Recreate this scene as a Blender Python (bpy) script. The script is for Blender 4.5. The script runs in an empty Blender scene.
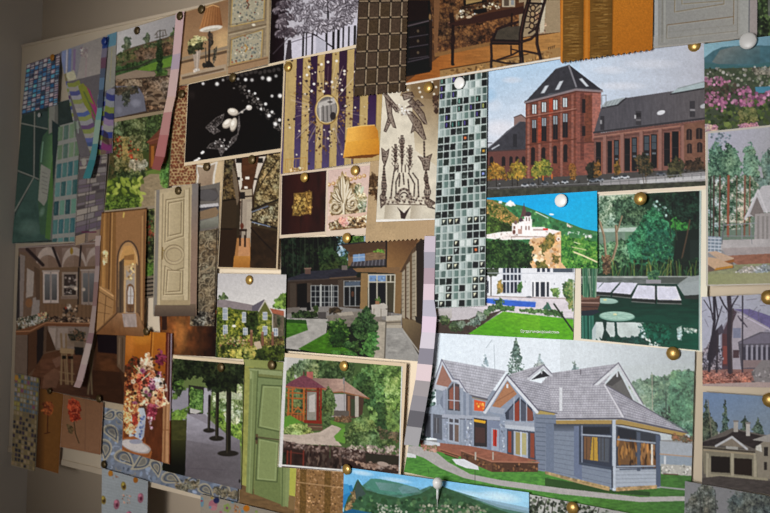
WHITE = False
SPOTW = 90
SPOTA = 54
WORLDW = 0.075
import bpy, math, random
import numpy as np
sc = bpy.context.scene
COL = sc.collection
# ------------------------------------------------------------------ camera model (photo pixels -> board plane)
F = 900.0; YAW = math.radians(36); PITCH = math.radians(1); ROLL = math.radians(1.5)
CAM = np.array([0.0, -0.75, 1.40])
fw = np.array([-math.sin(YAW)*math.cos(PITCH), math.cos(YAW)*math.cos(PITCH), math.sin(PITCH)])
r0 = np.array([math.cos(YAW), math.sin(YAW), 0.0])
u0 = np.cross(r0, fw)
RT = r0*math.cos(ROLL) + u0*math.sin(ROLL)
UP = u0*math.cos(ROLL) - r0*math.sin(ROLL)
def onplane(px, py, y=0.0):
    """point of the plane Y=y that the photograph shows at pixel px, py"""
    a = (px-385.0)/F; b = -(py-256.5)/F
    d = fw + RT*a + UP*b
    return CAM + d*((y-CAM[1])/d[1])
def project(p):
    q = p - CAM
    z = q@fw
    return np.stack([385.0+F*(q@RT)/z, 256.5-F*(q@UP)/z], -1)
# ------------------------------------------------------------------ colour
def lin(c):
    c = np.asarray(c, float)
    return np.where(c <= 0.04045, c/12.92, ((np.maximum(c, 0)+0.055)/1.055)**2.4)
def hx(s):
    if isinstance(s, str):
        return np.array([int(s[i:i+2], 16)/255.0 for i in (0, 2, 4)])
    return np.asarray(s, float)/255.0
# lamp brightness over the board (fitted to the lamps below); seen colours are divided by it, leftover light falloff stays painted into the inks
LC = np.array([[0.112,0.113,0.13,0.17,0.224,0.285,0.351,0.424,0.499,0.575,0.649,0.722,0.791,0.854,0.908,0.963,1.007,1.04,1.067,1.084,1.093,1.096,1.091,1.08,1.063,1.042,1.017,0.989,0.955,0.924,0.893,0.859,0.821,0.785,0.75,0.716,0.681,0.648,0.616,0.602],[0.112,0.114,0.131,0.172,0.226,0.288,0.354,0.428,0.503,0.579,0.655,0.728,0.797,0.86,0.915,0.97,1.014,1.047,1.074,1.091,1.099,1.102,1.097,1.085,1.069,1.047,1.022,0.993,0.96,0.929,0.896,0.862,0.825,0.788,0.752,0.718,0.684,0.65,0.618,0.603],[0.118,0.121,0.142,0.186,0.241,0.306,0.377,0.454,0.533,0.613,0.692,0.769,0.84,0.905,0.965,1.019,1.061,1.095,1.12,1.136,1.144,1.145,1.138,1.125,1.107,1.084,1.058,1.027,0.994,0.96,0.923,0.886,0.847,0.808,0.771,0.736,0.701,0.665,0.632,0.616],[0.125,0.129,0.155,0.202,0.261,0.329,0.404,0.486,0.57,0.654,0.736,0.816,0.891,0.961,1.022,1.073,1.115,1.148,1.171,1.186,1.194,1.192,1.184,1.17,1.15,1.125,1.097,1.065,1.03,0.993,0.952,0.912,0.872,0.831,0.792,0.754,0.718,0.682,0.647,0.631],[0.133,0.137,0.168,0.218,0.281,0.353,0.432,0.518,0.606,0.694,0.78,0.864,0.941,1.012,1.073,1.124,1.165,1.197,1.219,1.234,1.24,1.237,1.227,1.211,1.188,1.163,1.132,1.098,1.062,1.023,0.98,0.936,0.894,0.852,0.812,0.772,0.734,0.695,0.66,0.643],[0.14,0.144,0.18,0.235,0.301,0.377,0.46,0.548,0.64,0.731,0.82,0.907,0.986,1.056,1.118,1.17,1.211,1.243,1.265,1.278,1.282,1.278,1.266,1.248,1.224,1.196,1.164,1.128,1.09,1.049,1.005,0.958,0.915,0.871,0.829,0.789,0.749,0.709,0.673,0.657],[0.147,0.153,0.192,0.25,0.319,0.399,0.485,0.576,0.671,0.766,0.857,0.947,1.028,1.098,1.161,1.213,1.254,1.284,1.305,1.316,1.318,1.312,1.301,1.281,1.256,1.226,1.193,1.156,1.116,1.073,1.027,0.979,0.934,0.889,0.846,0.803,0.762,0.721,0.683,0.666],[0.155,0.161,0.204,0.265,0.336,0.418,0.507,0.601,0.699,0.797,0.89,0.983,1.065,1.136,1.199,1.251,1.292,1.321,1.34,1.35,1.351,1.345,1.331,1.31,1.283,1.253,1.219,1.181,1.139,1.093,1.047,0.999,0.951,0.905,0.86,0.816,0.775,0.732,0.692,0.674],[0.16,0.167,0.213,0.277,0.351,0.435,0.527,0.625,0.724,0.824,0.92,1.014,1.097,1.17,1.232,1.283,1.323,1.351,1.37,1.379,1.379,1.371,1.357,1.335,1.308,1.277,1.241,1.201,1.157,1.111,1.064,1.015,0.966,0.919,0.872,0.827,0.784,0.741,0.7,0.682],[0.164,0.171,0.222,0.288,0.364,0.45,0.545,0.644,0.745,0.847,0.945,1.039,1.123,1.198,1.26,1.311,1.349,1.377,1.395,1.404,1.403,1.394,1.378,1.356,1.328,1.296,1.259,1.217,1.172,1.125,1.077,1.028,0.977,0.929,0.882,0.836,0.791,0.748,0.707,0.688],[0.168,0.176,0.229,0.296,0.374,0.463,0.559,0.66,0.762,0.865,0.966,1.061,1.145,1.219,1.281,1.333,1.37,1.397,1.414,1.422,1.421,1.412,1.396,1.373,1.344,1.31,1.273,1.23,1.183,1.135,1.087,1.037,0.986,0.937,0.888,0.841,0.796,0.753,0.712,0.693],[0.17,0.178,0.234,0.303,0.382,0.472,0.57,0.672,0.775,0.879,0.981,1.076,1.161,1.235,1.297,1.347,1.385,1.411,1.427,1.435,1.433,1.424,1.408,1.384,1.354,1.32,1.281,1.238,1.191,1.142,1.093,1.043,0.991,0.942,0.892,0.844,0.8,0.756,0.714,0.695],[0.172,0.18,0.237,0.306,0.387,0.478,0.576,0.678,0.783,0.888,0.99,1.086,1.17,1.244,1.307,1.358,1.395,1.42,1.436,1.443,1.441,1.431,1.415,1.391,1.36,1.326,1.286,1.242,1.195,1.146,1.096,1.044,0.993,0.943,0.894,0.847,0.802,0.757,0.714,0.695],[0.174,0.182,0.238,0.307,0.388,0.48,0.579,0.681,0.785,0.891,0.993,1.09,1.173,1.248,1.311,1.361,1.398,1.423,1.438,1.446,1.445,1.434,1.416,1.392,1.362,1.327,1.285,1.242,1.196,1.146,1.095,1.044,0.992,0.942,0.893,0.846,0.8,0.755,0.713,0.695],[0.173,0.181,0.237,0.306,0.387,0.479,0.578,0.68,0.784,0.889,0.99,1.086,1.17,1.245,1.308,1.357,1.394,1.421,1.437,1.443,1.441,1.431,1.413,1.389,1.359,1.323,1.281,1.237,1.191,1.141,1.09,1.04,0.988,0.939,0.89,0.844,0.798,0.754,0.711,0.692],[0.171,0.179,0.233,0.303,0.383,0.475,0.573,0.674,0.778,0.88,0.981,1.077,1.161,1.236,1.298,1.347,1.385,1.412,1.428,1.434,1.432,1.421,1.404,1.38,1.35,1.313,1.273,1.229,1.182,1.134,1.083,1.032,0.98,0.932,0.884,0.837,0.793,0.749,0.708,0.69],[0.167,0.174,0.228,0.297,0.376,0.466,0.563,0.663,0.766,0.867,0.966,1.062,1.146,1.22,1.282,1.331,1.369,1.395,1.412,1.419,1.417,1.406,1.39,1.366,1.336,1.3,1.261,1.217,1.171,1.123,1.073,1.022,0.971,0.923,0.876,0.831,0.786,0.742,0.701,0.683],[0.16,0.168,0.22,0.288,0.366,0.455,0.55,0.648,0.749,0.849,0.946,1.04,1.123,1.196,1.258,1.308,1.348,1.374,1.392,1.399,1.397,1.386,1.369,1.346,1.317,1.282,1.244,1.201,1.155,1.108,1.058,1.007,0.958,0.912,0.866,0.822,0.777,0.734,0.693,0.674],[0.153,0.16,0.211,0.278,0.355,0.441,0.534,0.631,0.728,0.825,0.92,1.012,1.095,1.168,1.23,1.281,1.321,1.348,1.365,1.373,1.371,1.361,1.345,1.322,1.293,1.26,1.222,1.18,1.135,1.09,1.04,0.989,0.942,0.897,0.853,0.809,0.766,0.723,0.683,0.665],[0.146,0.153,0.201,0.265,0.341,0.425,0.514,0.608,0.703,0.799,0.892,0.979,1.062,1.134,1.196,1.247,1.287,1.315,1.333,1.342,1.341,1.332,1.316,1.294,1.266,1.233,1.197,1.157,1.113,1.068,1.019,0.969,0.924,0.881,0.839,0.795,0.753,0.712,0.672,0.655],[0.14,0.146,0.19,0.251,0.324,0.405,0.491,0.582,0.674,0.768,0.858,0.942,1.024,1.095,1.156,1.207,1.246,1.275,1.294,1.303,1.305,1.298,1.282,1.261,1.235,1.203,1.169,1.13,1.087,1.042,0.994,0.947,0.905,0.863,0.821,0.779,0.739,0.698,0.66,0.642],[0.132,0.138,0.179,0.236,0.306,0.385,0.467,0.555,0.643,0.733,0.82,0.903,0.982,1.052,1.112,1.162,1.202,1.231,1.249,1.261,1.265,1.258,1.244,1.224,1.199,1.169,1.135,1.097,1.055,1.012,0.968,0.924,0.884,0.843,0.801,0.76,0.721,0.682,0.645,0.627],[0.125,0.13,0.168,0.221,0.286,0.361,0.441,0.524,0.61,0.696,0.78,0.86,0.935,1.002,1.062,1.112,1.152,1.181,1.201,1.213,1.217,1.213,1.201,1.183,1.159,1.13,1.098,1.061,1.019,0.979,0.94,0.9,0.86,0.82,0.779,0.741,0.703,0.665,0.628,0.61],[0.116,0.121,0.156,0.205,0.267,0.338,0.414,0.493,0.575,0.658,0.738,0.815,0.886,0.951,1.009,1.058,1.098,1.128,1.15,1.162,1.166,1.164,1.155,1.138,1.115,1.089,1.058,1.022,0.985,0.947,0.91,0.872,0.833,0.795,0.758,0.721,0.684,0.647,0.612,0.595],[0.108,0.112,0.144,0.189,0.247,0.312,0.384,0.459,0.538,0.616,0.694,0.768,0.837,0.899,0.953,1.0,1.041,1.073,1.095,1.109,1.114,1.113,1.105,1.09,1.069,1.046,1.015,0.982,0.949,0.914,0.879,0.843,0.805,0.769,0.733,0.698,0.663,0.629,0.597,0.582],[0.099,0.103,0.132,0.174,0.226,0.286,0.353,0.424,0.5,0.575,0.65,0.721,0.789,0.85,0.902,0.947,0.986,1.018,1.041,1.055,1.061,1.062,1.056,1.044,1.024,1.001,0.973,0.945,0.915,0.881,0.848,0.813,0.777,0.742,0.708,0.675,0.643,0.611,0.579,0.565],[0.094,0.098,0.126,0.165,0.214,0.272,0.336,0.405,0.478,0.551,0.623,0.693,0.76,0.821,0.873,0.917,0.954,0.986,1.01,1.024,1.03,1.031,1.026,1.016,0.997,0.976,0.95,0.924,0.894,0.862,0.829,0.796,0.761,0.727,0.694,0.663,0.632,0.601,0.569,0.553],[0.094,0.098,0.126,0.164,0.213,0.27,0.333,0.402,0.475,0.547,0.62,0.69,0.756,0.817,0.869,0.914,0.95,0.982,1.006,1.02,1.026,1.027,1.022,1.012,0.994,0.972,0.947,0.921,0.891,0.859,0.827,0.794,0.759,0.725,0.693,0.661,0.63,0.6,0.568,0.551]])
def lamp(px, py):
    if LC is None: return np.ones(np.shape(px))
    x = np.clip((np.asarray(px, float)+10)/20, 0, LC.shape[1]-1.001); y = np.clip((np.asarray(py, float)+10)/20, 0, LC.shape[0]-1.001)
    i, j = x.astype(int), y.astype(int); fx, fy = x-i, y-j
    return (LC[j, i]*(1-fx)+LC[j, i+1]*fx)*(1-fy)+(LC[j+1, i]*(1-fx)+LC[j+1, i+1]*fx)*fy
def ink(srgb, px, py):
    """seen colour -> ink reflectance, leftover light falloff included"""
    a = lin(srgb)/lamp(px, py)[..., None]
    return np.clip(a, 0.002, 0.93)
# ------------------------------------------------------------------ painting canvas for one printed sheet
S = 3
class Canvas:
    def __init__(s, quad, base='888888'):
        q = np.array(quad, float)
        s.x0, s.y0 = np.floor(q.min(0))-4; x1, y1 = np.ceil(q.max(0))+4
        s.w, s.h = int((x1-s.x0)*S), int((y1-s.y0)*S)
        s.a = np.empty((s.h, s.w, 3)); s.a[:] = hx(base)
        s.quad = q; s.rng = np.random.default_rng(int(abs(q.sum()*7))%99991)
    def _box(s, x0, y0, x1, y1):
        i0 = max(0, int((x0-s.x0)*S)-1); i1 = min(s.w, int((x1-s.x0)*S)+2)
        j0 = max(0, int((y0-s.y0)*S)-1); j1 = min(s.h, int((y1-s.y0)*S)+2)
        if i1 <= i0 or j1 <= j0: return None
        X = s.x0+(np.arange(i0, i1)+0.5)/S; Y = s.y0+(np.arange(j0, j1)+0.5)/S
        return (slice(j0, j1), slice(i0, i1)), X[None, :], Y[:, None]
    def mask(s, pts):
        p = np.array(pts, float)
        b = s._box(p[:, 0].min(), p[:, 1].min(), p[:, 0].max(), p[:, 1].max())
        if b is None: return None
        sl, X, Y = b
        m = np.zeros((Y.shape[0], X.shape[1]), bool)
        for (xa, ya), (xb, yb) in zip(p, np.roll(p, -1, 0)):
            if ya == yb: continue
            c = ((Y < ya) != (Y < yb)) & (X < (xb-xa)*(Y-ya)/(yb-ya)+xa)
            m ^= c
        return sl, m, X, Y
    def _put(s, sl, m, col, a):
        v = s.a[sl]; k = (m*a)[..., None]
        v[:] = v*(1-k)+hx(col)*k
    def P(s, pts, col, a=1.0):
        r = s.mask(pts)
        if r: s._put(r[0], r[1], col, a)
        return s
    def R(s, x0, y0, x1, y1, col, a=1.0):
        return s.P([(x0, y0), (x1, y0), (x1, y1), (x0, y1)], col, a)
    def E(s, cx, cy, rx, ry, col, ang=0.0, a=1.0, soft=False):
        m = max(rx, ry); b = s._box(cx-m, cy-m, cx+m, cy+m)
        if b is None: return s
        sl, X, Y = b; ca, sa = math.cos(ang), math.sin(ang)
        d = (((X-cx)*ca+(Y-cy)*sa)/rx)**2+((-(X-cx)*sa+(Y-cy)*ca)/ry)**2
        k = np.clip(1-d, 0, 1) if soft else np.clip((1-d)*min(rx, ry)*1.2+.5, 0, 1)*(d < 1.4)
        s._put(sl, k, col, a); return s
    def L(s, pts, w, col, a=1.0):
        for (xa, ya), (xb, yb) in zip(pts[:-1], pts[1:]):
            b = s._box(min(xa, xb)-w, min(ya, yb)-w, max(xa, xb)+w, max(ya, yb)+w)
            if b is None: continue
            sl, X, Y = b; dx, dy = xb-xa, yb-ya; l2 = dx*dx+dy*dy+1e-9
            t = np.clip(((X-xa)*dx+(Y-ya)*dy)/l2, 0, 1)
            d = np.hypot(X-xa-t*dx, Y-ya-t*dy)
            s._put(sl, np.clip((w/2-d)*S*.8+.5, 0, 1), col, a)
        return s
    def G(s, pts, c0, c1, p0, p1, a=1.0):
        """linear blend from colour c0 at p0 to c1 at p1"""
        r = s.mask(pts)
        if not r: return s
        sl, m, X, Y = r; dx, dy = p1[0]-p0[0], p1[1]-p0[1]
        t = np.clip(((X-p0[0])*dx+(Y-p0[1])*dy)/(dx*dx+dy*dy), 0, 1)[..., None]
        v = s.a[sl]; k = (m*a)[..., None]
        v[:] = v*(1-k)+(hx(c0)*(1-t)+hx(c1)*t)*k
        return s
    def noise(s, X, Y, sx, sy, octs, q=.75):
        n = 0; w = 1.0
        for o in range(octs):
            gx, gy = X/sx+s.rng.random()*9, Y/sy+s.rng.random()*9
            ix, iy = np.floor(gx).astype(int), np.floor(gy).astype(int)
            tx, ty = gx-ix, gy-iy; tx = tx*tx*(3-2*tx); ty = ty*ty*(3-2*ty)
            ax, ay = ix-ix.min(), iy-iy.min(); T = s.rng.random((ay.max()+2, ax.max()+2))
            n = n+w*((T[ay, ax]*(1-tx)+T[ay, ax+1]*tx)*(1-ty)+(T[ay+1, ax]*(1-tx)+T[ay+1, ax+1]*tx)*ty-.5)
            w *= q; sx, sy = sx*.5, sy*.5
        return n
    def F(s, pts, cols, n, r0, r1, ar=1.0, ang=None, a=0.9, jit=.16):
        """leafy or stony texture inside a polygon: mottled masses with n little dabs, or dabs alone where they are sparse"""
        p = np.array(pts, float); lo, hi = p.min(0), p.max(0); g = s.rng; k = 0; tries = 0
        cols = cols.split() if isinstance(cols, str) else cols
        area = abs(np.dot(p[:, 0], np.roll(p[:, 1], -1))-np.dot(p[:, 1], np.roll(p[:, 0], -1)))/2+1e-6
        if n*math.pi*((r0+r1)/2)**2*ar/area > .95 and ang is None:
            m = 1.6; b = s._box(lo[0]-m, lo[1]-m, hi[0]+m, hi[1]+m)
            if b is None: return s
            sl, X, Y = b; X, Y = X+0*Y, Y+0*X
            am = min(3.6, .3*(hi-lo).min()); dx, dy = s.noise(X, Y, 3, 3, 2)*am, s.noise(X, Y, 3, 3, 2)*am
            inside = np.zeros(X.shape, bool); Xd, Yd = X+dx, Y+dy
            for (xa, ya), (xb, yb) in zip(p, np.roll(p, -1, 0)):
                if ya != yb: inside ^= ((Yd < ya) != (Yd < yb)) & (Xd < (xb-xa)*(Yd-ya)/(yb-ya)+xa)
            L = sorted((hx(q) for q in cols), key=lambda q: q.sum()); L = np.array([L[0]*.6]+L+[np.minimum(L[-1]*1.22, 1)])
            sz = (r0+r1)*1.5; t = s.noise(X, Y, sz, sz*min(1, .55+ar*.45), 4, .95); t = np.clip(.5+t/(t.std()+1e-6)*.3, 0, .9999)*(len(L)-1)
            i = t.astype(int); f = (t-i)[..., None]; col = L[i]*(1-f)+L[i+1]*f
            hue = 1+s.noise(X, Y, sz*3, sz*3, 2)[..., None]*np.array([.13, 0, -.13])
            v = s.a[sl]; kk = (inside*a)[..., None]; v[:] = v*(1-kk)+col*hue*kk
            n = n//4; r1 = r0*.5+r1*.3; r0 *= .5
        while k < n and tries < n*12:
            tries += 1
            x, y = g.uniform(lo, hi); ins = False
            for (xa, ya), (xb, yb) in zip(p, np.roll(p, -1, 0)):
                if (ya > y) != (yb > y) and x < (xb-xa)*(y-ya)/(yb-ya)+xa: ins = not ins
            if not ins: continue
            k += 1; r = g.uniform(r0, r1)
            s.E(x, y, r, r*ar, np.clip(hx(cols[g.integers(len(cols))])*(1+g.normal(0, jit)), 0, 1)*255, g.uniform(0, 3.14) if ang is None else ang+g.normal(0, .15), a)
        return s
    def N(s, pts, amp, sx, sy=None, tint=0.0):
        """smooth mottling of strength amp, grain sx by sy"""
        r = s.mask(pts)
        if not r: return s
        sl, m, X, Y = r; sy = sy or sx
        n = np.zeros(m.shape)
        for o, w in ((1, .65), (.45, .35)):
            gx, gy = X/(sx*o), Y/(sy*o)
            ix, iy = np.floor(gx).astype(int), np.floor(gy).astype(int)
            tx, ty = gx-ix, gy-iy; tx = tx*tx*(3-2*tx); ty = ty*ty*(3-2*ty)
            T = s.rng.random((iy.max()-iy.min()+2, ix.max()-ix.min()+2))
            ax, ay = ix-ix.min(), iy-iy.min()
            v = (T[ay, ax]*(1-tx)+T[ay, ax+1]*tx)*(1-ty)+(T[ay+1, ax]*(1-tx)+T[ay+1, ax+1]*tx)*ty
            n += w*(v*2-1)
        v = s.a[sl]; v *= 1+(amp*n*m)[..., None]*np.array([1+tint, 1, 1-tint])
        return s
    def uv(s, u, v, q=None):
        q = s.quad if q is None else np.array(q, float)
        return tuple((q[0]*(1-u)+q[1]*u)*(1-v)+(q[3]*(1-u)+q[2]*u)*v)
    def cell(s, q, u0, v0, u1, v1, col, a=1.0):
        return s.P([s.uv(u0, v0, q), s.uv(u1, v0, q), s.uv(u1, v1, q), s.uv(u0, v1, q)], col, a)
    def outline(s, pts, w, col, a=1.0):
        return s.L(list(pts)+[pts[0]], w, col, a)
    def blur(s, a, n):
        for _ in range(n):
            p = np.pad(a, ((2, 2), (2, 2), (0, 0)), 'edge')
            p = (p[:-4]+p[1:-3]+p[2:-2]+p[3:-1]+p[4:])/5; a = (p[:, :-4]+p[:, 1:-3]+p[:, 2:-2]+p[:, 3:-1]+p[:, 4:])/5
        return a
    def done(s, soft=1, grain=.05, crisp=.45):
        if grain:
            T = s.rng.normal(0, 1, (s.h//3+2, s.w//3+2)); T = np.kron(T, np.ones((3, 3)))[:s.h, :s.w, None]
            s.a = s.a*(1+grain*T)
        if crisp: s.a = s.a+crisp*(s.a-s.blur(s.a, 3))
        for _ in range(soft):
            p = np.pad(s.a, ((1, 1), (1, 1), (0, 0)), 'edge')
            p = (p[:-2]+p[1:-1]+p[2:])/3; s.a = (p[:, :-2]+p[:, 1:-1]+p[:, 2:])/3
        np.clip(s.a, 0, 1, s.a)
    def sample(s, px):
        x = np.clip((px[..., 0]-s.x0)*S-.5, 0, s.w-1.001); y = np.clip((px[..., 1]-s.y0)*S-.5, 0, s.h-1.001)
        i, j = x.astype(int), y.astype(int); fx, fy = (x-i)[..., None], (y-j)[..., None]; A = s.a
        return (A[j, i]*(1-fx)+A[j, i+1]*fx)*(1-fy)+(A[j+1, i]*(1-fx)+A[j+1, i+1]*fx)*fy
# ------------------------------------------------------------------ materials
def mat(name, build):
    m = bpy.data.materials.new(name); m.use_nodes = True
    nt = m.node_tree; b = nt.nodes['Principled BSDF']; build(nt, b); return m
def _paper(rough, bump, scale):
    def f(nt, b):
        at = nt.nodes.new('ShaderNodeAttribute'); at.attribute_name = 'ink'
        nt.links.new(at.outputs['Color'], b.inputs['Base Color'])
        b.inputs['Roughness'].default_value = rough; b.inputs['Specular IOR Level'].default_value = 0.12
        if bump:
            n = nt.nodes.new('ShaderNodeTexNoise'); n.inputs['Scale'].default_value = scale; n.inputs['Detail'].default_value = 3
            bp = nt.nodes.new('ShaderNodeBump'); bp.inputs['Strength'].default_value = bump; bp.inputs['Distance'].default_value = .0004
            nt.links.new(n.outputs['Fac'], bp.inputs['Height']); nt.links.new(bp.outputs['Normal'], b.inputs['Normal'])
    return f
M_PAPER = mat('glossy_printed_paper', _paper(.55, 0, 0))
M_CARD = mat('matt_card', _paper(.85, .15, 900))
M_CLOTH = mat('woven_cloth', _paper(.95, .3, 1400))
def plaster(name, c1, c2, scale, rough=.9):
    def f(nt, b):
        tc = nt.nodes.new('ShaderNodeTexCoord'); n = nt.nodes.new('ShaderNodeTexNoise'); n.inputs['Scale'].default_value = scale; n.inputs['Detail'].default_value = 5
        r = nt.nodes.new('ShaderNodeValToRGB')
        r.color_ramp.elements[0].color = (*lin(hx(c1)), 1); r.color_ramp.elements[1].color = (*lin(hx(c2)), 1)
        nt.links.new(tc.outputs['Object'], n.inputs['Vector']); nt.links.new(n.outputs['Fac'], r.inputs['Fac'])
        nt.links.new(r.outputs['Color'], b.inputs['Base Color']); b.inputs['Roughness'].default_value = rough
        b.inputs['Specular IOR Level'].default_value = .15
        bp = nt.nodes.new('ShaderNodeBump'); bp.inputs['Strength'].default_value = .12; bp.inputs['Distance'].default_value = .002
        nt.links.new(n.outputs['Fac'], bp.inputs['Height']); nt.links.new(bp.outputs['Normal'], b.inputs['Normal'])
    return mat(name, f)
def plain(name, c, rough, metal=0.0, spec=.5, trans=0.0):
    def f(nt, b):
        n = nt.nodes.new('ShaderNodeTexNoise'); n.inputs['Scale'].default_value = 300
        mx = nt.nodes.new('ShaderNodeMix'); mx.data_type = 'RGBA'
        mx.inputs[6].default_value = (*lin(hx(c)), 1); mx.inputs[7].default_value = (*(lin(hx(c))*.8), 1)
        nt.links.new(n.outputs['Fac'], mx.inputs[0]); nt.links.new(mx.outputs[2], b.inputs['Base Color'])
        b.inputs['Roughness'].default_value = rough; b.inputs['Metallic'].default_value = metal
        b.inputs['Specular IOR Level'].default_value = spec; b.inputs['Transmission Weight'].default_value = trans
    return mat(name, f)
# ------------------------------------------------------------------ sheets on the board
LV = 0.0011      # thickness from one layer of paper to the next
def grid_mesh(name, V, cols, m, quadidx=None):
    nr, nc = V.shape[:2]
    me = bpy.data.meshes.new(name); n = nr*nc
    me.vertices.add(n); me.vertices.foreach_set('co', V.reshape(-1).astype(np.float32))
    i = np.arange(n).reshape(nr, nc)
    f = np.stack([i[:-1, :-1], i[1:, :-1], i[1:, 1:], i[:-1, 1:]], -1).reshape(-1, 4)
    me.loops.add(f.size); me.loops.foreach_set('vertex_index', f.reshape(-1).astype(np.int32))
    me.polygons.add(len(f)); me.polygons.foreach_set('loop_start', np.arange(0, f.size, 4, dtype=np.int32))
    me.update(calc_edges=True); me.validate()
    ca = me.color_attributes.new('ink', 'FLOAT_COLOR', 'POINT')
    ca.data.foreach_set('color', np.concatenate([cols.reshape(-1, 3), np.ones((n, 1))], 1).reshape(-1).astype(np.float32))
    me.materials.append(m)
    return me
def tag(o, label=None, cat=None, group=None, kind=None):
    for k, v in (('label', label), ('category', cat), ('group', group), ('kind', kind)):
        if v: o[k] = v
    return o
def link(name, me, parent=None):
    o = bpy.data.objects.new(name, me); COL.objects.link(o)
    if parent is not None:
        o.parent = parent
    return o
def quad_grid(rows, lvl, lift, step, zig=None):
    """rows: list of (left px, right px); lift: curl in metres by corner tl tr br bl"""
    R_ = np.array(rows, float)
    P3 = np.array([[onplane(*p, -(lvl*LV)) for p in r] for r in R_])
    seg = np.linalg.norm(R_[1:].mean(1)-R_[:-1].mean(1), axis=1); W = np.linalg.norm(R_[:, 1]-R_[:, 0], axis=1).max()
    nc = max(2, int(W/step)+1); tot = seg.sum(); nr = max(len(R_), int(tot/step)+1)
    vs = np.linspace(0, tot, nr); cum = np.concatenate([[0], np.cumsum(seg)])
    v = vs[:, None]/tot*np.ones((1, nc)); u = np.ones((nr, 1))*np.linspace(0, 1, nc)[None]
    if zig:
        for side, n, amp in zig:
            tri = lambda t: np.abs((t*n) % 1-.5)*2
            if side == 'b': v = v*(1-amp*tri(u))
            if side == 'r': u = u*(1-amp*tri(v))
            if side == 'l': u = 1-(1-u)*(1-amp*tri(v))
    vv = np.clip(v*tot, 0, tot); k = np.clip(np.searchsorted(cum, vv, 'right')-1, 0, len(seg)-1)
    t = ((vv-cum[k])/seg[k])[..., None]
    A = P3[k, 0]*(1-t)+P3[k+1, 0]*t; B = P3[k, 1]*(1-t)+P3[k+1, 1]*t
    V = A*(1-u[..., None])+B*u[..., None]
    tl, tr, br, bl = lift
    cu = lambda a: np.clip(a, 0, 1)**3
    V[..., 1] -= tl*cu(1-u)*cu(1-v)+tr*cu(u)*cu(1-v)+br*cu(u)*cu(v)+bl*cu(1-u)*cu(v)
    return V
STEP = 0.58
def sheet(name, label, cat, quad, lvl, paint, base='888888', group='pictures pinned all over the board', tone=(1, 1), grain=.015, border=None, lift=(0, 0, 0, 0), zig=None, m=None, soft=1, part='printed_picture'):
    m = m or M_PAPER
    q = [tuple(map(float, p)) for p in quad]
    if border:                                     # a paper sheet with its picture printed inside a blank margin
        bcol, inner = border
        V = quad_grid([(q[0], q[1]), (q[3], q[2])], lvl, lift, 6, zig)
        org = V.reshape(-1, 3).mean(0); px = project(V)
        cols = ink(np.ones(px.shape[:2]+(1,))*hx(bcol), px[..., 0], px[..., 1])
        o = bpy.data.objects.new(name, None); COL.objects.link(o); o.location = org; o.empty_display_size = .01
        link('paper_margin', grid_mesh('paper_margin', V-org, cols, m), o); par = o; q = [tuple(map(float, p)) for p in inner]
        lvl = lvl+.2; zig = None
    else: par = None
    c = Canvas(q, base); paint(c)
    if name in ('magazine_clipping', 'postcard', 'photo_print'): c.N(q, .035, 2.2)
    c.done(soft, grain)
    mean = c.a.mean((0, 1)); c.a = ((c.a-mean)*tone[1]+mean)*tone[0]
    if len(tone) > 2: gr = c.a.mean(-1, keepdims=True); c.a = gr+(c.a-gr)*tone[2]
    c.a = np.clip(c.a, 0, 1)
    V = quad_grid([(q[0], q[1]), (q[3], q[2])], lvl, lift, STEP, zig); px = project(V)
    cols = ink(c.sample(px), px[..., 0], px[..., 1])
    if par is None:
        org = V.reshape(-1, 3).mean(0)
        o = link(name, grid_mesh(name, V-org, cols, m)); o.location = org
    else:
        link(part, grid_mesh(part, V-np.array(par.location), cols, m), par)
    return tag(o, label, cat, group)
def strip(label, rows, cols, lvl, reach=0.0, group='paint colour strips hanging over the pictures'):
    """a colour card strip: rows of (left px, right px, lift from the board in m), one colour patch between two rows"""
    def pt(p, l): return onplane(p[0], p[1], -(lvl*LV)-l*.5)
    top = rows[0]; org = (pt(top[0], top[2])+pt(top[1], top[2]))/2
    root = bpy.data.objects.new('color_swatch_strip', None); COL.objects.link(root); root.location = org; root.empty_display_size = .01
    for (a, b), c in zip(zip(rows[:-1], rows[1:]), cols):
        n = 4; V = []
        for k in range(n+1):
            t = k/n
            l = np.array(a[0])*(1-t)+np.array(b[0])*t; r = np.array(a[1])*(1-t)+np.array(b[1])*t; li = a[2]*(1-t)+b[2]*t
            A, B = pt(l, li), pt(r, li); V.append([A*(1-s)+B*s for s in np.linspace(0, 1, 4)])
        V = np.array(V); px = project(V)
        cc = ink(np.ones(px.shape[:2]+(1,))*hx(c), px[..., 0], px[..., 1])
        link('color_patch', grid_mesh('color_patch', V-org, cc, M_CARD), root)
    return tag(root, label, 'color strip', group)
# ------------------------------------------------------------------ pins
def lathe(name, prof, n=20):
    """profile of (radius, height); axis -Y"""
    V = []; Fc = []
    for r, h in prof:
        for k in range(n):
            a = 2*math.pi*k/n; V.append((r*math.cos(a), -h, r*math.sin(a)))
    for i in range(len(prof)-1):
        for k in range(n):
            Fc.append((i*n+k, i*n+(k+1) % n, (i+1)*n+(k+1) % n, (i+1)*n+k))
    Fc.append(tuple(range((len(prof)-1)*n, len(prof)*n))); Fc.append(tuple(range(n))[::-1])
    me = bpy.data.meshes.new(name); me.from_pydata(V, [], Fc); me.update()
    for p in me.polygons: p.use_smooth = True
    return me

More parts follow.
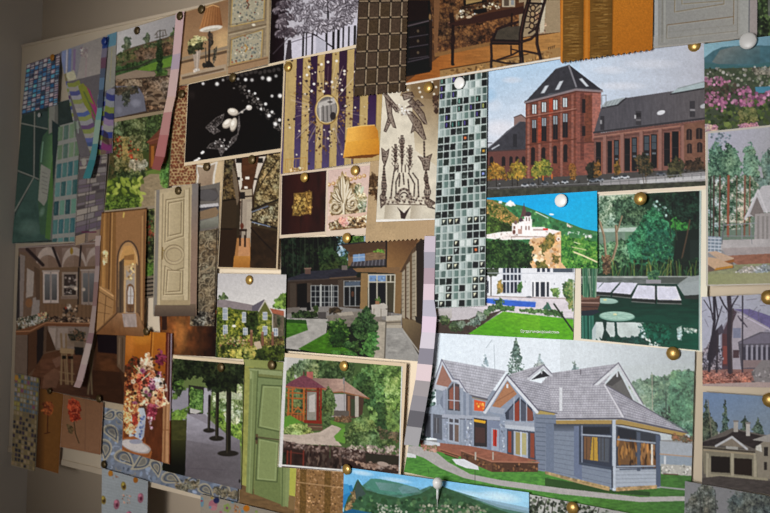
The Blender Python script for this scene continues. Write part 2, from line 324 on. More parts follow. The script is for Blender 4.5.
# ================================================================== printed pictures: the right half of the board
def brick_windows(c, wins, glass='1c1e26', frame='5a3228', top=None):
    for x0, y0, x1, y1 in wins:
        c.R(x0-.6, y0-.6, x1+.6, y1+.4, frame); c.R(x0, y0, x1, y1, glass)
        if top: c.R(x0, y0, x1, y0+(y1-y0)*.35, top)
        c.L([((x0+x1)/2, y0), ((x0+x1)/2, y1)], .5, frame)
def p_factory(c):
    sky = [(484, 40), (710, 36), (710, 140), (484, 170)]
    c.G(sky, 'b3d0ec', 'dadde8', (500, 80), (520, 140)); c.G([(580, 40), (710, 36), (710, 110), (580, 110)], 'c3d2e6', 'b2b4c0', (590, 60), (706, 60))
    c.N(sky, .035, 30, 9)
    for x, y, rx, ry, a in ((500, 128, 22, 10, .8), (512, 80, 12, 4, .5), (494, 105, 10, 8, .35), (620, 86, 30, 5, .5), (650, 64, 34, 6, .35), (610, 70, 20, 5, .4)): c.E(x, y, rx, ry, 'e4e2ea', 0, a, True)
    c.E(489, 95, 9, 9, '9cc6ea', 0, .6, True)
    # left wing
    c.P([(514, 121), (514, 117), (521, 114.5), (526, 118), (526, 126), (514, 128)], '8f726c'); c.L([(514, 117.3), (521, 114.6), (526, 118.4)], 1, '5c4a4a')
    c.P([(486.5, 150), (507, 131), (520, 121.5), (527, 122), (527, 152), (486, 152)], '403f47'); c.L([(487, 149), (520, 121.5)], .8, '6c6a72')
    c.N([(486, 150), (520, 121), (527, 122), (527, 152)], .12, 3); c.L([(492, 149), (499, 145)], 1.3, 'b8bcc4'); c.R(513, 134, 517, 147, '2e2d33'); c.L([(486, 143), (492, 143)], .8, '55525a')
    c.P([(486, 151), (527, 149), (527, 185), (485, 187)], '6e423c'); c.L([(486, 151.5), (527, 149.5)], 1.2, '4e3a3a')
    for x in (491.5, 503.5, 511, 517, 523.5): c.E(x, 158.5, 1.7, 2.2, '241c20'); c.R(x-1.7, 158.5, x+1.7, 166, '241c20')
    # tower
    c.P([(525.5, 101), (576, 89), (577, 186), (526, 190)], '7a4234'); c.P([(576, 89), (601, 91), (600.5, 132), (597, 182), (576, 186)], '8c5044')
    c.R(580.5, 93, 584, 160, '6a3a32'); c.R(584.5, 95, 592, 142, '75402f'); c.P([(592.5, 92), (601, 92), (600, 128), (592.5, 140)], 'a8685c')
    for x in (527.5, 538.5, 549.5, 560.5, 571.5): c.R(x, 104-(x-527)*.22, x+2.2, 184, '986052' if x != 571.5 else '955a4c')
    c.P([(549, 98), (553, 97), (553, 115), (549, 116)], 'b0432a'); c.P([(538, 118), (542, 117), (541.5, 142), (538, 143)], 'a54630')
    c.N([(525, 101), (601, 88), (600, 186), (525, 190)], .16, 2.2, 1.4, .3)
    brick_windows(c, [(532.4, 104.6, 536.2, 113.6), (542, 102.4, 546, 112), (553.4, 100, 557.4, 109.6), (563, 98, 567, 107)], 'c4d0d6', '4a2820')
    brick_windows(c, [(532.2, 120, 536, 142.5), (542, 118, 546, 141), (553.4, 116, 557.4, 139.4), (563, 113.6, 567.4, 137.4)], '1a1c24', '4a2820', '8d9aa4')
    for x, y in ((532, 148), (542.5, 148), (554, 146.5), (564.5, 145)): c.E(x+1, y+1.5, 2, 2.4, '231a1e'); c.R(x-1, y+1.5, x+3, y+17, '231a1e')
    c.R(582, 99, 585.5, 113, '261c20'); c.R(582, 126, 585.5, 136, '261c20'); c.L([(527, 118), (576, 110)], 1, '6a3428'); c.L([(526, 145), (576, 139)], 1.2, '693628'); c.L([(526, 117), (576, 108.6)], .7, 'b07a68'); c.L([(577, 143), (598, 142)], 1, '5e342c')
    c.P([(525, 102), (555.5, 69), (569.5, 65), (576.5, 88), (550, 94)], '3b3a41'); c.P([(569.5, 65), (602, 90), (576.5, 88)], '312f37')
    c.N([(525, 102), (556, 68), (569.5, 65), (602, 90), (576.5, 88)], .1, 3); c.L([(569, 66), (576.2, 86.5)], 1.8, '7e7c84'); c.L([(556, 69), (569.5, 65)], .9, '5d5c64')
    for q in ([(540.5, 93.5), (545, 86), (549, 85), (544.5, 93)], [(555, 90), (559.5, 81.5), (563.5, 80.5), (559, 89.5)], [(579, 79), (582, 78), (589, 86.2), (586.2, 86.8)]): c.P(q, 'c6ccd4'); c.outline(q, .4, '6a6c74')
    c.L([(525, 102.4), (576, 89.6), (602, 91.2)], 2.2, '8a7c80'); c.L([(525, 101.2), (576, 88), (602, 89.8)], 1, '46444a'); c.L([(526, 104), (576, 91.6), (601, 93)], .8, '4e2c26')
    # hall
    c.P([(594, 132), (601, 108), (626, 98), (670, 91.5), (706, 87), (706, 118), (640, 126)], '535057'); c.G([(640, 126), (640, 96), (706, 87), (706, 118)], '56535a', '5f595c', (640, 110), (706, 100))
    c.N([(594, 132), (626, 98), (706, 87), (706, 118)], .09, 1.6, 9); c.P([(601, 107), (606, 101.5), (625, 97.3), (617, 104.5), (606, 108)], '9fa9ae'); c.L([(602, 108), (618, 105), (626, 98)], 1.2, '2c2a30')
    c.P([(670.5, 93.6), (678, 88), (706, 81), (706, 87.5)], 'a2b2b6'); c.L([(670.5, 94.2), (706, 88)], 1.3, '2d2b30'); c.L([(678, 88.3), (706, 81.2)], .7, '7c8688')
    for k in range(5): c.L([(608+k*3.4, 101.5-k*.7), (604.5+k*3.4, 106-k*.5)], .35, '6f787c')
    c.outline([(601.8, 95.5), (606, 95), (606, 107), (601.8, 107)], .6, '77787e'); c.R(600.5, 116, 604.5, 130, '37343a'); c.R(600, 120, 602, 124, '908e92')
    c.R(635.8, 111, 641.4, 125, '3f3c41'); c.R(636, 113, 641, 117, '2a272c'); c.R(636, 119, 641, 121, '6a666a'); c.R(634.4, 115, 636, 118.6, 'b8b6ba'); c.R(689.6, 101, 695, 117, '3d3a3f'); c.R(690, 109, 695, 111, '8a868a')
    c.E(661, 112.6, 4.2, 2.2, 'd4d4da', -.3); c.E(704, 106, 4, 2.2, 'b8b8be', -.3); c.E(628, 114, 1, .8, '222')if 0 else None
    c.P([(594, 134), (640, 127.5), (706, 119.5), (706, 174), (640, 176), (594, 178)], '795048'); c.N([(594, 134), (706, 119), (706, 174), (594, 178)], .15, 2.2, 1.4, .3)
    c.L([(594, 132.6), (640, 126.6), (706, 118.4)], 2, '38353a'); c.L([(594, 137), (640, 131), (680, 126)], 1.2, 'a87462'); c.L([(594, 139.6), (640, 133.6), (680, 128.6)], .7, '5c362e')
    for x in (603, 620.5, 639.5, 658.5, 681.5): c.P([(x, 137-(x-594)*.13), (x+3.6, 136.6-(x-594)*.13), (x+3.6, 174), (x, 175)], '94675c'); c.L([(x+3.6, 137-(x-594)*.13), (x+3.6, 174)], .6, '5a3830')
    for x0, y0, x1, y1 in ((596, 142, 601, 173), (607.6, 141, 612, 173), (614, 140, 619, 172), (624.6, 138.4, 630, 171), (631.6, 137.4, 637, 171), (643.6, 135.4, 649.6, 168), (651, 134.4, 657, 168), (664, 132.6, 670, 166), (672, 131.4, 678.6, 164)):
        c.R(x0, y0, x1, y1, '15171c'); c.L([(x1+.8, y0), (x1+.8, y1)], 1, '96553f'); c.L([(x0, (y0+y1)/2), (x1, (y0+y1)/2)], .4, '50383a')
        if x0 in (614, 643.6, 651, 631.6): c.R(x0+.6, y0+1, x1-.6, y0+15, '5a6670', .7); c.L([(x0, y0+8), (x1, y0+8)], .5, '20242a'); c.R(x0+1, y0+18, x1-1, y0+20, '98a0a8', .6)
    c.P([(684, 124), (706, 121), (706, 165), (684, 168)], '7d5544'); c.N([(684, 124), (706, 121), (706, 165), (684, 168)], .12, 2)
    for x0, y0, x1, y1 in ((686.4, 130, 692, 140), (696, 129, 702.4, 139), (687, 144.6, 692, 153.4), (697, 143.4, 702.4, 152.4)): c.E((x0+x1)/2, y0+1, (x1-x0)/2, 2.2, '2b2224'); c.R(x0, y0+1, x1, y1, '2b2224'); c.L([((x0+x1)/2, y0), ((x0+x1)/2, y1)], .5, '6e5040')
    # ground, trees, cars
    c.P([(485, 181), (706, 168), (706, 190), (484, 200)], '4b4846'); c.P([(600, 181), (706, 171.5), (706, 181), (600, 187.5)], '9a9698'); c.P([(640, 179.5), (706, 174.6), (706, 179), (640, 184)], 'bab8ba')
    c.F([(486, 184), (600, 178), (600, 186), (486, 192)], '2d2c2c 6a6866 8f8f92 3b3a38', 60, .6, 1.5, .5)
    c.P([(484, 190), (706, 181), (706, 190), (484, 200)], '3f4034'); c.N([(484, 190), (706, 181), (706, 190), (484, 200)], .3, 3)
    c.F([(485, 170), (493, 162), (506, 167), (508, 179), (487, 181)], 'a87624 94661e 7c6c28 b88a30 5e5a26 7a4c20', 120, .9, 2.2)
    c.F([(508, 174), (512, 163), (520, 160), (526, 166), (527, 178), (510, 180)], 'a08a2c 8a842c b89434 6c7028 94762a 7c5c22', 120, .9, 2.2)
    c.F([(530, 172), (535, 162), (544, 159), (552, 164), (553, 174), (534, 179)], '8c9436 728030 a49c3a 546e2a 7e8c34 4c5c28', 130, .9, 2.2)
    for x in (496, 512, 517, 538, 542): c.L([(x, 176), (x+.6, 187)], .7, '2a2420')
    c.F([(569, 168), (573, 162), (577, 168), (576, 180), (570, 180)], '8a5a26 6e4a22 a06a2a', 30, .8, 1.6); c.F([(586, 166), (592, 160), (596, 168), (596, 178), (587, 178)], '1c211b 242a20 141814', 30, 1, 2.2)
    c.F([(594, 164), (599, 160), (601, 176), (594, 178)], '8a5826 5c4420 a06628', 25, .8, 1.8); c.F([(614, 165), (618, 160), (622, 172), (614, 175)], '8c6426 6c5424 9e7428', 25, .8, 1.8)
    c.F([(634, 158), (640, 153), (650, 157), (655, 170), (648, 176), (638, 172)], '2c3324 3d3f2c 5e4a2c 1e2219', 60, .8, 2.2); c.F([(668, 163), (676, 156), (684, 163), (682, 176), (668, 178)], '333a28 4b4a2e 2a2c20', 45, .8, 2); c.F([(684, 162), (700, 158), (705, 170), (686, 172)], '3e3024 4a3a2a 2c2620', 30, 1, 2.2)
    for x, y, s, col in ((525, 185.4, 4, 'b8bcc2'), (533, 184.6, 3.5, '8a8c92'), (545, 183.6, 4, '70747c'), (556, 183, 3.6, '9a9ca4'), (565, 182, 3.6, 'b4b8bf'), (593, 180.6, 4.2, '6c727c'), (600, 179.8, 4, '8a919c'), (616, 177.8, 4.6, 'b4bac4'), (625, 177, 4.6, 'c2c6ce'), (661, 174, 5, '62666e')):
        c.E(x, y, s, 1.6, col); c.E(x-.3, y-1.2, s*.55, 1.2, '353a42'); c.E(x-s*.55, y+1.4, .8, .8, '1a1a1c'); c.E(x+s*.55, y+1.4, .8, .8, '1a1a1c')
    for x, y in ((543, 178), (552, 176.5)): c.R(x-.7, y-2.5, x+.7, y+2.5, 'd0702c')
    c.L([(600, 180.6), (706, 173)], .8, '7b7c7e'); c.L([(600, 182.6), (706, 175)], .5, '5f6062')
    for x in range(602, 706, 9): c.L([(x, 180.6-(x-600)*.072), (x, 185-(x-600)*.072)], .6, '68696b')
    c.L([(486, 188), (600, 183)], .6, '828284'); c.L([(641, 165), (644, 184)], .5, '3e3428'); c.L([(645, 160), (646, 184)], .5, '4a3c2c')
def p_castle(c):
    c.G([(484, 196), (598, 189), (598, 240), (484, 240)], '0fa4da', '1aa8d2', (540, 195), (560, 230)); c.N([(484, 196), (598, 189), (598, 240), (484, 240)], .03, 12, 3)
    c.P([(484, 199), (495, 200), (508, 203), (524, 206), (545, 214), (556, 219), (570, 223.6), (584, 229), (598, 231.5), (598, 270), (484, 270)], '3d7548')
    c.F([(500, 204), (524, 208), (556, 220), (598, 233), (598, 250), (500, 240)], '3f7a4e 2e6a44 568a52 4a8054 35704a', 260, .8, 2.2)
    c.F([(560, 236), (598, 240), (598, 269), (560, 269)], '3c7a34 2c6430 5a9440 4a8838 6f9a48', 240, .8, 2)
    c.P([(484, 199), (492, 200), (502, 205), (512, 213), (519, 219), (517, 226), (508, 234), (484, 236)], '8a7a48'); c.F([(484, 200), (492, 201), (505, 208), (517, 220), (508, 233), (484, 236)], '9c8652 6a6c38 587034 b4945c 4a6430 7a7440', 190, .8, 2.2)
    c.F([(484, 214), (500, 218), (512, 228), (506, 236), (484, 236)], '3e5c2c 4e6e34 2e4a26', 110, .9, 2.2); c.F([(500, 224), (510, 222), (513, 232), (500, 234)], '2c4224 24381f', 40, 1, 2)
    c.F([(506, 204), (509, 201), (514, 202), (516, 206), (512, 208)], 'f4f6f8 e4e8ec ffffff', 22, .6, 1.5); c.R(498.6, 201, 502, 203.4, 'dfe8ea'); c.E(551.5, 214.4, 2.4, .9, 'f4f8fa', .1)
    c.L([(536, 212), (548, 218)], .9, 'c9d8d0'); c.F([(568, 231), (580, 231), (580, 234), (568, 234)], 'd8e0dc f0f2f0', 14, .6, 1.4, .4); c.F([(583, 234), (593, 235), (593, 237), (583, 237)], 'e2e6e4 f4f4f2', 12, .6, 1.6, .4); c.F([(567, 223), (573, 226), (572, 228), (567, 226)], 'd8d0c8 b8b0a8', 8, .5, 1.2)
    c.L([(574, 252), (584, 256), (597, 262)], 1.5, 'd8d2a8'); c.L([(572, 247), (586, 250)], .8, 'c8cc9c'); c.L([(574, 242), (580, 244)], .8, 'c8d4b0')
    # terrace and cliff
    c.P([(484, 235), (500, 232), (515, 231), (545, 228), (560, 231), (561, 234), (546, 239), (500, 240), (484, 238)], 'e8e2de'); c.F([(484, 235), (515, 232), (548, 231), (548, 238), (488, 238)], 'f4efea d2cbc6 fdfbf8 b8b0a8', 90, .5, 1.6, .5)
    c.P([(530, 239), (546, 237), (561, 231), (561, 262), (567, 269), (530, 269)], 'd4b488'); c.F([(530, 240), (560, 232), (560, 268), (530, 269)], 'e4caa4 c49c6c f0dcbc b48a5c d8b890', 130, .7, 2)
    c.F([(539, 245), (548, 236), (553, 233), (556, 240), (548, 250), (542, 256)], '6a6a38 4c5a2c 80743c', 40, .8, 2); c.F([(536, 262), (545, 260), (548, 269), (536, 269)], '3c4c26 5a6030', 25, .8, 2); c.F([(552, 254), (560, 256), (558, 264), (552, 262)], '7a7040 5a6030', 16, .7, 1.6)
    c.F([(484, 240), (500, 240), (520, 242), (533, 246), (531, 269), (484, 269)], '1c381c 142c16 2c4a24 223f22 3a5a2e', 340, 1, 2.6)
    # church
    c.R(512, 223, 520, 234, 'efe8e4'); c.R(519, 219, 532, 236, 'f3eeea'); c.R(524.5, 213, 531, 224, 'ece4e0'); c.R(530, 227, 545, 236, 'f0eae6'); c.R(513.5, 226, 515.5, 229, '7a6258'); c.E(514, 232, 1.5, 2.4, '6a4a40')
    c.P([(518, 222), (521, 216), (524, 221)], '6a5a54'); c.P([(520.5, 217), (524, 204), (527.6, 216)], '5c4a46'); c.L([(524, 206), (524, 203.4)], .5, '4a3c38'); c.E(528.4, 214, 3, 2.4, '3f3a40'); c.E(520.6, 220, 1.7, 2, '4a4248'); c.E(515.6, 222.4, 1.6, 2, '6e5e58')
    for x in (521.5, 526, 529): c.R(x-.6, 226, x+.6, 230, '8a746a')
    for x in (526.4, 529.2): c.R(x-.5, 217.4, x+.5, 221, '6f6058')
    c.R(533, 229, 543, 230.6, 'b0a49e'); c.R(543, 228.4, 548, 230.4, 'c0403a'); c.L([(512, 236.5), (546, 237)], .9, 'a2948a'); c.R(518, 229, 522, 234, 'b49a8e')
def p_villa_pool(c):
    c.P([(430, 266), (578, 266), (578, 300), (430, 300)], 'eaecf2')
    c.F([(484, 268), (498, 268), (499, 274), (490, 277), (483, 275)], '22301e 2e3c28 3c4a34', 60, .8, 2); c.L([(491, 275), (491, 298)], .9, '3a3028')
    for x in (484.5, 487): c.R(x, 281, x+1.6, 293, '2a3040')
    c.R(502, 268, 522, 294, 'd8dce4')
    for i in range(5):
        for j, (a, b) in enumerate(((268, 273), (274.6, 280.4), (282, 293))): c.R(503+i*3.8, a, 505.6+i*3.8, b, '23283a' if (i+j) % 3 else '3c4658')
    c.F([(497, 281), (502, 280), (503, 293), (497, 294)], '8a7a40 a0803a 6a7038', 24, .7, 1.5); c.F([(518, 284), (522, 282), (522, 292), (517, 293)], '4e7a30 3c6a2a', 18, .7, 1.5)
    for x in (537, 542, 547): c.R(x, 268, x+3, 272, '2a3348')
    c.R(553, 268.4, 574, 272.4, '4a5460'); c.L([(484, 273), (575, 273.6)], .6, 'c2c6d0')
    c.R(532, 281, 550, 297, 'f6f6fa')
    for x0, x1 in ((532.2, 533.8), (535.6, 539), (540.6, 545), (546.8, 549)): c.R(x0, 282, x1, 296.6, '262c38')
    for x, y in ((525, 281), (554, 283)): c.R(x, y, x+.8, y+1.6, '8a8e98')
    c.P([(430, 296), (576, 297), (576, 318), (430, 312)], 'dcd4da'); c.N([(430, 296), (576, 297), (576, 318), (430, 312)], .06, 5, 2); c.L([(484, 296), (575, 299)], .8, '9a8a84')
    c.P([(482, 297.6), (536, 301.6), (535.4, 307.4), (510, 306), (482, 302.4)], '3464cc'); c.L([(482, 298), (536, 302)], .7, 'a4bce8'); c.N([(482, 298), (536, 302), (535, 307), (482, 303)], .15, 4, 1)
    c.F([(551, 288), (558, 287), (561, 294), (558, 299), (553, 297)], '5a8238 7a9a48 4a7030', 36, .6, 1.7); c.F([(563, 282), (570, 279), (575, 282), (575, 316), (568, 304), (562, 296)], '3a5c2a 547a34 2a4820 6c8a40 8a8a50', 120, .8, 2)
    c.E(529, 297, 3, 1, '6a6a70'); c.P([(542, 309), (548, 302), (552, 310)], '3c6a5a'); c.R(546.5, 302, 547.4, 312, '4a5a54')
    c.F([(493, 300), (498, 298), (503, 300), (502, 309), (495, 309)], '3c6434 5a7e40 2a4c28', 40, .7, 1.8); c.F([(500, 306), (514, 306), (514, 311), (500, 311)], '2e5424 447030 386228', 60, .9, 1.8)
    c.F([(519, 309), (526, 309), (526, 312), (519, 312)], '3a5c2c 4a6c36', 22, .7, 1.3); c.F([(525, 308), (547, 310), (547, 314), (526, 313)], '3e602e 5a7c40 2c4a24', 70, .8, 1.8); c.F([(544, 309), (555, 310), (563, 312), (562, 317), (545, 315)], '2c4e22 3e6430', 50, .9, 2)
    c.P([(430, 322), (480, 316), (503, 310), (486, 322), (470, 335), (430, 334)], '41342e'); c.N([(430, 322), (503, 310), (470, 335)], .2, 3)
    c.P([(436, 309), (466, 307), (486, 310), (470, 319), (436, 322)], 'c2bcc0'); c.G([(430, 305), (452, 306), (452, 318), (430, 322)], 'c8c2c4', 'a8a29c', (440, 306), (440, 320))
    for x, y, r, cols in ((444, 320, 6.5, '3e5230 54683c 2c3c24'), (456, 327, 7, '3a4a30 4c5e3c 2a3824'), (462, 324, 5, '5e6e58 7a8876'), (474, 322, 6.4, '5e7264 7c8e80 4a5c50 94a498'), (481, 316, 6, '64786a 8a9a8c 4c5e54'), (487, 312, 4, '3f5a3a 55704a'), (492, 308, 4, '44603a 2f4a2a')):
        c.F([(x+r*math.cos(t*.7), y+r*.8*math.sin(t*.7)) for t in range(9)], cols, 60, .7, 1.6)
    c.P([(503, 311.5), (540, 315.5), (574, 319.5), (574, 342), (468, 334)], '58a41c'); c.G([(503, 311.5), (540, 315.5), (540, 340), (468, 334)], '66aa22', '519c1a', (510, 313), (500, 334)); c.N([(503, 311), (574, 319), (574, 342), (468, 334)], .14, 3, 1.2, .2)
    c.L([(554, 304), (573, 331)], 1.7, '1d2a1c'); c.L([(573, 266), (574, 342)], .6, 'd8dce0')
def p_pond(c):
    c.P([(578, 190), (704, 186), (704, 280), (578, 280)], '14301f')
    c.G([(580, 190), (640, 190), (640, 250), (580, 250)], 'b8c4b4', '5c7e62', (597, 200), (632, 235))
    c.F([(596, 197), (640, 194), (640, 225), (596, 226)], '5f7d62 8aa48c 46664c a6b8a4 34543c 7a947a', 240, .8, 2.4); c.F([(612, 200), (632, 198), (648, 212), (640, 226), (615, 224)], '2e4a36 3d5c44 557458 203a28', 150, .8, 2.4)
    c.P([(597, 229), (640, 227), (638, 231.6), (597, 232)], 'b4c4ba'); c.R(596, 232, 625, 250, '6f8676'); c.N([(596, 232), (626, 232), (626, 250), (596, 250)], .15, 5)
    c.F([(596, 244), (630, 238), (640, 262), (596, 274)], '4c7a54 2f5a3c 669068 24482f 7aa07a', 160, .9, 2.4)
    c.F([(640, 222), (652, 206), (664, 214), (672, 234), (674, 262), (628, 266), (628, 240)], '2c6e48 1f5c3a 3a8458 164a2e 468c60 20523e', 420, .7, 1.8); c.F([(648, 230), (674, 226), (680, 262), (640, 266)], '184a38 225844 103828 2c644c', 220, .7, 1.8)
    c.G([(652, 190), (704, 186), (704, 222), (665, 220)], '1d3a2c', '0a150f', (655, 196), (690, 205)); c.F([(646, 196), (702, 190), (702, 232), (684, 236), (668, 216)], '0d1e15 142a1d 0a1711 1c3626', 260, 1, 3); c.F([(655, 200), (672, 210), (668, 218), (652, 208)], 'a8c4c0 44705c 2c5240', 30, .6, 1.5)
    c.F([(672, 218), (690, 224), (688, 232), (672, 230)], '2f7a34 3f8a3c 245e2c', 40, .7, 1.7)
    c.P([(676, 232), (702, 228), (702, 276), (672, 276)], '0e1a15'); c.P([(690, 240), (702, 240), (702, 262), (690, 262)], '182420'); c.L([(690, 220), (686, 240), (681, 262)], 1.4, '4a3a2c'); c.L([(669, 214), (671, 238)], 1.1, '243426'); c.L([(675, 222), (677, 240)], .9, '2a3a2a')
    for pts, w in (([(600, 222), (604, 236), (606, 256), (606, 272)], 2.2), ([(606, 268), (613, 258), (617, 244), (616, 226)], 2.4), ([(598, 218), (604, 236)], 1.2), ([(617, 232), (622, 216)], 1.2)): c.L(pts, w, '7a6650'); c.L([(x+.6, y) for x, y in pts], w*.35, 'b09c80')
    c.F([(602, 256), (612, 255), (611, 274), (603, 274)], '6a4c36 8a6a4c 4a3424', 40, .7, 1.8)
    c.F([(612, 262), (700, 258), (700, 276), (612, 277)], '0f2016 16301e 0a160f', 140, 1, 2.4)
    for k in range(70):
        x = 612+c.rng.random()*86; h = 5+c.rng.random()*14; d = c.rng.normal(0, 3); c.L([(x, 276), (x+d*.4, 276-h*.6), (x+d, 276-h)], .6, ('6a7a34', '3f6a34', '8a8a48', '2c5a34', '4a7a44')[k % 5], .85)
    # ledge, slabs and water
    c.P([(580, 276), (700, 276), (700, 284), (580, 284)], '5f6664'); c.L([(582, 277), (690, 277)], 1.6, '9aa09c'); c.N([(580, 276), (700, 276), (700, 284), (580, 284)], .2, 5, 1.5); c.R(650, 277, 690, 283, '4a504c'); c.P([(688, 277), (701, 275), (701, 284), (678, 284)], '8c9494')
    c.P([(580, 284), (702, 284), (702, 352), (580, 342)], '0c3328'); c.G([(580, 290), (702, 296), (702, 352), (580, 342)], '0a2c22', '0d4434', (640, 296), (640, 335))
    c.N([(580, 290), (702, 296), (702, 352), (580, 342)], .16, 12, 2)
    slabs = ([(594, 282), (603, 282.4), (596, 290.6), (592, 290.4)], [(604, 282.6), (619.4, 282.4), (610.4, 292.4), (594.6, 291.6)], [(621.4, 282.4), (637.6, 283), (630.4, 294.4), (612.4, 292.8)], [(638, 285), (655.6, 286), (655.2, 299.6), (631.6, 298.2)], [(657, 286), (676, 286.4), (681.4, 300.4), (657.2, 299.8)])
    for q in slabs: c.P([q[3], q[2], (q[2][0]-.3, q[2][1]+4.2), (q[3][0], q[3][1]+4)], '1d211f'); c.L([(q[3][0], q[3][1]+3.4), (q[2][0], q[2][1]+3.6)], .9, '6a706c'); c.P(q, 'd2d2e2'); c.N(q, .05, 4)
    c.P([(677, 284.6), (700, 280), (702, 294.6), (684, 295.4)], '949c9e'); c.P([(684, 295.4), (702, 294.6), (702, 299.4), (685, 299)], '262a28'); c.L([(655.6, 286), (655.6, 303)], 1.2, '0c1512')
    c.F([(647, 272), (658, 270), (660, 280), (648, 280)], '3a6a44 24503a 5a7a4a', 46, .6, 1.6); c.R(646, 279.6, 661, 283.4, '8d8c92')
    c.P([(596, 322), (644, 322.6), (646, 336), (648, 348), (604, 346), (594, 336)], 'c4cecc'); c.N([(596, 322), (644, 322.6), (648, 348), (594, 340)], .08, 6); c.F([(638, 324), (648, 326), (650, 344), (640, 344)], '0d4434 c8d2d0 164a3a', 40, .8, 2)
    c.P([(602, 318), (607, 320), (606, 330), (610, 336), (611, 342), (601, 342), (604, 330)], '0f2e28'); c.P([(614, 318), (616.4, 318), (617.6, 334), (622, 340), (616, 344), (615, 334)], '1a3a34')
    c.F([(600, 337), (640, 337), (652, 342), (652, 346), (604, 343)], '0b2a22 123a30 0d3028', 80, .8, 2.4); c.F([(677, 328), (682, 326), (682, 340), (677, 340)], 'c8d4d0 9ab0a8', 20, .7, 1.7); c.F([(684, 327), (696, 329), (696, 334), (686, 332)], 'b4c4be d4dcd8 6a8a80', 22, .6, 1.5); c.F([(650, 340), (660, 345), (655, 348), (648, 345)], 'b8c8c4 dce4e2', 14, .5, 1.2)
    c.F([(640, 322), (672, 326), (668, 344), (650, 342)], '0e4a36 0b3a2c 1a5844', 90, .8, 2.4)
    c.E(606.5, 301, 11.6, 2.8, '86a89c', .05); c.E(606.5, 300.4, 10.6, 2.3, '9cbcb0', .05); c.E(605, 299.8, 1.8, .9, 'd8d498'); c.E(617, 316.4, 17.8, 4.8, '7ca496', .03); c.E(617, 315.6, 16.8, 4.1, 'a2c4b6', .03); c.E(615, 314.6, 2, 1.1, 'e4dca8')
    for k in range(8): c.L([(617, 315.6), (617+16*math.cos(k*.79), 315.6+4*math.sin(k*.79))], .35, '7ea898')
    c.P([(580, 296), (600, 296), (600, 303), (597, 312), (580, 314)], '54392f'); c.P([(580, 294), (586, 297), (597, 296.6), (600, 296), (598, 299), (580, 300)], '7a5a4c'); c.L([(580, 302.6), (599, 303)], 1.3, '9a7e72'); c.L([(580, 306.4), (598, 307)], .8, '2e2020'); c.P([(580, 311), (597, 309.6), (600, 312), (590, 316), (580, 316)], '1d2630')
    for k in range(26):
        x = 581+c.rng.random()*15; c.L([(x, 297), (x+c.rng.normal(0, 1), 268)], .9, ('2c5e46', '447a5c', '1f4a38', '6a9474', '8aa088')[k % 5])
    for k in range(24):
        x = 581+c.rng.random()*13; c.L([(x, 316), (x+.5, 340)], .9, ('1d5a4a', '2a6a58', '12463a', '4a8474')[k % 4])
    c.P([(592, 330), (596, 322), (596, 340), (592, 342)], 'b4c2c4'); c.L([(700.4, 190), (699.6, 352)], 1.8, '9fb2ae')
def roof_tiles(c, q, n, base, dark, amp=.1):
    c.P(q, base)
    for k in range(1, n):
        v = k/n; a, b = c.uv(0, v, q), c.uv(1, v, q)
        c.L([a, b], .6, dark, .75); c.L([(a[0], a[1]-.7), (b[0], b[1]-.7)], .5, 'd6d4dc', .5)
        m = int(math.hypot(b[0]-a[0], b[1]-a[1])/2.6)
        for i in range(m):
            t = (i+.5*(k % 2))/m; x, y = a[0]+(b[0]-a[0])*t, a[1]+(b[1]-a[1])*t; c.L([(x, y-1.3), (x, y)], .45, dark, .6)
    c.N(q, amp, 4)
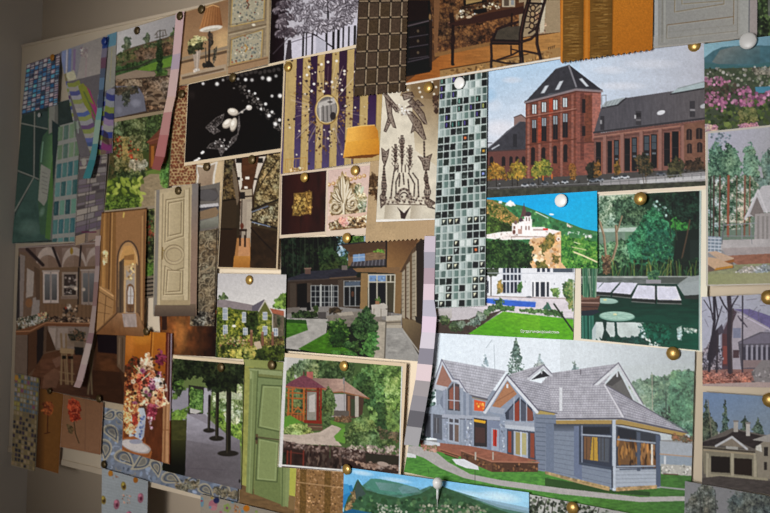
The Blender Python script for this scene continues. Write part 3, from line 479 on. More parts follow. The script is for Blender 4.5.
def p_house(c):
    c.G([(400, 325), (705, 340), (705, 440), (400, 440)], 'e6f1fb', 'e4ecf4', (430, 345), (520, 350)); c.G([(560, 335), (705, 340), (705, 440), (560, 440)], 'd8e0e6', 'aeb5b8', (580, 350), (695, 360))
    for x, w, h, y, cols in ((485, 6, 24, 375, '9aaab0 8598a0 b4c0c6'), (540, 6, 16, 370, 'a8b6b8 94a4a8'), (575, 5, 13, 372, '7a8c86 94a49c')): c.F([(x-w, y), (x, y-h), (x+w, y)], cols, 40, .5, 1.4)
    c.L([(494, 345), (495, 374)], .4, '98a2aa'); c.L([(486, 348), (492, 340)], .4, '98a2aa')
    c.L([(516, 338), (516, 376)], .8, '46544c')
    for k in range(13):
        y = 339+k*3; w = 1.5+k*.95; c.F([(516-w, y+2.5), (516-w*.5, y-1), (516+w*.5, y-1), (516+w, y+2.5), (516, y+3.5)], '4c6358 5f766a 3c5248 7a8e84', 16+k, .5, 1.5, .6)
    c.F([(640, 385), (652, 374), (662, 378), (672, 372), (684, 369), (705, 374), (705, 440), (660, 425)], '4d7050 3e5e44 5f8262 6a8a6c 35523c 476a56', 620, 1, 2.8); c.F([(628, 385), (640, 378), (656, 390), (652, 412), (640, 402)], '6a8468 587458 7c9478 86987c', 160, .8, 2.2)
    c.F([(670, 372), (692, 370), (692, 420), (668, 420)], '3f6a4c 4c7a58 35583f 5c8a66', 260, 1, 2.8); c.L([(652, 374), (652.6, 412)], .7, 'a49a88'); c.L([(666, 392), (666, 420)], 1.1, '2c3a30'); c.F([(662, 408), (670, 406), (670, 418), (662, 418)], '2a342c 1f2a24', 20, .7, 1.5)
    c.G([(620, 366), (700, 362), (700, 425), (640, 412)], 'b4bcba', '8fa294', (660, 370), (668, 415), .22)
    # wall of trees on the left edge
    c.F([(405, 390), (434, 360), (436, 400), (430, 440), (405, 445)], '3d5a52 55736a 2c443e 6a867c', 200, .9, 2.4)
    # lawns and ground
    c.P([(400, 440), (700, 470), (700, 530), (400, 490)], '4c8438'); c.N([(400, 440), (700, 470), (700, 530), (400, 490)], .2, 4, 1.4, .2); c.G([(590, 470), (705, 465), (705, 530), (590, 520)], '47762f', '3c6430', (600, 480), (690, 490)); c.N([(590, 470), (705, 465), (705, 530), (590, 520)], .18, 4, 1.4)
    c.G([(545, 478), (600, 486), (650, 492), (650, 496), (545, 488)], '2e4c24', '294420', (545, 480), (650, 490))
    # rear roofs
    roof_tiles(c, [(551, 373), (618, 363.5), (600, 390), (540, 385)], 8, 'a6a5ae', '7c7a84'); c.R(580, 369.6, 581.4, 374.6, '6f6c74')
    c.P([(604, 386), (618.4, 371), (634, 402)], '62605f'); c.P([(606, 384), (618.4, 372), (622, 379), (612, 386)], '4a4848')
    c.L([(593.4, 387), (618.6, 365)], 3.4, 'd2d4da'); c.L([(618.4, 364), (641.6, 404)], 3.2, 'c8cad0'); c.L([(592, 386), (618.4, 362.8), (643, 403.6)], 1, '6d6b78'); c.R(616.2, 372, 618, 377, 'c2c4ca')
    roof_tiles(c, [(510, 374), (543, 364.6), (530, 380), (517, 383)], 5, 'a8a7b0', '85838c'); c.P([(531, 380), (543.4, 370.6), (549.6, 376)], '222228'); c.L([(528.4, 378.6), (543.4, 366.6), (551, 375)], 2.6, 'c6c8d0'); c.L([(528.4, 377), (543.6, 364.8), (552, 374)], .9, '6c6a78'); c.R(541, 371.4, 542.4, 374, 'b4b6bc')
    # main hip roof
    roof_tiles(c, [(507, 375), (560, 388), (557, 412.5), (538, 411)], 12, 'a5a5b0', '77757f'); roof_tiles(c, [(549, 386), (606, 385), (622, 418), (552, 418.5)], 14, 'aeadb6', '7d7b86'); roof_tiles(c, [(606, 385), (640, 405), (686, 432), (622, 418)], 9, 'a09fa9', '716f7b')
    c.L([(605, 385), (614, 400), (623, 417)], 2.6, 'cac9d0'); c.L([(606.6, 386), (625, 417.6)], .6, '7c7a86'); c.R(559.4, 387.6, 562.4, 411, 'd4d6dc'); c.L([(606, 385), (640, 404.6), (687, 431)], 1, '5e5c68')
    c.L([(547, 419), (622, 418.6), (688, 433)], 1.8, '55535d'); c.P([(546, 420.4), (622, 419.8), (687, 433.6), (682, 436.4), (622, 424.6), (546, 424.4)], 'a08650'); c.L([(546, 424.6), (622, 424.8), (682, 436.4)], 1, '4c4030'); c.P([(537, 409), (556, 413.5), (552, 416.5), (536, 414)], 'a89458'); c.L([(537, 409.4), (557, 413.4)], 1, '58565f')
    # left wing
    c.P([(436, 390), (442, 362), (470, 384), (500, 392), (500, 452), (437, 446)], '8a93a2'); roof_tiles(c, [(442, 359.4), (506, 371), (486.5, 399), (464, 394)], 11, 'b4b5bf', '83818c')
    c.P([(434.6, 386), (442, 364), (451.6, 381.6), (447, 388.6)], '9a7062'); c.P([(434, 384), (447.6, 387), (446, 391.6), (434, 389)], 'b6bac4'); c.L([(433.6, 388), (442, 361.4)], 2.8, 'c4c8d2'); c.L([(442.4, 361), (452.6, 380.4), (458.6, 381.2), (466.4, 394)], 2.6, 'c8ccd6'); c.L([(432.4, 388), (441.8, 359.4), (453, 379), (459, 380), (467.4, 393)], .9, '6e6c7c'); c.L([(466, 394.6), (487, 399.4)], 2, '5e5c66'); c.L([(467, 396.4), (486, 400.8)], 1.2, '8f8470')
    c.P([(448, 389), (453, 383), (459.4, 384.4), (460, 411), (448, 410)], '4a4448'); c.P([(449.4, 390), (453.4, 386), (453.4, 409), (449.4, 408.6)], '8a5648'); c.P([(455, 386), (459, 387), (459, 410), (455, 409)], '6e4c46'); c.L([(454.2, 383), (454.2, 410)], 1, 'c0c4ce'); c.L([(448, 400), (460, 401)], .9, 'b4b8c4')
    c.P([(440, 400), (446, 388), (446, 414), (440, 414)], '767f90'); c.P([(462, 390), (472, 396), (472, 440), (462, 438)], '7e889a'); c.R(466, 393, 469, 444, '98a0b0'); c.R(461, 388, 463.4, 442, '97a0b0'); c.R(443, 390, 445.6, 440, '929aac')
    c.P([(474, 399.4), (486, 402), (485, 411.4), (474, 410.6)], 'd8582a'); c.F([(475, 402), (485, 404), (484, 409), (475, 408)], 'f0a040 e8762e ffc860', 14, .5, 1.3); c.outline([(473.6, 399), (486, 401.6), (485, 412), (473.6, 411)], 1, '9aa0ae')
    c.P([(426, 408), (440, 404), (445, 412), (440, 416), (424, 414)], '9aa4b4'); c.P([(424, 413), (442, 415), (442, 440), (424, 436)], '585c66'); c.R(427, 416, 430, 437, '3c3e46'); c.R(434.5, 418, 439, 433, '4e4e54'); c.L([(436.6, 418), (436.6, 433)], .6, '90949e'); c.R(431, 414, 433, 438, '8b93a3')
    c.P([(442, 414), (500, 417), (500, 420.6), (442, 417.6)], 'a2a8b6'); c.L([(442, 418), (500, 421)], .8, '50525c')
    for x in (446, 467, 471): c.F([(x-2, 418), (x+2, 418), (x+2, 446), (x-2, 446)], '97a0b2 aab2c0 848da0', 26, .9, 1.5, .5)
    c.P([(448, 417.6), (459.6, 418.6), (459.4, 444), (448, 442)], 'a4acba'); c.P([(449.2, 418.6), (453, 419), (453, 422.4), (449.2, 422)], '4c4a50'); c.P([(454.6, 419), (458.6, 419.4), (458.6, 423), (454.6, 422.6)], '4c4a50'); c.P([(449.2, 424), (453, 424.4), (453, 440.6), (449.2, 440)], '545058'); c.P([(454.6, 424.4), (458.6, 425), (458.6, 442), (454.6, 441.2)], '6e5c54')
    c.P([(473, 417.6), (487, 419.6), (487, 447), (473, 446)], '2e2a2c'); c.P([(473.6, 419), (486, 421), (485, 423.6), (473.6, 421.6)], 'd8a428'); c.P([(475, 427), (485, 428), (485, 443), (475, 442.6)], '463230'); c.R(472.4, 417, 474, 446, '8a94a6')
    c.P([(487, 420), (500, 421), (500, 452), (487, 449)], '79839a'); c.P([(491.4, 428), (499, 429), (499, 451), (491.4, 450)], '9ba4b4'); c.P([(493, 429.4), (497, 430), (496.6, 446.4), (493, 446)], 'b83222'); c.L([(495.4, 429.6), (495.4, 446)], .6, '641c16')
    # middle gable
    c.P([(487, 412), (507, 376), (536, 412), (538, 460), (500, 456), (500, 416)], '8a95a8'); c.P([(491.6, 407), (507.4, 381), (517, 394), (507, 402), (500, 408)], 'a87656'); c.L([(495, 402), (514, 391)], .5, '7a523c'); c.P([(490, 406), (505, 408.6), (503, 414.4), (490, 412)], '9ca4b4'); c.R(506.2, 384, 508.4, 388, 'd6d8de')
    c.P([(505, 413), (519, 397), (532, 408), (534, 420), (506, 419.6)], '353b4a'); c.P([(509, 411), (513.6, 405), (513.6, 420), (509, 420)], '5c6070'); c.P([(514.6, 404), (519.4, 400), (519.4, 421), (514.6, 421)], '8a3c2c'); c.P([(521, 401), (526, 405), (526, 421), (521, 421)], '4e5260'); c.P([(527, 406), (533, 412), (533, 421), (527, 421)], '7a463a')
    for x in (514, 520.2, 526.6): c.L([(x, 398), (x, 422)], 1, 'aab2c0')
    c.L([(485, 412), (507, 377)], 3.4, 'd0d4dc'); c.L([(507, 377), (537, 412)], 3.2, 'd4d8e0'); c.L([(484, 410.6), (507, 374.6), (539, 411)], 1.1, '5c5a6a')
    c.P([(505, 424), (538, 427), (538, 431.6), (505, 428)], 'b8bec8'); c.P([(505, 421), (538, 423), (538, 427.4), (505, 424.4)], '9ba2b0')
    for x in (502, 541, 544.6): c.F([(x-2.4, 416), (x+2.4, 416), (x+2.4, 470 if x > 520 else 456), (x-2.4, 470 if x > 520 else 456)], '98a2b4 aeb6c4 8690a4', 34, 1, 1.7, .5)
    c.P([(507, 429), (536, 432), (536, 462), (507, 457)], '424654'); c.P([(508, 431), (511.4, 431.4), (511.4, 453), (508, 452)], '8a4030'); c.P([(513.6, 431), (528, 432.6), (528, 460), (513.6, 457.6)], 'a6aebc'); c.P([(515.6, 432), (520, 432.6), (520, 455), (515.6, 454)], '9a8a5a'); c.P([(522, 433), (526.4, 433.4), (526.4, 455), (522, 454.6)], 'b0a878'); c.P([(530.4, 433), (534.4, 433.4), (534.4, 458), (530.4, 457.4)], '844434'); c.L([(521, 432), (521, 458)], .9, 'd2d6de')
    # right block
    c.P([(534, 414), (556, 415), (556, 474), (536, 470)], '747e90')
    for k in range(12): c.L([(536, 418+k*4.6), (556, 419+k*4.7)], .6, '525b6c')
    c.P([(546, 424), (613, 424), (613, 490), (577, 482), (545, 473)], '7a8494'); c.G([(546, 424), (613, 424), (613, 431), (546, 431)], '2c3038', '5c6474', (580, 424), (580, 431), .8)
    for k in range(10): c.L([(546, 430+k*4.4), (580, 432+k*5), (613, 434+k*5.6)], .5, '5a6478', .8)
    c.P([(546, 424), (554, 424), (554, 473), (546, 472)], '6b768a'); c.P([(574, 426), (582, 426), (582, 480), (574, 476)], '66718a'); c.R(579, 426, 580.6, 464, '39404e')
    c.P([(581, 426), (611.6, 426), (611.6, 468), (580.4, 463)], '343a48'); c.P([(583, 427), (610, 427), (610, 434), (583, 434)], '23262e'); c.P([(583, 435.4), (610, 437), (609.4, 463), (583, 459.6)], '40424c'); c.P([(584, 436.4), (591, 437), (590, 460), (584, 459)], '6e5038'); c.P([(592, 437), (597.4, 437.4), (598, 461), (590, 460)], 'b08c3a'); c.P([(598.6, 438), (609, 438.6), (608.6, 462), (598.6, 461)], '4e545e')
    for x in (586.6, 593.6, 601, 604.4): c.L([(x, 438), (x, 460)], .5, '3a2c24')
    c.L([(582, 434.6), (611, 436.4)], 1.5, '9aa2b0'); c.L([(580, 463.4), (611, 468.6)], 2.6, '3e4656'); c.L([(582, 426), (582, 462)], 1.1, '8a94a6')
    c.P([(613, 424), (660, 433), (660, 488), (613, 491)], 'a0a8b4'); c.P([(616, 426), (660, 434.6), (659, 468), (616, 468)], '3c404a')
    for k in range(5): c.L([(616, 471+k*4), (660, 471+k*3.6)], .5, '78818f')
    c.P([(618, 428), (636, 431), (636, 439.4), (618, 437.6)], '262830'); c.P([(641, 432.4), (655, 435), (655, 442), (641, 440)], '343840'); c.P([(618, 440.4), (635.6, 442.6), (635, 465), (618, 464.6)], '6a4c30'); c.P([(641, 443), (655, 444.6), (654.6, 465.6), (641, 465)], '8a6440'); c.F([(618, 441), (655, 445), (655, 465), (618, 464)], '3a281c 9a6e3c 553820 8c6236', 50, .6, 1.4, 4, 0); c.P([(637, 432), (640.4, 432.6), (640.4, 471), (637, 471)], '4c5464'); c.L([(618, 439.4), (655, 443)], 1.6, '8c94a2'); c.L([(617, 466.6), (655, 466)], 1.3, '9aa2b0'); c.L([(620, 469.4), (658, 468.6)], 1.3, '4a5262'); c.R(651, 444, 653, 465, 'd0c8bc')
    c.P([(656, 434.6), (660.6, 435.6), (660.6, 487), (656, 487)], '4e586c'); c.R(612.4, 420, 615.6, 490.6, 'b2bac6'); c.L([(612, 421), (612, 490)], .6, '444c5c'); c.R(611.4, 466, 613, 488, '39404c')
    c.P([(545, 471), (577, 479.4), (577, 483), (545, 474)], 'a08a64'); c.P([(577, 479), (610, 487), (609, 491), (577, 483)], 'ae9468'); c.P([(616, 487.6), (657, 485), (657, 488.6), (616, 491.4)], 'a88c64'); c.N([(545, 471), (610, 487), (657, 485), (657, 489), (616, 491), (545, 474)], .3, 2.4)
    # terrace
    c.P([(420, 440), (441, 443), (470, 446), (500, 452), (540, 461), (495, 464), (440, 452), (421, 448)], '8e5a48'); c.P([(461, 451), (492, 462), (492, 472), (461, 459)], '5e4030'); c.P([(492, 462), (538, 463), (538, 472), (492, 472)], '4c3326'); c.F([(462, 453), (492, 464), (537, 465), (537, 471), (492, 471), (462, 459)], '7a5438 3c281e 8c6444 59402e', 90, .7, 1.7, .6); c.L([(461, 450.6), (492, 461.6), (539, 462.6)], 1.2, 'a4705a'); c.N([(440, 446), (500, 452), (538, 461), (492, 461)], .14, 5, 1.2)
    for k in range(4): c.L([(439+k*2, 449+k*1.7), (459-k*.5, 455.4+k*1)], 1, ('a06a50', '4e3226', '935c46', '46301f')[k])
    c.P([(404, 446), (418, 446), (436, 452), (448, 462), (470, 474), (500, 480), (560, 488), (640, 497), (696, 496), (696, 500.6), (640, 502), (560, 494), (500, 485.6), (464, 478), (440, 468), (424, 458), (404, 451)], 'a8a4a2'); c.N([(404, 446), (470, 474), (696, 496), (696, 501), (560, 494), (440, 468), (404, 452)], .06, 4)
    c.P([(452, 459), (464, 459), (478, 466), (479, 470), (466, 468), (456, 464)], 'd6d8de'); c.P([(406, 452), (416, 455), (416, 458), (406, 457)], 'd0d2d4'); c.P([(424, 440), (440, 443), (440, 446), (422, 445)], 'c8ccd2'); c.F([(420, 444), (438, 446), (436, 452), (424, 450)], '9a6a5c b08a7c 6e8a50', 30, .7, 1.6)
    for x in (475.6, 493): c.R(x-.8, 452, x+.8, 460, 'b0a89c')
    c.L([(475, 470), (475, 484)], .5, '3c4a34'); c.L([(428, 468), (429, 474)], .4, '35502c')
    # garage behind
    c.P([(660, 441), (694, 444), (694, 456), (660, 454)], '9aa0a8'); c.P([(660, 454), (694, 457), (694, 467), (660, 466)], '8793a0'); c.L([(660, 454), (694, 457)], 1.1, 'a88a70'); c.R(664, 456, 666, 466, 'c0c4c8'); c.P([(661, 464), (694, 466), (694, 476), (661, 474)], 'a9a7a0'); c.F([(661, 464), (694, 466), (694, 475), (661, 474)], 'c0beb6 8c8a84 d0cec8', 50, .7, 1.6, .7); c.L([(664, 474), (678, 474.6)], 1, '5a4034'); c.F([(672, 434), (694, 437), (694, 443), (672, 440)], '6a4434 82563e 4c5a40', 40, .8, 1.8)
    c.L([(660, 487), (690, 490)], 1.3, '98969a')
def p_mountain_blossom(c):
    c.G([(700, 34), (800, 30), (800, 70), (700, 70)], '8ebccc', '6f9cb0', (706, 50), (775, 40))
    c.P([(700, 60), (704, 58), (713, 51), (722, 47), (735, 46), (752, 45), (775, 46), (800, 50), (800, 78), (700, 72)], '46707c'); c.G([(712, 62), (720, 50), (735, 46), (760, 46), (760, 64), (718, 64)], '6e7c7c', '4a6c74', (730, 48), (745, 66)); c.N([(700, 60), (722, 47), (800, 48), (800, 76), (700, 72)], .1, 6, 4)
    c.P([(700, 62), (716, 64), (745, 66), (770, 62), (800, 64), (800, 90), (700, 80)], '3f6c70'); c.P([(700, 69), (800, 66), (800, 140), (700, 140)], '45503c')
    c.F([(700, 68), (800, 66), (800, 86), (700, 86)], '4a5a42 6a7458 35442f 8a8a7a 58684a b8b4b0', 240, .6, 1.7); c.P([(755, 87), (800, 85), (800, 92), (756, 93)], '4a8ca8'); c.F([(752, 68), (775, 66), (775, 76), (756, 76)], '8a8678 9c9484 746e62', 40, .8, 2)
    c.F([(702, 100), (800, 98), (800, 136), (702, 136)], '46592c 5a6c34 384a24 6a7a3c 2a3a20', 320, .9, 2.6); c.F([(702, 80), (740, 84), (745, 92), (722, 104), (702, 110)], '4a3c34 5a4a40 3a3a2c', 120, .8, 2)
    c.F([(704, 78), (722, 76), (734, 82), (720, 86), (704, 84)], 'b06c90 c884a4 9a587c a86488', 44, .7, 1.6, ang=0, a=.85); c.F([(704, 94), (718, 92), (728, 102), (724, 112), (706, 104)], 'a86488 c080a0 905078 b87494', 70, .8, 1.8, ang=0, a=.85); c.F([(726, 96), (748, 84), (752, 92), (770, 90), (770, 100), (752, 108), (732, 104)], 'a05c82 b87498 8a4a70 c488a8', 110, .8, 1.9, ang=0, a=.85); c.F([(704, 124), (716, 124), (720, 130), (705, 132)], 'c0809c d8a0b4 d8b8a0', 40, .8, 2); c.F([(738, 124), (758, 122), (760, 130), (740, 130)], 'b87898 c890a8', 36, .7, 1.7); c.F([(738, 110), (756, 108), (758, 122), (740, 124)], '7a7a44 8a8450 68703c', 60, .9, 2.2)
def p_deck_house(c):
    c.G([(700, 128), (800, 122), (800, 180), (700, 180)], 'a8a8b6', '9c9ca0', (712, 140), (770, 160))
    c.F([(708, 150), (716, 142), (724, 150), (728, 142), (736, 150), (742, 164), (740, 184), (708, 186)], '4c6e54 5c7e62 3c5c48 6c8a70 2f4c3c', 360, .9, 2.4); c.F([(744, 150), (750, 142), (756, 150), (760, 164), (760, 184), (742, 184)], '5c7e68 6e8e78 4a6a58', 180, .9, 2.2); c.F([(762, 156), (768, 148), (790, 156), (790, 186), (762, 184)], '5a746a 6c867a 4c665c', 130, .9, 2.2)
    c.F([(708, 134), (730, 132), (730, 140), (712, 150)], '7a8890 8a96a0 66767c', 40, .5, 1.3)
    c.P([(704, 180), (800, 178), (800, 250), (704, 250)], '6a7a6c'); c.F([(704, 176), (760, 176), (752, 226), (704, 234)], '3f5a46 4f6c54 2f4636 62806a 8a9488 a8aaa8', 420, .9, 2.6); c.F([(752, 178), (800, 178), (800, 196), (765, 192)], '64786e 788c80', 90, .9, 2.4)
    for x, w, col in ((714, 1.6, '4a3a34'), (720, 1.6, '5a4036'), (728.5, 2.4, '8a5440'), (745, 1.8, '7a5444'), (737, 1, '6a5848'), (711, 1, '38322c'), (750, 1.2, '84604e')): c.L([(x, 176), (x-.6, 236)], w, col)
    c.P([(744, 218), (758, 192), (762, 186), (800, 182), (800, 214), (766, 212), (752, 216)], 'b2b0b2'); c.P([(750, 214), (757, 197), (764, 213), (757, 219)], '77706c'); c.L([(745, 219), (758, 190), (767, 213)], 1.8, 'c0bec0'); c.P([(755, 214), (800, 210), (800, 250), (754, 250)], '9b9694')
    for x in (757, 762, 766, 771, 776): c.P([(x, 216), (x+2.4, 216), (x+2.4, 240), (x, 240)], '86827f')
    c.P([(722, 240), (800, 238), (800, 256), (720, 250)], 'a7a3a2'); c.P([(722, 248), (800, 246), (800, 262), (730, 262)], '9a9290'); c.N([(722, 240), (800, 238), (800, 262), (722, 258)], .06, 8)
    c.L([(724, 225), (756, 223)], .9, '8d8f92'); c.L([(723, 236), (756, 236)], .7, '84868a'); c.L([(724, 222), (722, 244)], .9, '65686c'); c.L([(742, 224), (742, 240)], .8, '8a8c90'); c.L([(750, 224), (752, 244)], .7, '7a7c80')
    c.P([(708, 236), (722, 237), (720, 254), (708, 252)], '74828e')
    for k in range(5): c.L([(708, 238+k*3.4), (721, 238.6+k*3.4)], 1, 'c0c6cc')
    for k in range(3): c.L([(711+k*4, 237), (710.6+k*4, 253)], .8, 'b4bac2')
    c.P([(722, 256), (800, 252), (800, 266), (740, 266)], '8a6250'); c.N([(722, 256), (800, 252), (800, 266), (740, 266)], .12, 4, 2)
    c.P([(704, 266), (800, 262), (800, 300), (704, 300)], '86896a'); c.N([(704, 266), (800, 262), (800, 300), (704, 300)], .12, 4, 2); c.P([(704, 262), (733, 262), (734, 268), (708, 272), (704, 270)], '6a5a50')
    c.P([(708, 252), (716, 251), (734, 258), (733, 262), (722, 262)], 'b49c86'); c.P([(722, 262), (734, 259), (734, 262), (723, 264)], '8a5a30'); c.P([(707, 257), (716, 258), (733, 265), (732, 267), (716, 270), (707, 264)], 'b89c80'); c.P([(716, 268), (733, 265.4), (733, 267.6), (714, 270.6)], 'a87a30')
    c.F([(732, 272), (748, 266), (775, 264), (795, 266), (795, 272), (742, 273)], '9c9a9c b2b0b2 86848a 8c8e7c', 90, .8, 2.4, .6); c.G([(704, 274), (800, 272), (800, 290), (704, 290)], '8c9066', '9a9678', (708, 276), (775, 280), .7)
    c.G([(700, 120), (800, 120), (800, 300), (700, 300)], 'b4b0b4', 'b4b0b4', (0, 0), (1, 1), .05)
def p_tree_house(c):
    c.G([(698, 290), (800, 288), (800, 392), (698, 392)], 'a2a2b2', '9898a4', (705, 300), (775, 320))
    c.P([(736, 309), (775, 328), (800, 340), (800, 342), (774, 331), (762, 334), (742, 340), (736, 372), (722, 372), (720, 330)], '85808e'); c.P([(736, 310), (770, 328), (745, 342), (740, 370), (730, 370), (730, 330)], '9a929c')
    c.P([(733, 309), (750, 309), (800, 326), (800, 344), (775, 331), (742, 312)], '665e84'); c.N([(733, 309), (750, 309), (800, 326), (800, 344), (742, 312)], .1, 3, 2); c.P([(722, 334), (733, 309), (737, 312), (730, 330), (728, 372), (722, 372)], '4e3e48')
    c.P([(738, 342), (760, 332), (800, 334), (800, 376), (742, 376)], '57525c'); c.P([(738, 343), (762, 333), (800, 334), (800, 342), (745, 344)], '6c6674')
    for k in range(7): c.R(746+k*5, 345, 748.4+k*5, 362, '8a8694'); c.R(743+k*5, 347, 745.4+k*5, 360, '3e3a46')
    c.P([(742, 360), (800, 360), (800, 366), (742, 368)], '7e6e70'); c.R(733, 328, 741, 338, '76788c'); c.R(733, 350, 739, 358, '4c3a40'); c.R(722, 334, 729, 366, '54383c'); c.R(723, 346, 727, 364, '7a4440'); c.P([(716, 330), (722, 324), (724, 332), (718, 336)], '4a4450')
    for k in range(3): c.L([(738+k*2.6, 316+k*3), (741+k*3, 321+k*3)], 1.1, '4c4450')
    c.L([(738, 313), (770, 330), (798, 343)], 1, 'b4acbc')
    c.F([(702, 350), (712, 340), (722, 350), (722, 374), (702, 374)], '6a6470 4a424c 8a828c 3a343c', 130, .9, 2.4); c.P([(707, 356), (711, 336), (718, 328), (718, 352), (712, 362), (707, 360)], '332c36')
    c.P([(700, 370), (800, 368), (800, 392), (700, 392)], '80605c'); c.F([(701, 371), (752, 372), (752, 384), (701, 385)], '92625a 7a4e48 a87468 6a4844 8e7470', 280, .7, 1.8, .6); c.P([(752, 372), (762, 360), (800, 362), (800, 388), (756, 388)], '7a7476'); c.F([(752, 370), (795, 364), (795, 386), (754, 386)], '8c8688 645e60 9c9698', 100, .8, 2, .5); c.P([(700, 384), (760, 382), (800, 384), (800, 390), (700, 388)], '9c8a88')
    def tree(pts, w, col='302a34'): c.L(pts, w, col)
    tree([(729, 297), (730, 312), (729, 335), (730, 372)], 4.4, '393038'); tree([(733, 309), (731, 340), (732, 372)], 1.6, '463b40'); tree([(742.6, 296), (742.4, 372)], 1.5, '3c3640')
    tree([(714, 296), (714.6, 320), (712, 340), (709, 371)], 2.6); tree([(715, 296), (718, 318), (714, 334)], 1.4); tree([(709, 297), (713, 320)], 1.2); tree([(720, 297), (724, 305), (729, 312)], 1.6); tree([(738, 296), (733, 304), (730, 312)], 1.4); tree([(704, 300), (713, 314)], .9); tree([(722, 306), (716, 326)], 1)
    tree([(718, 334), (716.6, 372)], 2, '3a323a')
    for k in range(26):
        x = 702+c.rng.random()*60; y = 294+c.rng.random()*30; tree([(x, y), (x+c.rng.normal(0, 6), y+c.rng.normal(-3, 4))], .4, '5a5464')
def p_garage(c):
    c.G([(698, 388), (800, 394), (800, 440), (698, 430)], '62748e', '6a7684', (720, 395), (735, 430))
    for x, y, h, w in ((706, 440, 40, 9), (725, 440, 40, 7), (745, 432, 16, 8), (758, 436, 18, 9)):
        c.L([(x, y-h), (x, y)], 1, '2c2e28'); c.F([(x-w*.7, y), (x-w*.35, y-h*.6), (x, y-h), (x+w*.35, y-h*.6), (x+w*.7, y)], '36443a 2a362e 46544a 525e50', int(h*4), .7, 1.9)
    c.F([(702, 416), (716, 420), (718, 442), (702, 442)], '3a443c 4c564a 2c342e', 120, .8, 2); c.L([(708, 400), (712, 440)], .8, '6a665c')
    c.P([(702, 442), (714, 436), (732, 428), (760, 434), (800, 440), (800, 490), (702, 482)], '55504c'); c.P([(702, 442), (726, 436), (736, 430), (770, 438), (762, 452), (748, 446), (732, 438), (716, 446), (702, 446)], '2e2828'); c.N([(702, 442), (736, 430), (770, 438), (762, 452), (702, 446)], .15, 3, 1.5)
    c.R(733.6, 421, 738, 432, '8c8884'); c.R(746, 423, 750, 436, '97938f'); c.R(733, 420.4, 738.6, 422, '6a6664'); c.R(745.4, 422, 750.6, 424, '6c6866')
    c.P([(702, 446), (765, 452), (768, 478), (704, 474)], '6c675a'); c.P([(732, 438), (746, 448), (719, 445)], '6e665c'); c.L([(716, 446), (732, 437), (747, 449)], 2.2, '9a9a9c'); c.P([(726, 446), (738, 447), (738, 450), (726, 449)], '8a8884')
    c.L([(702, 447.6), (765, 453)], 1.6, '3a3430'); c.L([(704, 450), (764, 455)], 1.6, '847a68')
    c.P([(711, 456), (730, 457), (730, 473), (711, 472)], '1c1512'); c.P([(734, 458), (752, 459), (752, 476), (734, 474)], '231a15')
    for x in (706, 731, 753.6): c.P([(x, 453), (x+3, 453.4), (x+3, 478), (x, 477)], '8a8474')
    c.R(708, 458, 711, 480, '7c7668'); c.P([(755, 448), (770, 436), (800, 434), (800, 482), (758, 478)], '756f64'); c.R(764, 447, 768, 456, '2a2624'); c.R(764, 462, 767, 470, '2a2422'); c.P([(752, 440), (770, 434), (800, 432), (800, 440), (768, 442)], '84807c'); c.P([(756, 446), (761, 444), (762, 452), (756, 450)], 'a4a29c')
    c.P([(710, 474), (768, 478), (768, 482), (710, 478)], '7e7868'); c.P([(702, 478), (720, 476), (800, 484), (800, 500), (702, 486)], '413c3a'); c.N([(702, 478), (720, 476), (800, 484), (800, 500), (702, 486)], .15, 4, 1.5)
def p_corner_trees(c):
    c.G([(682, 478), (800, 498), (800, 540), (682, 540)], '77777a', '6a6a6c', (690, 485), (770, 510))
    c.F([(686, 502), (697, 488), (706, 484), (716, 490), (717, 512), (712, 530), (684, 530)], '4c504a 5c605a 3c403c 6a6e68 484e44', 280, .7, 2); c.L([(715, 490), (716, 515)], .6, '38383a'); c.F([(728, 500), (735, 492), (755, 492), (790, 498), (790, 530), (728, 530)], '3f443e 4c524c 33383a 5a605a', 360, .8, 2.4); c.F([(728, 492), (740, 488), (740, 500)], '5a5c5a', 20, .5, 1.2)
    for x in (700, 708): c.L([(x, 492), (x+1, 525)], .5, '3c3a38')
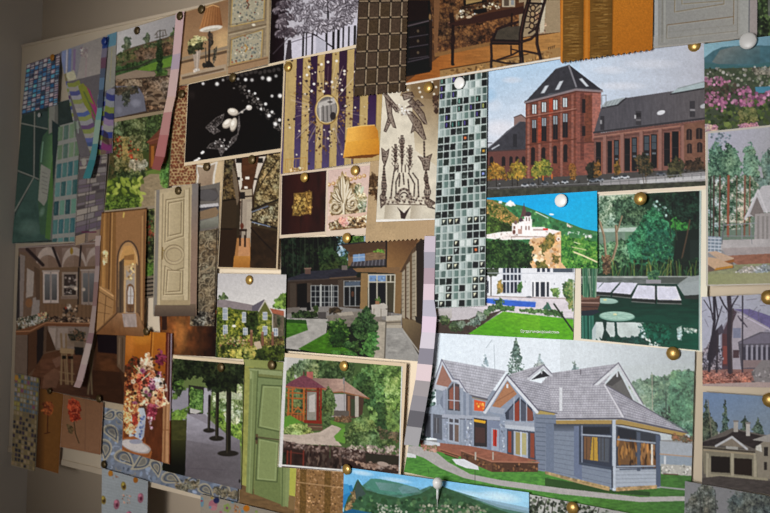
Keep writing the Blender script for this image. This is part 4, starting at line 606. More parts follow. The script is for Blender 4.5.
def p_sea_mountains(c):
    c.G([(342, 462), (550, 490), (550, 545), (342, 545)], '9ed2ee', '74b8e4', (440, 505), (436, 478)); c.N([(342, 462), (550, 490), (550, 520), (342, 520)], .05, 26, 4)
    for x, y, rx, ry, a in ((362, 473, 14, 3, .6), (395, 480, 20, 3, .5), (500, 497, 24, 6, .6), (470, 494, 20, 4, .4), (380, 486, 12, 3, .3)): c.E(x, y, rx, ry, 'e6f2f8', .15, a, True)
    c.P([(342, 486), (352, 485), (356, 500), (348, 506), (342, 508)], '2a7cb4')
    c.P([(362, 486), (372, 478.5), (380, 479), (398, 483), (420, 490), (430, 486), (446, 488), (500, 505), (535, 513), (540, 540), (362, 540)], '4c7466'); c.P([(362, 486), (371, 478.5), (380, 479), (398, 482.6), (418, 488), (412, 496), (380, 494)], '4a8070'); c.G([(375, 482), (400, 484), (420, 489), (412, 494), (380, 490)], '6a8e8c', '4c7a70', (380, 482), (400, 494))
    c.P([(344, 508), (348, 497), (352, 492), (356, 482), (358, 479), (361, 484), (366, 490), (380, 494), (400, 498), (420, 494), (432, 487), (437, 484.5), (447, 488), (470, 498), (500, 510), (520, 516), (520, 545), (344, 545)], '35563a'); c.N([(344, 508), (358, 479), (380, 494), (437, 484), (520, 516), (520, 545), (344, 545)], .22, 5, 3)
    c.F([(345, 508), (352, 494), (357, 486), (356, 500), (350, 512)], '8a7050 6a5a40 a0845c', 60, .7, 1.9); c.P([(355, 490), (357.6, 480), (362, 488), (366, 494), (356, 500)], '3c4c48')
    c.F([(360, 496), (410, 500), (440, 492), (490, 510), (490, 530), (356, 530)], '2c4a30 3f6440 52754c 284428', 320, .8, 2.4); c.F([(376, 502), (400, 504), (410, 515), (380, 515)], 'a0a898 c0c0b0 7a8a78', 50, .5, 1.3); c.F([(420, 505), (480, 505), (500, 520), (415, 520)], '7a7e6a 8c8c78 5c6a50 a0a090', 160, .6, 1.6)
    c.P([(342, 512), (352, 509), (372, 513), (376, 530), (342, 530)], '1f5a80'); c.P([(470, 497), (500, 502), (535, 509), (535, 515), (500, 508)], '86a4b8', .8); c.P([(342, 484), (348, 484), (350, 492), (342, 496)], '3c90c4')
    c.P([(398, 488), (404, 485), (416, 487), (420, 492), (402, 494)], '7a9aa4', .5)
def p_branches(c):
    c.G([(526, 490), (670, 515), (670, 560), (526, 560)], 'b8b8b4', '9a9a96', (540, 498), (600, 520)); c.F([(529, 496), (580, 504), (620, 514), (620, 540), (529, 540)], '2c3428 3c4636 1e261c 8a8c84 4a5440', 420, .8, 2)
    for k in range(8): c.L([(533+k*9, 520), (536+k*9+c.rng.normal(0, 4), 498+k*1.5)], .8, '241f1c')

# ================================================================== printed pictures and samples: the middle of the board
def p_mosaic(c):
    c.P(c.quad, 'b4c0bc'); nu, nv = 8, 31; g = c.rng
    dark = '15161a 1c2420 101418 202a28 0d1012'.split(); mid = '4a5c58 667e78 7e908c 566a66 8c9c9a 3e524e'.split(); light = 'bcc8c6 d0d8d6 a8b6b4'.split()
    for j in range(nv):
        for i in range(nu):
            r = g.random(); near = .5
            col = dark[g.integers(5)] if r < near else (mid[g.integers(6)] if r < .88 else light[g.integers(3)])
            u0, u1, v0, v1 = (i+.07)/nu, (i+.93)/nu, (j+.07)/nv, (j+.9)/nv
            c.cell(c.quad, u0, v0, u1, v1, col)
            d = r < near
            if d:
                a = g.random()
                if j > 18 and a < .6: c.P([c.uv(u0+.02, v0+.004), c.uv(u0+.075, v0+.004), c.uv(u0+.03, v1-.006)], ('d8dcc8', 'b8c4c0', 'e4e0c0')[g.integers(3)])
                elif j < 7 and a < .55: c.cell(c.quad, u0+.02, v0+.004, u0+.05, v1-.004, ('5a4aa0', '7ab0a0', 'b8c070', '4a8a80')[g.integers(4)], .8)
                elif a < .3: c.cell(c.quad, u0+.01, v1-.014, u1-.03, v1-.004, ('3c4844', '48504c')[g.integers(2)])
                if a > .97: c.cell(c.quad, u0+.03, v0+.008, u1-.03, v1-.008, ('c89838', '8898d8', 'd07040')[g.integers(3)])
            else: c.cell(c.quad, u0, v0, u0+.03, v1, 'dce4e2', .5); c.cell(c.quad, u1-.025, v0, u1, v1, '506862', .35)
def p_beadwork(c):
    c.P(c.quad, 'd9d0bd'); c.G([(410, 76), (442, 76), (442, 170), (415, 150)], '7a6244', 'cdc0a6', (432, 84), (422, 150)); c.G([(405, 80), (440, 78), (440, 100), (400, 96)], '6a5238', '8a7250', (436, 82), (405, 95), .8)
    c.N(c.quad, .07, 7); D = '3c2c28'; D2 = '54403a'
    def feather(pts, w):
        c.P(pts, '6e5e54', .75); c.F(pts, '2c201e 44322e 54423c 3a2a26 8a7a6e', w, .4, .75, ang=.6); c.outline(pts, .7, '3a2b27'); c.L([pts[0], pts[len(pts)//2]], .6, 'b0a090', .8)
    def beads(pts, r=.85):
        for (xa, ya), (xb, yb) in zip(pts[:-1], pts[1:]):
            n = max(2, int(math.hypot(xb-xa, yb-ya)/1.35))
            for i in range(n): c.E(xa+(xb-xa)*i/n+c.rng.normal(0, .15), ya+(yb-ya)*i/n, r, r*.9, ('352826', '5a4840', '241a18', '7a685c')[i % 4])
    feather([(406, 108), (418, 100), (424, 106), (413, 107)], 30); feather([(408, 102), (412, 98), (424, 113), (427, 124), (424, 124), (416, 112)], 50); feather([(405, 110), (412, 112), (421, 122), (426, 139), (424, 140), (415, 130), (411, 133), (413, 124)], 60)
    feather([(385, 96), (391, 100), (392, 114), (396, 128), (393, 127), (391, 122), (386, 132), (384, 131), (388, 118)], 50); feather([(383, 94), (387, 94), (400, 110), (396, 112)], 26); feather([(402, 94), (412, 92), (414, 97), (404, 100)], 20)
    for x, y in ((404, 91), (408, 90), (420, 92), (422, 97), (419, 88), (432, 82), (436, 87), (434, 94)): c.E(x, y, 1.2, 1.2, 'd8d0c0')
    c.F([(396, 104), (406, 106), (410, 114), (398, 116)], 'f4f0e8 e0d8cc 9c8c7c', 30, .5, 1.2); c.F([(432, 96), (439, 94), (438, 112), (434, 112)], '4a382c 2c201c 7a6250', 30, .8, 2)
    c.E(435.6, 98, 2.4, 3.2, '4a3428'); c.E(436.4, 111, 2, 3, '3c2a22')
    # lower fronds
    for x, y0, y1 in ((402, 133, 166), (395.4, 142, 164), (410, 143, 167)):
        for d in (-2.4, -.9, .9, 2.4): beads([(x+d*.9, y0+abs(d)*3), (x+d*.45, (y0+y1)/2), (x+d*.2, y1)], .75)
        for k in range(5): beads([(x-3.2, y0+5+k*4), (x, y0+8+k*4.6), (x+3, y0+4+k*4)], .6)
    beads([(424, 142), (424.4, 158)], 1)
    feather([(418, 156), (424, 158), (432, 154), (430, 160), (429, 170), (424, 170), (422, 162)], 40); feather([(381.6, 148), (386, 152), (389, 149), (388, 156), (385, 166), (382.4, 160)], 24)
    for k in range(5): c.L([(395+k*3.4, 165), (394+k*3.8, 172)], .9, D)
    for x, y0, y1, w in ((384, 166, 206, 2.2), (426, 170, 186, 1.8), (427.4, 180, 204, 3)):
        for d in (-1, -.35, .35, 1): beads([(x, y0), (x+d*w, (y0+y1)*.5), (x, y1)], .8)
    feather([(424, 200), (428, 198), (436, 203), (431, 206), (435, 209), (428, 207)], 30); feather([(380, 196), (384, 190), (386, 202), (381, 208)], 24)
    for pts in ([(391, 198), (392, 186), (394, 172), (399, 166)], [(396, 196), (396, 182), (400, 172)], [(418.6, 196), (418, 180), (412, 172)], [(414, 196), (414.6, 184), (408, 172)], [(404, 184), (403, 172)], [(399, 186), (400, 174)], [(409, 190), (408, 178)]):
        for (xa, ya), (xb, yb) in zip(pts[:-1], pts[1:]):
            n = max(2, int(math.hypot(xb-xa, yb-ya)/1.5))
            for i in range(n): c.E(xa+(xb-xa)*i/n, ya+(yb-ya)*i/n, .85, .75, ('352826', '5a4840', '241a18')[i % 3])
    for k in range(15):
        t = math.pi*k/14; c.E(404-7.5*math.cos(t), 202-13*math.sin(t), 1.5, 1.3, '4a3c38' if k % 2 else '85766a'); c.E(404-5.4*math.cos(t), 202-9.6*math.sin(t), .8, .8, '4a3c38')
    for k in range(60):
        x = 381+k*.78; y = 200+3*math.sin(k*.9)+c.rng.normal(0, .7); c.E(x, y, 1.1, 1, ('3e302c', '7a6a60', 'b8ab98')[k % 3])
    c.L([(381, 204), (430, 205)], .8, '5a4a40'); c.P([(397, 207), (404, 213), (411, 206), (407, 214), (405, 219), (401, 218.6), (400, 212)], '3a2c2a'); c.E(404, 211, 1.4, 1.8, 'e0d8cc')
    for x in (391, 417): c.G([(x-6, 205), (x+6, 205), (x+5, 219), (x-7, 219)], 'a89c88', 'd5ccba', (x-4, 210), (x+5, 212), .7)
    c.P([(374, 219.6), (437, 218.6), (437, 222), (374, 222)], 'eeeae4')
def p_kraft(c):
    c.P(c.quad, 'b49a76'); c.N(c.quad, .06, 1.2); c.N(c.quad, .06, 14); c.G([(396, 216), (440, 214), (438, 242), (396, 242)], 'b49a76', 'b89c7a', (400, 230), (434, 230))
    for k in range(120): x = 364+c.rng.random()*78; c.L([(x, 156), (x-2, 244)], .25, 'a88c6a' if k % 2 else 'c0a684', .2)
    c.F([(369, 176), (374, 172), (379, 178), (378, 186), (372, 188), (368, 184)], '46301e 5a4028 3a2618', 46, .6, 1.5); c.F([(368, 190), (374, 188), (379, 192), (377, 202), (374, 196), (369, 196)], '46301e 5a4028 3a2618', 46, .6, 1.5); c.L([(372, 172), (374, 190), (378, 201)], .8, '3c281a')
def p_mirror_art(c):
    c.P(c.quad, 'b59b66')
    xs = [(281.5, 285.4, '3c3058'), (296, 302.5, '35203c'), (310, 317, '2e1a34'), (324, 331.5, '321a2c'), (338.5, 346.5, '301a30'), (353.5, 360.5, '2e1a34'), (368.5, 377, '30163a')]
    for a, b, col in xs: c.G([(a+1.2, 44), (b+1.2, 44), (b-2.6, 176), (a-2.6, 176)], col, '4c4068', (a, 90), (a, 170)); c.L([(b+1.4, 44), (b-2.4, 176)], .6, 'a08850')
    c.N(c.quad, .06, 2, 12)
    g = c.rng
    for k in range(300):
        t = g.random()*6.283; r = 15+abs(g.normal(0, 20)); x, y = 326.5+r*math.cos(t)*.9, 109+r*math.sin(t)*1.35
        if 288 < x < 376: s = .45+g.random()*.85; c.E(x, y, s, s, ('d8ccb8', '20161c', '6a4a2a', '3a2820', '5a3a2a', '9a7a4a', '2c2024')[g.integers(7)])
    for k in range(70):
        t = g.random()*6.283; r = 14+g.random()*6; r2 = r+8+g.random()*16; c.L([(326.5+r*math.cos(t)*.9, 109+r*math.sin(t)*1.2), (326.5+r2*math.cos(t)*.9, 109+r2*math.sin(t)*1.3)], .35, ('d8c8b0', '5a4438', '8a7a70')[k % 3], .7)
    for x, y in ((311.6, 91), (323.6, 91.4), (307, 75), (328, 62), (321.6, 64.4), (336.6, 61), (344.4, 71), (342, 90), (332, 82), (314, 84), (309, 67)): c.E(x, y, 1.35, 1.35, 'e8e2d8')
    c.E(327, 109.6, 12.4, 15.2, '8a6a34', .12); c.E(327, 109.4, 11.4, 14.2, 'd8c08a', .12); c.E(327, 109.6, 10.3, 13, '6a6460', .12)
    c.P([(318, 102), (334, 97), (336.4, 108), (334, 120), (328, 122.6), (319, 119), (317, 110)], '8e8884'); c.P([(319, 103), (334, 98), (336, 103), (318, 108)], 'b8b2ac')
    for x in (320, 323, 327, 331): c.L([(x, 106), (x+.4, 121)], 1.2, '54504e' if x % 2 else 'c8c2bc')
    c.E(333, 116, 3, 4, '2a2426'); c.L([(330, 98), (330, 104)], .6, '3a3432'); c.E(330, 102, 2.6, 1, '4a4442')
    # fireside guard at the foot
    c.outline([(285.6, 159.5), (306, 157.6), (305, 171), (285, 172)], .7, 'b08848')
    for k in range(5): c.L([(288+k*4, 159.6), (287.6+k*4, 171)], .4, 'a88040')
    c.F([(290, 168), (303, 167), (303, 171), (290, 172)], 'f0dcb8 d8b078 b08040', 20, .6, 1.4)
    # lamp shade hanging in front
    c.P([(352, 158), (379, 154), (379, 166), (353, 166)], 'b89c68'); c.L([(353, 157), (353, 168)], .7, '4a3420')
    c.G([(347.6, 128), (360, 126), (374.6, 125), (378, 131), (380, 155), (362, 156), (343, 158)], 'e8b050', 'b8741e', (352, 140), (379, 142)); c.G([(347, 142), (379, 138), (380, 155), (343, 158)], 'd8962c', 'c07c20', (360, 142), (360, 157), .45); c.P([(343, 157.4), (362, 155), (380, 154), (372, 157.6), (352, 158.6)], '6a3a12'); c.L([(347.6, 128), (360, 126), (374.6, 125)], .8, 'f0c878')
def p_gold_square(c):
    c.P(c.quad, '2a100d'); c.N(c.quad, .35, 6, 20); c.G([(283, 176), (300, 172), (300, 234), (282, 236)], '1c0a0a', '36150f', (283, 200), (300, 200), .6)
    q = [(294.6, 193.4), (311.8, 191.6), (311.4, 213.6), (292.4, 215.6)]
    c.P(q, '8a6830'); c.F(q, 'a8823e 6a4c20 c4a058 4a3416 8a6a34', 150, .6, 1.6); c.L([(297, 210), (301, 200), (305, 196), (309, 206)], .9, '4e3818'); c.outline(q, .7, '5c4420')
def p_carving(c):
    c.P(c.quad, 'd8bcae'); c.G(c.quad, 'd2b6ac', 'e0c4b4', (330, 170), (350, 228)); c.N(c.quad, .05, 6)
    for k in range(9): x = 329+k*4.4; y = 184.6-k*1.1; c.E(x, y, 2, 1.9, 'b88850'); c.E(x-.3, y-.3, 1.1, 1.1, 'e8d0a8')
    cream, sh, dk = 'e2d6be', '92794f', '503c22'
    c.F([(330, 196), (338, 178), (343, 171), (348, 180), (358, 184), (364, 200), (362, 214), (330, 216)], '8a7048 b49c72 d8c8a4 6a5232 c4b08a', 200, .8, 1.8)
    def lobe(x0, y0, x1, y1, w):
        dx, dy = x1-x0, y1-y0; l = math.hypot(dx, dy); nx, ny = -dy/l*w, dx/l*w
        P_ = [(x0, y0), (x0+dx*.35+nx, y0+dy*.35+ny), (x0+dx*.75+nx*.9, y0+dy*.75+ny*.9), (x1, y1), (x0+dx*.75-nx*.9, y0+dy*.75-ny*.9), (x0+dx*.35-nx, y0+dy*.35-ny)]
        c.P(P_, cream); c.L(P_[2:5], .8, sh); c.L([P_[0], P_[5], P_[4]], .9, dk, .8); c.L([(x0, y0), (x1, y1)], .55, sh)
    for a in (-1, 1):
        for t, l, w in ((1.75, 13, 2), (1.35, 14, 2.2), (.95, 16, 2.3), (.55, 17, 2.3), (.22, 22, 2.2)): lobe(343.6, 204, 343.6+a*l*math.sin(t), 204-l*1.25*math.cos(t), w)
    lobe(343.4, 206, 342.4, 171.6, 2.6)
    for cx, cy, d in ((335.4, 207, 1), (352, 203.6, -1)):
        for w, col, o in ((2.6, dk, .5), (1.8, cream, 0), (.5, sh, .3)): c.L([(cx+d*(7.4-k*.31)*math.cos(k*.42-.6)+o, cy+(8-k*.33)*math.sin(k*.42-.6)+o) for k in range(22)], w, col)
    c.L([(343.6, 204), (344, 222)], 2.4, cream); c.L([(345, 204), (345.2, 222)], .8, dk)
    c.F([(355, 186), (361, 182), (366, 196), (366, 214), (358, 214)], '8a9a80 c8bc9c 5c6a50 e0d4b8 a08a5c', 120, .8, 2); c.E(362, 190, 1.6, 4, 'c8d0b8', .3)
    c.P([(328, 216), (367, 212), (367, 217), (328, 220)], 'd9b8a4'); c.F([(328, 222), (348, 218), (367, 215), (367, 228), (330, 231)], 'd8c4a0 6a4e30 b09060 402c1c e4d4b4 8a6a40', 130, .8, 2.2); c.F([(338, 218), (348, 217), (348, 226), (341, 226)], 'e4a8a0 d89490 f0c0b4', 40, .7, 1.7); c.L([(331, 230), (367, 226)], 1.2, '6a4a2c')
def p_dark_check(c):
    c.P(c.quad, '45372b'); c.N(c.quad, .22, 1.5)
    q = c.quad; nu, nv = 4.55, 6.6
    for i in range(5):
        for j in range(7):
            c.cell(q, i/nu+.012, j/nv+.008, min(1.02, (i+1)/nu-.012), min(1.02, (j+1)/nv-.012), ('40311f', '3a2c22', '46362a')[(i+j) % 3], .6)
    for i in range(1, 5): c.L([c.uv(i/nu, -.05, q), c.uv(i/nu, 1.05, q)], 1.1, '9a8870'); c.L([c.uv(i/nu-.02, -.05, q), c.uv(i/nu-.02, 1.05, q)], .5, '1c1510')
    for j in range(0, 8): c.L([c.uv(-.05, (j-.1)/nv, q), c.uv(1.05, (j-.1)/nv, q)], 1.1, '8e7b63'); c.L([c.uv(-.05, (j-.1)/nv+.012, q), c.uv(1.05, (j-.1)/nv+.012, q)], .5, '1c1510')
    for i in range(0, 5):
        for j in range(0, 8): x, y = c.uv(i/nu, (j-.1)/nv, q); c.E(x, y, 1.1, 1.1, '14100e')
    c.N(c.quad, .2, .9)
def p_desk(c):
    c.P(c.quad, '5a3a22'); c.F([(432, 0), (530, 0), (530, 48), (434, 54)], '4c3020 6a4628 3c2618 7a5432 5a3c26', 420, 1.2, 3); c.N(c.quad, .12, 6)
    c.P([(434, 0), (440, 0), (437, 56), (434, 56)], '7a5436'); c.P([(519, 0), (562, 0), (562, 32), (540, 34), (519, 38)], 'a08a6c'); c.F([(535, 14), (545, 14), (545, 32), (538, 34)], 'b09078 9c7a60 c4a88c', 50, .8, 2); c.P([(541, 0), (546, 0), (544, 32), (540, 33)], 'cabda4')
    c.G([(404, 84), (440, 56), (486, 44), (562, 32), (562, 66), (404, 94)], '9c5a24', 'b08048', (420, 76), (556, 48)); c.N([(404, 84), (440, 56), (562, 32), (562, 66), (404, 94)], .12, 9, 1.2); c.P([(435, 53), (490, 42), (490, 45.6), (435, 57)], '8a6238')
    c.P([(440, 70), (500, 60), (562, 47), (562, 64), (440, 82)], 'a27c4c'); c.F([(441, 72), (500, 62), (555, 50), (555, 60), (441, 78)], '8a6438 b48c58 74502c', 110, .8, 2.2, .5); c.L([(440, 70), (500, 60), (528, 54)], 1, '4c3018')
    # tall cabinet
    c.P([(404, 0), (430, 0), (432, 22), (432, 68), (430, 72), (404, 77)], '120b0a'); c.P([(408, 0), (428, 0), (428, 19), (408, 22)], '1f110e'); c.L([(408, 26), (432, 20)], 1.3, '5a4e50'); c.L([(408, 24.6), (430, 19)], .6, '2c2424')
    for y in (31, 41, 52.6): c.P([(410, y-3), (426, y-5.4), (426, y+3), (410, y+5.4)], '1d1210'); c.L([(409, y+6.4), (428, y+3.4)], .9, '4a4044'); c.E(418, y, 1.3, 1.5, '5a4a38')
    c.L([(408, 62), (430, 57)], 1.2, '453c40'); c.P([(429, 12), (431.5, 12), (432, 70), (429.6, 71)], '2c1c16'); c.E(430, 17, 1.2, 3, '8a6a44'); c.E(429.4, 69, 1.5, 2, '0c0807')
    # wall picture, table and things on it
    c.P([(463, 0), (487, 0), (487, 1.6), (464, 6.4)], '1c120e'); c.P([(466, 0), (482, 0), (482, 1), (466, 4.4)], 'a08454')
    c.P([(449, 23), (490, 12), (524, 5), (524, 13.4), (490, 20.6), (450, 27.4)], '3a2018'); c.L([(449, 22.6), (490, 11.6), (524, 5.2)], 1.1, '8a6450'); c.P([(450, 20), (490, 8), (524, 2), (524, 6), (490, 12.6), (450, 23)], '54331f')
    for x, y0, y1, w in ((453, 26, 64, 3), (512, 14, 26, 2)): c.L([(x, y0), (x-.6, y1)], w, '24130f'); c.E(x-.4, y0+13, 2.4, 3, '2c1812') if y1 > 40 else None
    c.E(453, 40, 2.2, 5, '2a1610'); c.E(453, 64.4, 1.6, 1.3, '1a0e0a'); c.P([(449, 14), (453, 12), (455, 22), (450, 24)], '2a1812')
    c.F([(458, 12), (466, 8), (486, 4), (500, 1), (500, 8), (470, 16), (458, 18)], '8a7860 c8b898 3c2a20 b09870 e0d4bc', 70, .5, 1.3); c.P([(473, 10), (486, 7.6), (487, 12), (478, 14), (474, 13)], '15100e'); c.R(502, 0, 515, 7, 'b8a890'); c.R(504, 0, 509, 6, '5a4a3c'); c.R(511, 0, 514, 5, '8a8c8c'); c.E(469, 17, 3, 1.4, 'c8b094', -.2); c.E(457, 17, 1.4, 3, 'a08464')
    # chair
    D = '1f1110'
    c.P([(494, 33), (504, 27), (521, 26), (523, 34), (519, 40), (496, 40)], '4a4034'); c.N([(494, 33), (504, 27), (521, 26), (523, 34), (519, 40)], .12, 3); c.P([(490, 39), (520, 40), (521, 45), (491, 44.6)], D); c.L([(492, 42), (520, 42.6)], .5, '5a3828')
    for pts, w in (([(491, 44), (491.6, 56), (491, 67)], 2.4), ([(494, 37), (497, 29), (508, 25), (518, 22)], 2.4), ([(492, 40), (494, 34)], 2), ([(529, 0), (524, 18), (521, 34), (520.6, 48), (522, 63)], 4.4), ([(545, 0), (541, 14), (537, 30), (537, 44), (541, 60)], 3), ([(521, 42), (531, 39), (537, 33)], 2.6), ([(529, 33), (535, 29), (539, 22)], 2), ([(491, 60), (505, 63), (520, 64)], 1.9), ([(497, 60), (512, 55), (519, 51)], 1.7), ([(511, 46), (511, 54)], 1.6), ([(524, 51), (534, 53), (540, 54.4)], 2), ([(511, 49), (519, 51)], 1.2)): c.L(pts, w, D); c.L([(x-.4, y) for x, y in pts], w*.2, '5e3a2a', .7)
    for k in range(5): c.L([(528-k*.6, 4+k*6), (533, 10+k*4), (541-k*.8, 3+k*5)], 1.1, '2a1814')
    for k in range(4): c.E(533-k*.4, 8+k*6, 3, 3.4, '2a1814'); c.E(533-k*.4, 8+k*6, 1.8, 2.2, 'a88c68')
    c.L([(527, 3), (544, 4)], 2, D); c.E(521, 54, 2.2, 3, D)
    for k, x in enumerate((548.4, 550.4, 552.2, 554)): c.L([(x, 49.6-k*.5), (x+.3, 47.4-k*.5), (x+1, 47.2-k*.5)], .5, '3a2a1c')
    c.L([(404, 84.5), (440, 78.2), (562, 57.5)], 2.2, 'e4d8c8')
def p_orange_cloth(c):
    c.P(c.quad, 'a8641e'); c.N(c.quad, .1, 1)
    for x0, x1 in ((563, 583.6), (590, 612.6)):
        q = [(x0, -14), (x1, -14), (x1-.6, 62), (x0-.2, 64)]; c.P(q, '6a4a20'); g = c.rng
        for k in range(150):
            y = -12+g.random()*74; x = x0+g.random()*(x1-x0-8); c.L([(x, y), (x+4, y-1+g.random()*1.4), (x+7+g.random()*3, y-.4)], .5, ('8a6634', '4a3214', 'a27e44', '5e4420', '7a5826')[g.integers(5)], .85)
        c.G([(x1-5, -14), (x1+.4, -14), (x1, 62), (x1-5, 62)], '6a4a20', '543a18', (x1-5, 0), (x1, 0), .6)
    c.L([(562.4, -14), (561.4, 64)], 1.6, 'c07a30'); c.L([(587, -14), (586.4, 62)], 3, 'b8742a'); c.G([(613, -14), (655, -14), (655, 60), (613, 60)], 'b06e24', 'a0601e', (620, 5), (650, 45), .7); c.N([(613, -14), (655, -14), (655, 60), (613, 60)], .1, .9); c.L([(613.2, -14), (612, 60)], .7, '7a4a18')
def p_white_door(c):
    c.P(c.quad, '868680'); c.G(c.quad, '838380', '8d8b86', (660, 20), (750, 20)); c.R(652, -14, 658, 48, '9a9c9c'); c.L([(654, -14), (653.6, 36)], 1.4, '4c5458'); c.L([(662.6, -14), (662, 42)], .7, '6e6a60'); c.L([(665, -14), (664.6, 42)], 1.4, '94948e')
    for pts, col in (([(675, -14), (674.6, 12), (724, 4), (724, -14)], '76684e'), ([(682, -14), (682, 4), (722, 1)], '7a6e56'), ([(667, 25), (734, 16.6)], '6a5438'), ([(667, 25), (666.6, 38)], '6c6454'), ([(667, 38.6), (737, 31)], '777164'), ([(734, -14), (733.6, 24)], '6c5a40'), ([(738, -14), (737.6, 34)], '727068')): c.L(pts, .8, col); c.L([(x+.8, y+.8) for x, y in pts], .6, 'a4a29c', .7)
    for a, b in (((680, 36), (684, 30)), ((700, 34), (700, 28)), ((716, 25), (722, 31)), ((668, 32), (736, 25))): c.L([a, b], .4, '7a7870')
    c.P([(740, -14), (749, -14), (748.6, 34), (739.4, 35)], '93938f'); c.L([(749.4, -14), (749, 34)], 1, '55575c'); c.P([(750, -14), (757, -14), (757, 36), (750, 36)], '8f8684'); c.P([(652, 35.6), (735, 28), (735, 32), (652, 49)], '8e8c86', .3); c.L([(652, 47.4), (757, 37)], 1.4, '97938c')
def p_greenery(c):
    c.P(c.quad, '26301f'); c.F(c.quad, '36482a 1c2416 4a5e36 141a12 5a6a48', 160, .8, 2.2); c.R(768, -10, 800, 16, '6a6c6a', .7); c.F([(757, 20), (800, 18), (800, 38), (757, 38)], '12160f 1c2218', 50, 1, 2.4)
def p_brocade(c):
    c.G([(226, -14), (300, -14), (296, 66), (226, 66)], '1a1014', '2a2026', (272, 30), (290, 30)); c.P([(286, -14), (360, -14), (360, 50), (284, 62)], 'b4b0b8'); c.P([(292, 40), (358, 18), (357, 48), (291, 60)], 'c0bcc8')
    g = c.rng
    for x, w in ((303.4, 2), (306.6, 1.2), (312.5, 1.6), (317, .8), (326.6, 2.2), (333.6, 2.4), (338.6, 2.6), (343.4, 1.6), (349, 1.6), (355, 2.4)): y0 = 32-(x-300)*.1; c.L([(x, y0), (x-.6, 60)], w, '1c181c')
    c.L([(312, 33), (334, 48)], 1.3, '1a171b'); c.L([(328, 0), (328, 24)], 2, '241f24'); c.L([(286, 44), (318, 34)], .7, '5a545c'); c.P([(316, 36), (326, 42), (326, 52), (316, 53)], 'aeacb8')
    def bunch(cx, cy, R_, n, pal):
        for k in range(n):
            t = g.random()*6.283; r = g.random()**.6*R_; x, y = cx+r*math.cos(t)*1.25, cy+r*math.sin(t)*.8; c.E(x, y, 2.6, 1.2, '3a343a', t*.7, .9); c.E(x-.2, y-.3, 2.2, .85, pal[g.integers(len(pal))], t*.7)
    pal = ['8e8890', 'a8a2aa', '7a747c', 'c0bac2', '969098']
    for cx, cy, R_ in ((302, 14, 9), (314, 8, 11), (331, 4, 9), (346, 10, 10), (312, 20, 8), (303, 30, 7), (334, 24, 8), (352, 6, 8), (322, 27, 7), (344, 20, 7), (296, 4, 7), (320, -4, 9), (350, -4, 9)): bunch(cx, cy, R_, 42, pal)
    pal2 = ['5a5056', '786e74', '443a40', '8c8288']
    for cx, cy, R_ in ((280, 10, 6), (286, 18, 6), (281, 24, 6), (284, 4, 6), (290, 32, 5), (281, 34, 4)): bunch(cx, cy, R_, 26, pal2)
    c.L([(273, 54), (288, 38), (300, 32)], .7, '4a4248'); c.P([(291, 40), (292, 60), (285, 61), (288, 40)], '3a3338')
def p_ornate_door(c):
    c.P(c.quad, '8e7e66'); c.G(c.quad, '7a6a54', '94846c', (240, 0), (250, 60)); c.N(c.quad, .1, 4, 2)
    for q in ([(233, -14), (265, -14), (263.6, 20), (231, 26.6)], [(232, 38.6), (262.6, 30), (261, 58), (230.6, 64.6)]):
        c.P(q, 'a09882'); c.F(q, '5c6462 747870 4c5250 96907e b0a894', 170, .5, 1.1, a=.75); c.F(q, '7a3426 8a4a30', 12, .6, 1.2); c.outline(q, .9, 'a88a4e'); c.outline([(x+(1.6 if x > 248 else -1.6), y+(1.6 if y > 30 else -1.6)) for x, y in q], .7, '6e604a')
        cx, cy = sum(p[0] for p in q)/4, sum(p[1] for p in q)/4; c.L([(cx-1.6, cy-3), (cx+1, cy), (cx-1.4, cy+4)], 1.2, 'a8803a' if cy > 30 else '5a3428')
    c.L([(229, 33), (266, 24.4)], 1.4, '6a5a46'); c.L([(229, 35), (266, 26.4)], .9, 'b0a084'); c.E(253.6, 24.8, 1.8, 1.2, 'd8d0bc'); c.L([(268.4, -14), (267, 64)], 2.4, 'a08e70'); c.P([(228, 66), (268, 56), (268, 64), (228, 74)], '96785a'); c.L([(228, 67), (268, 58)], .8, '5e4630')
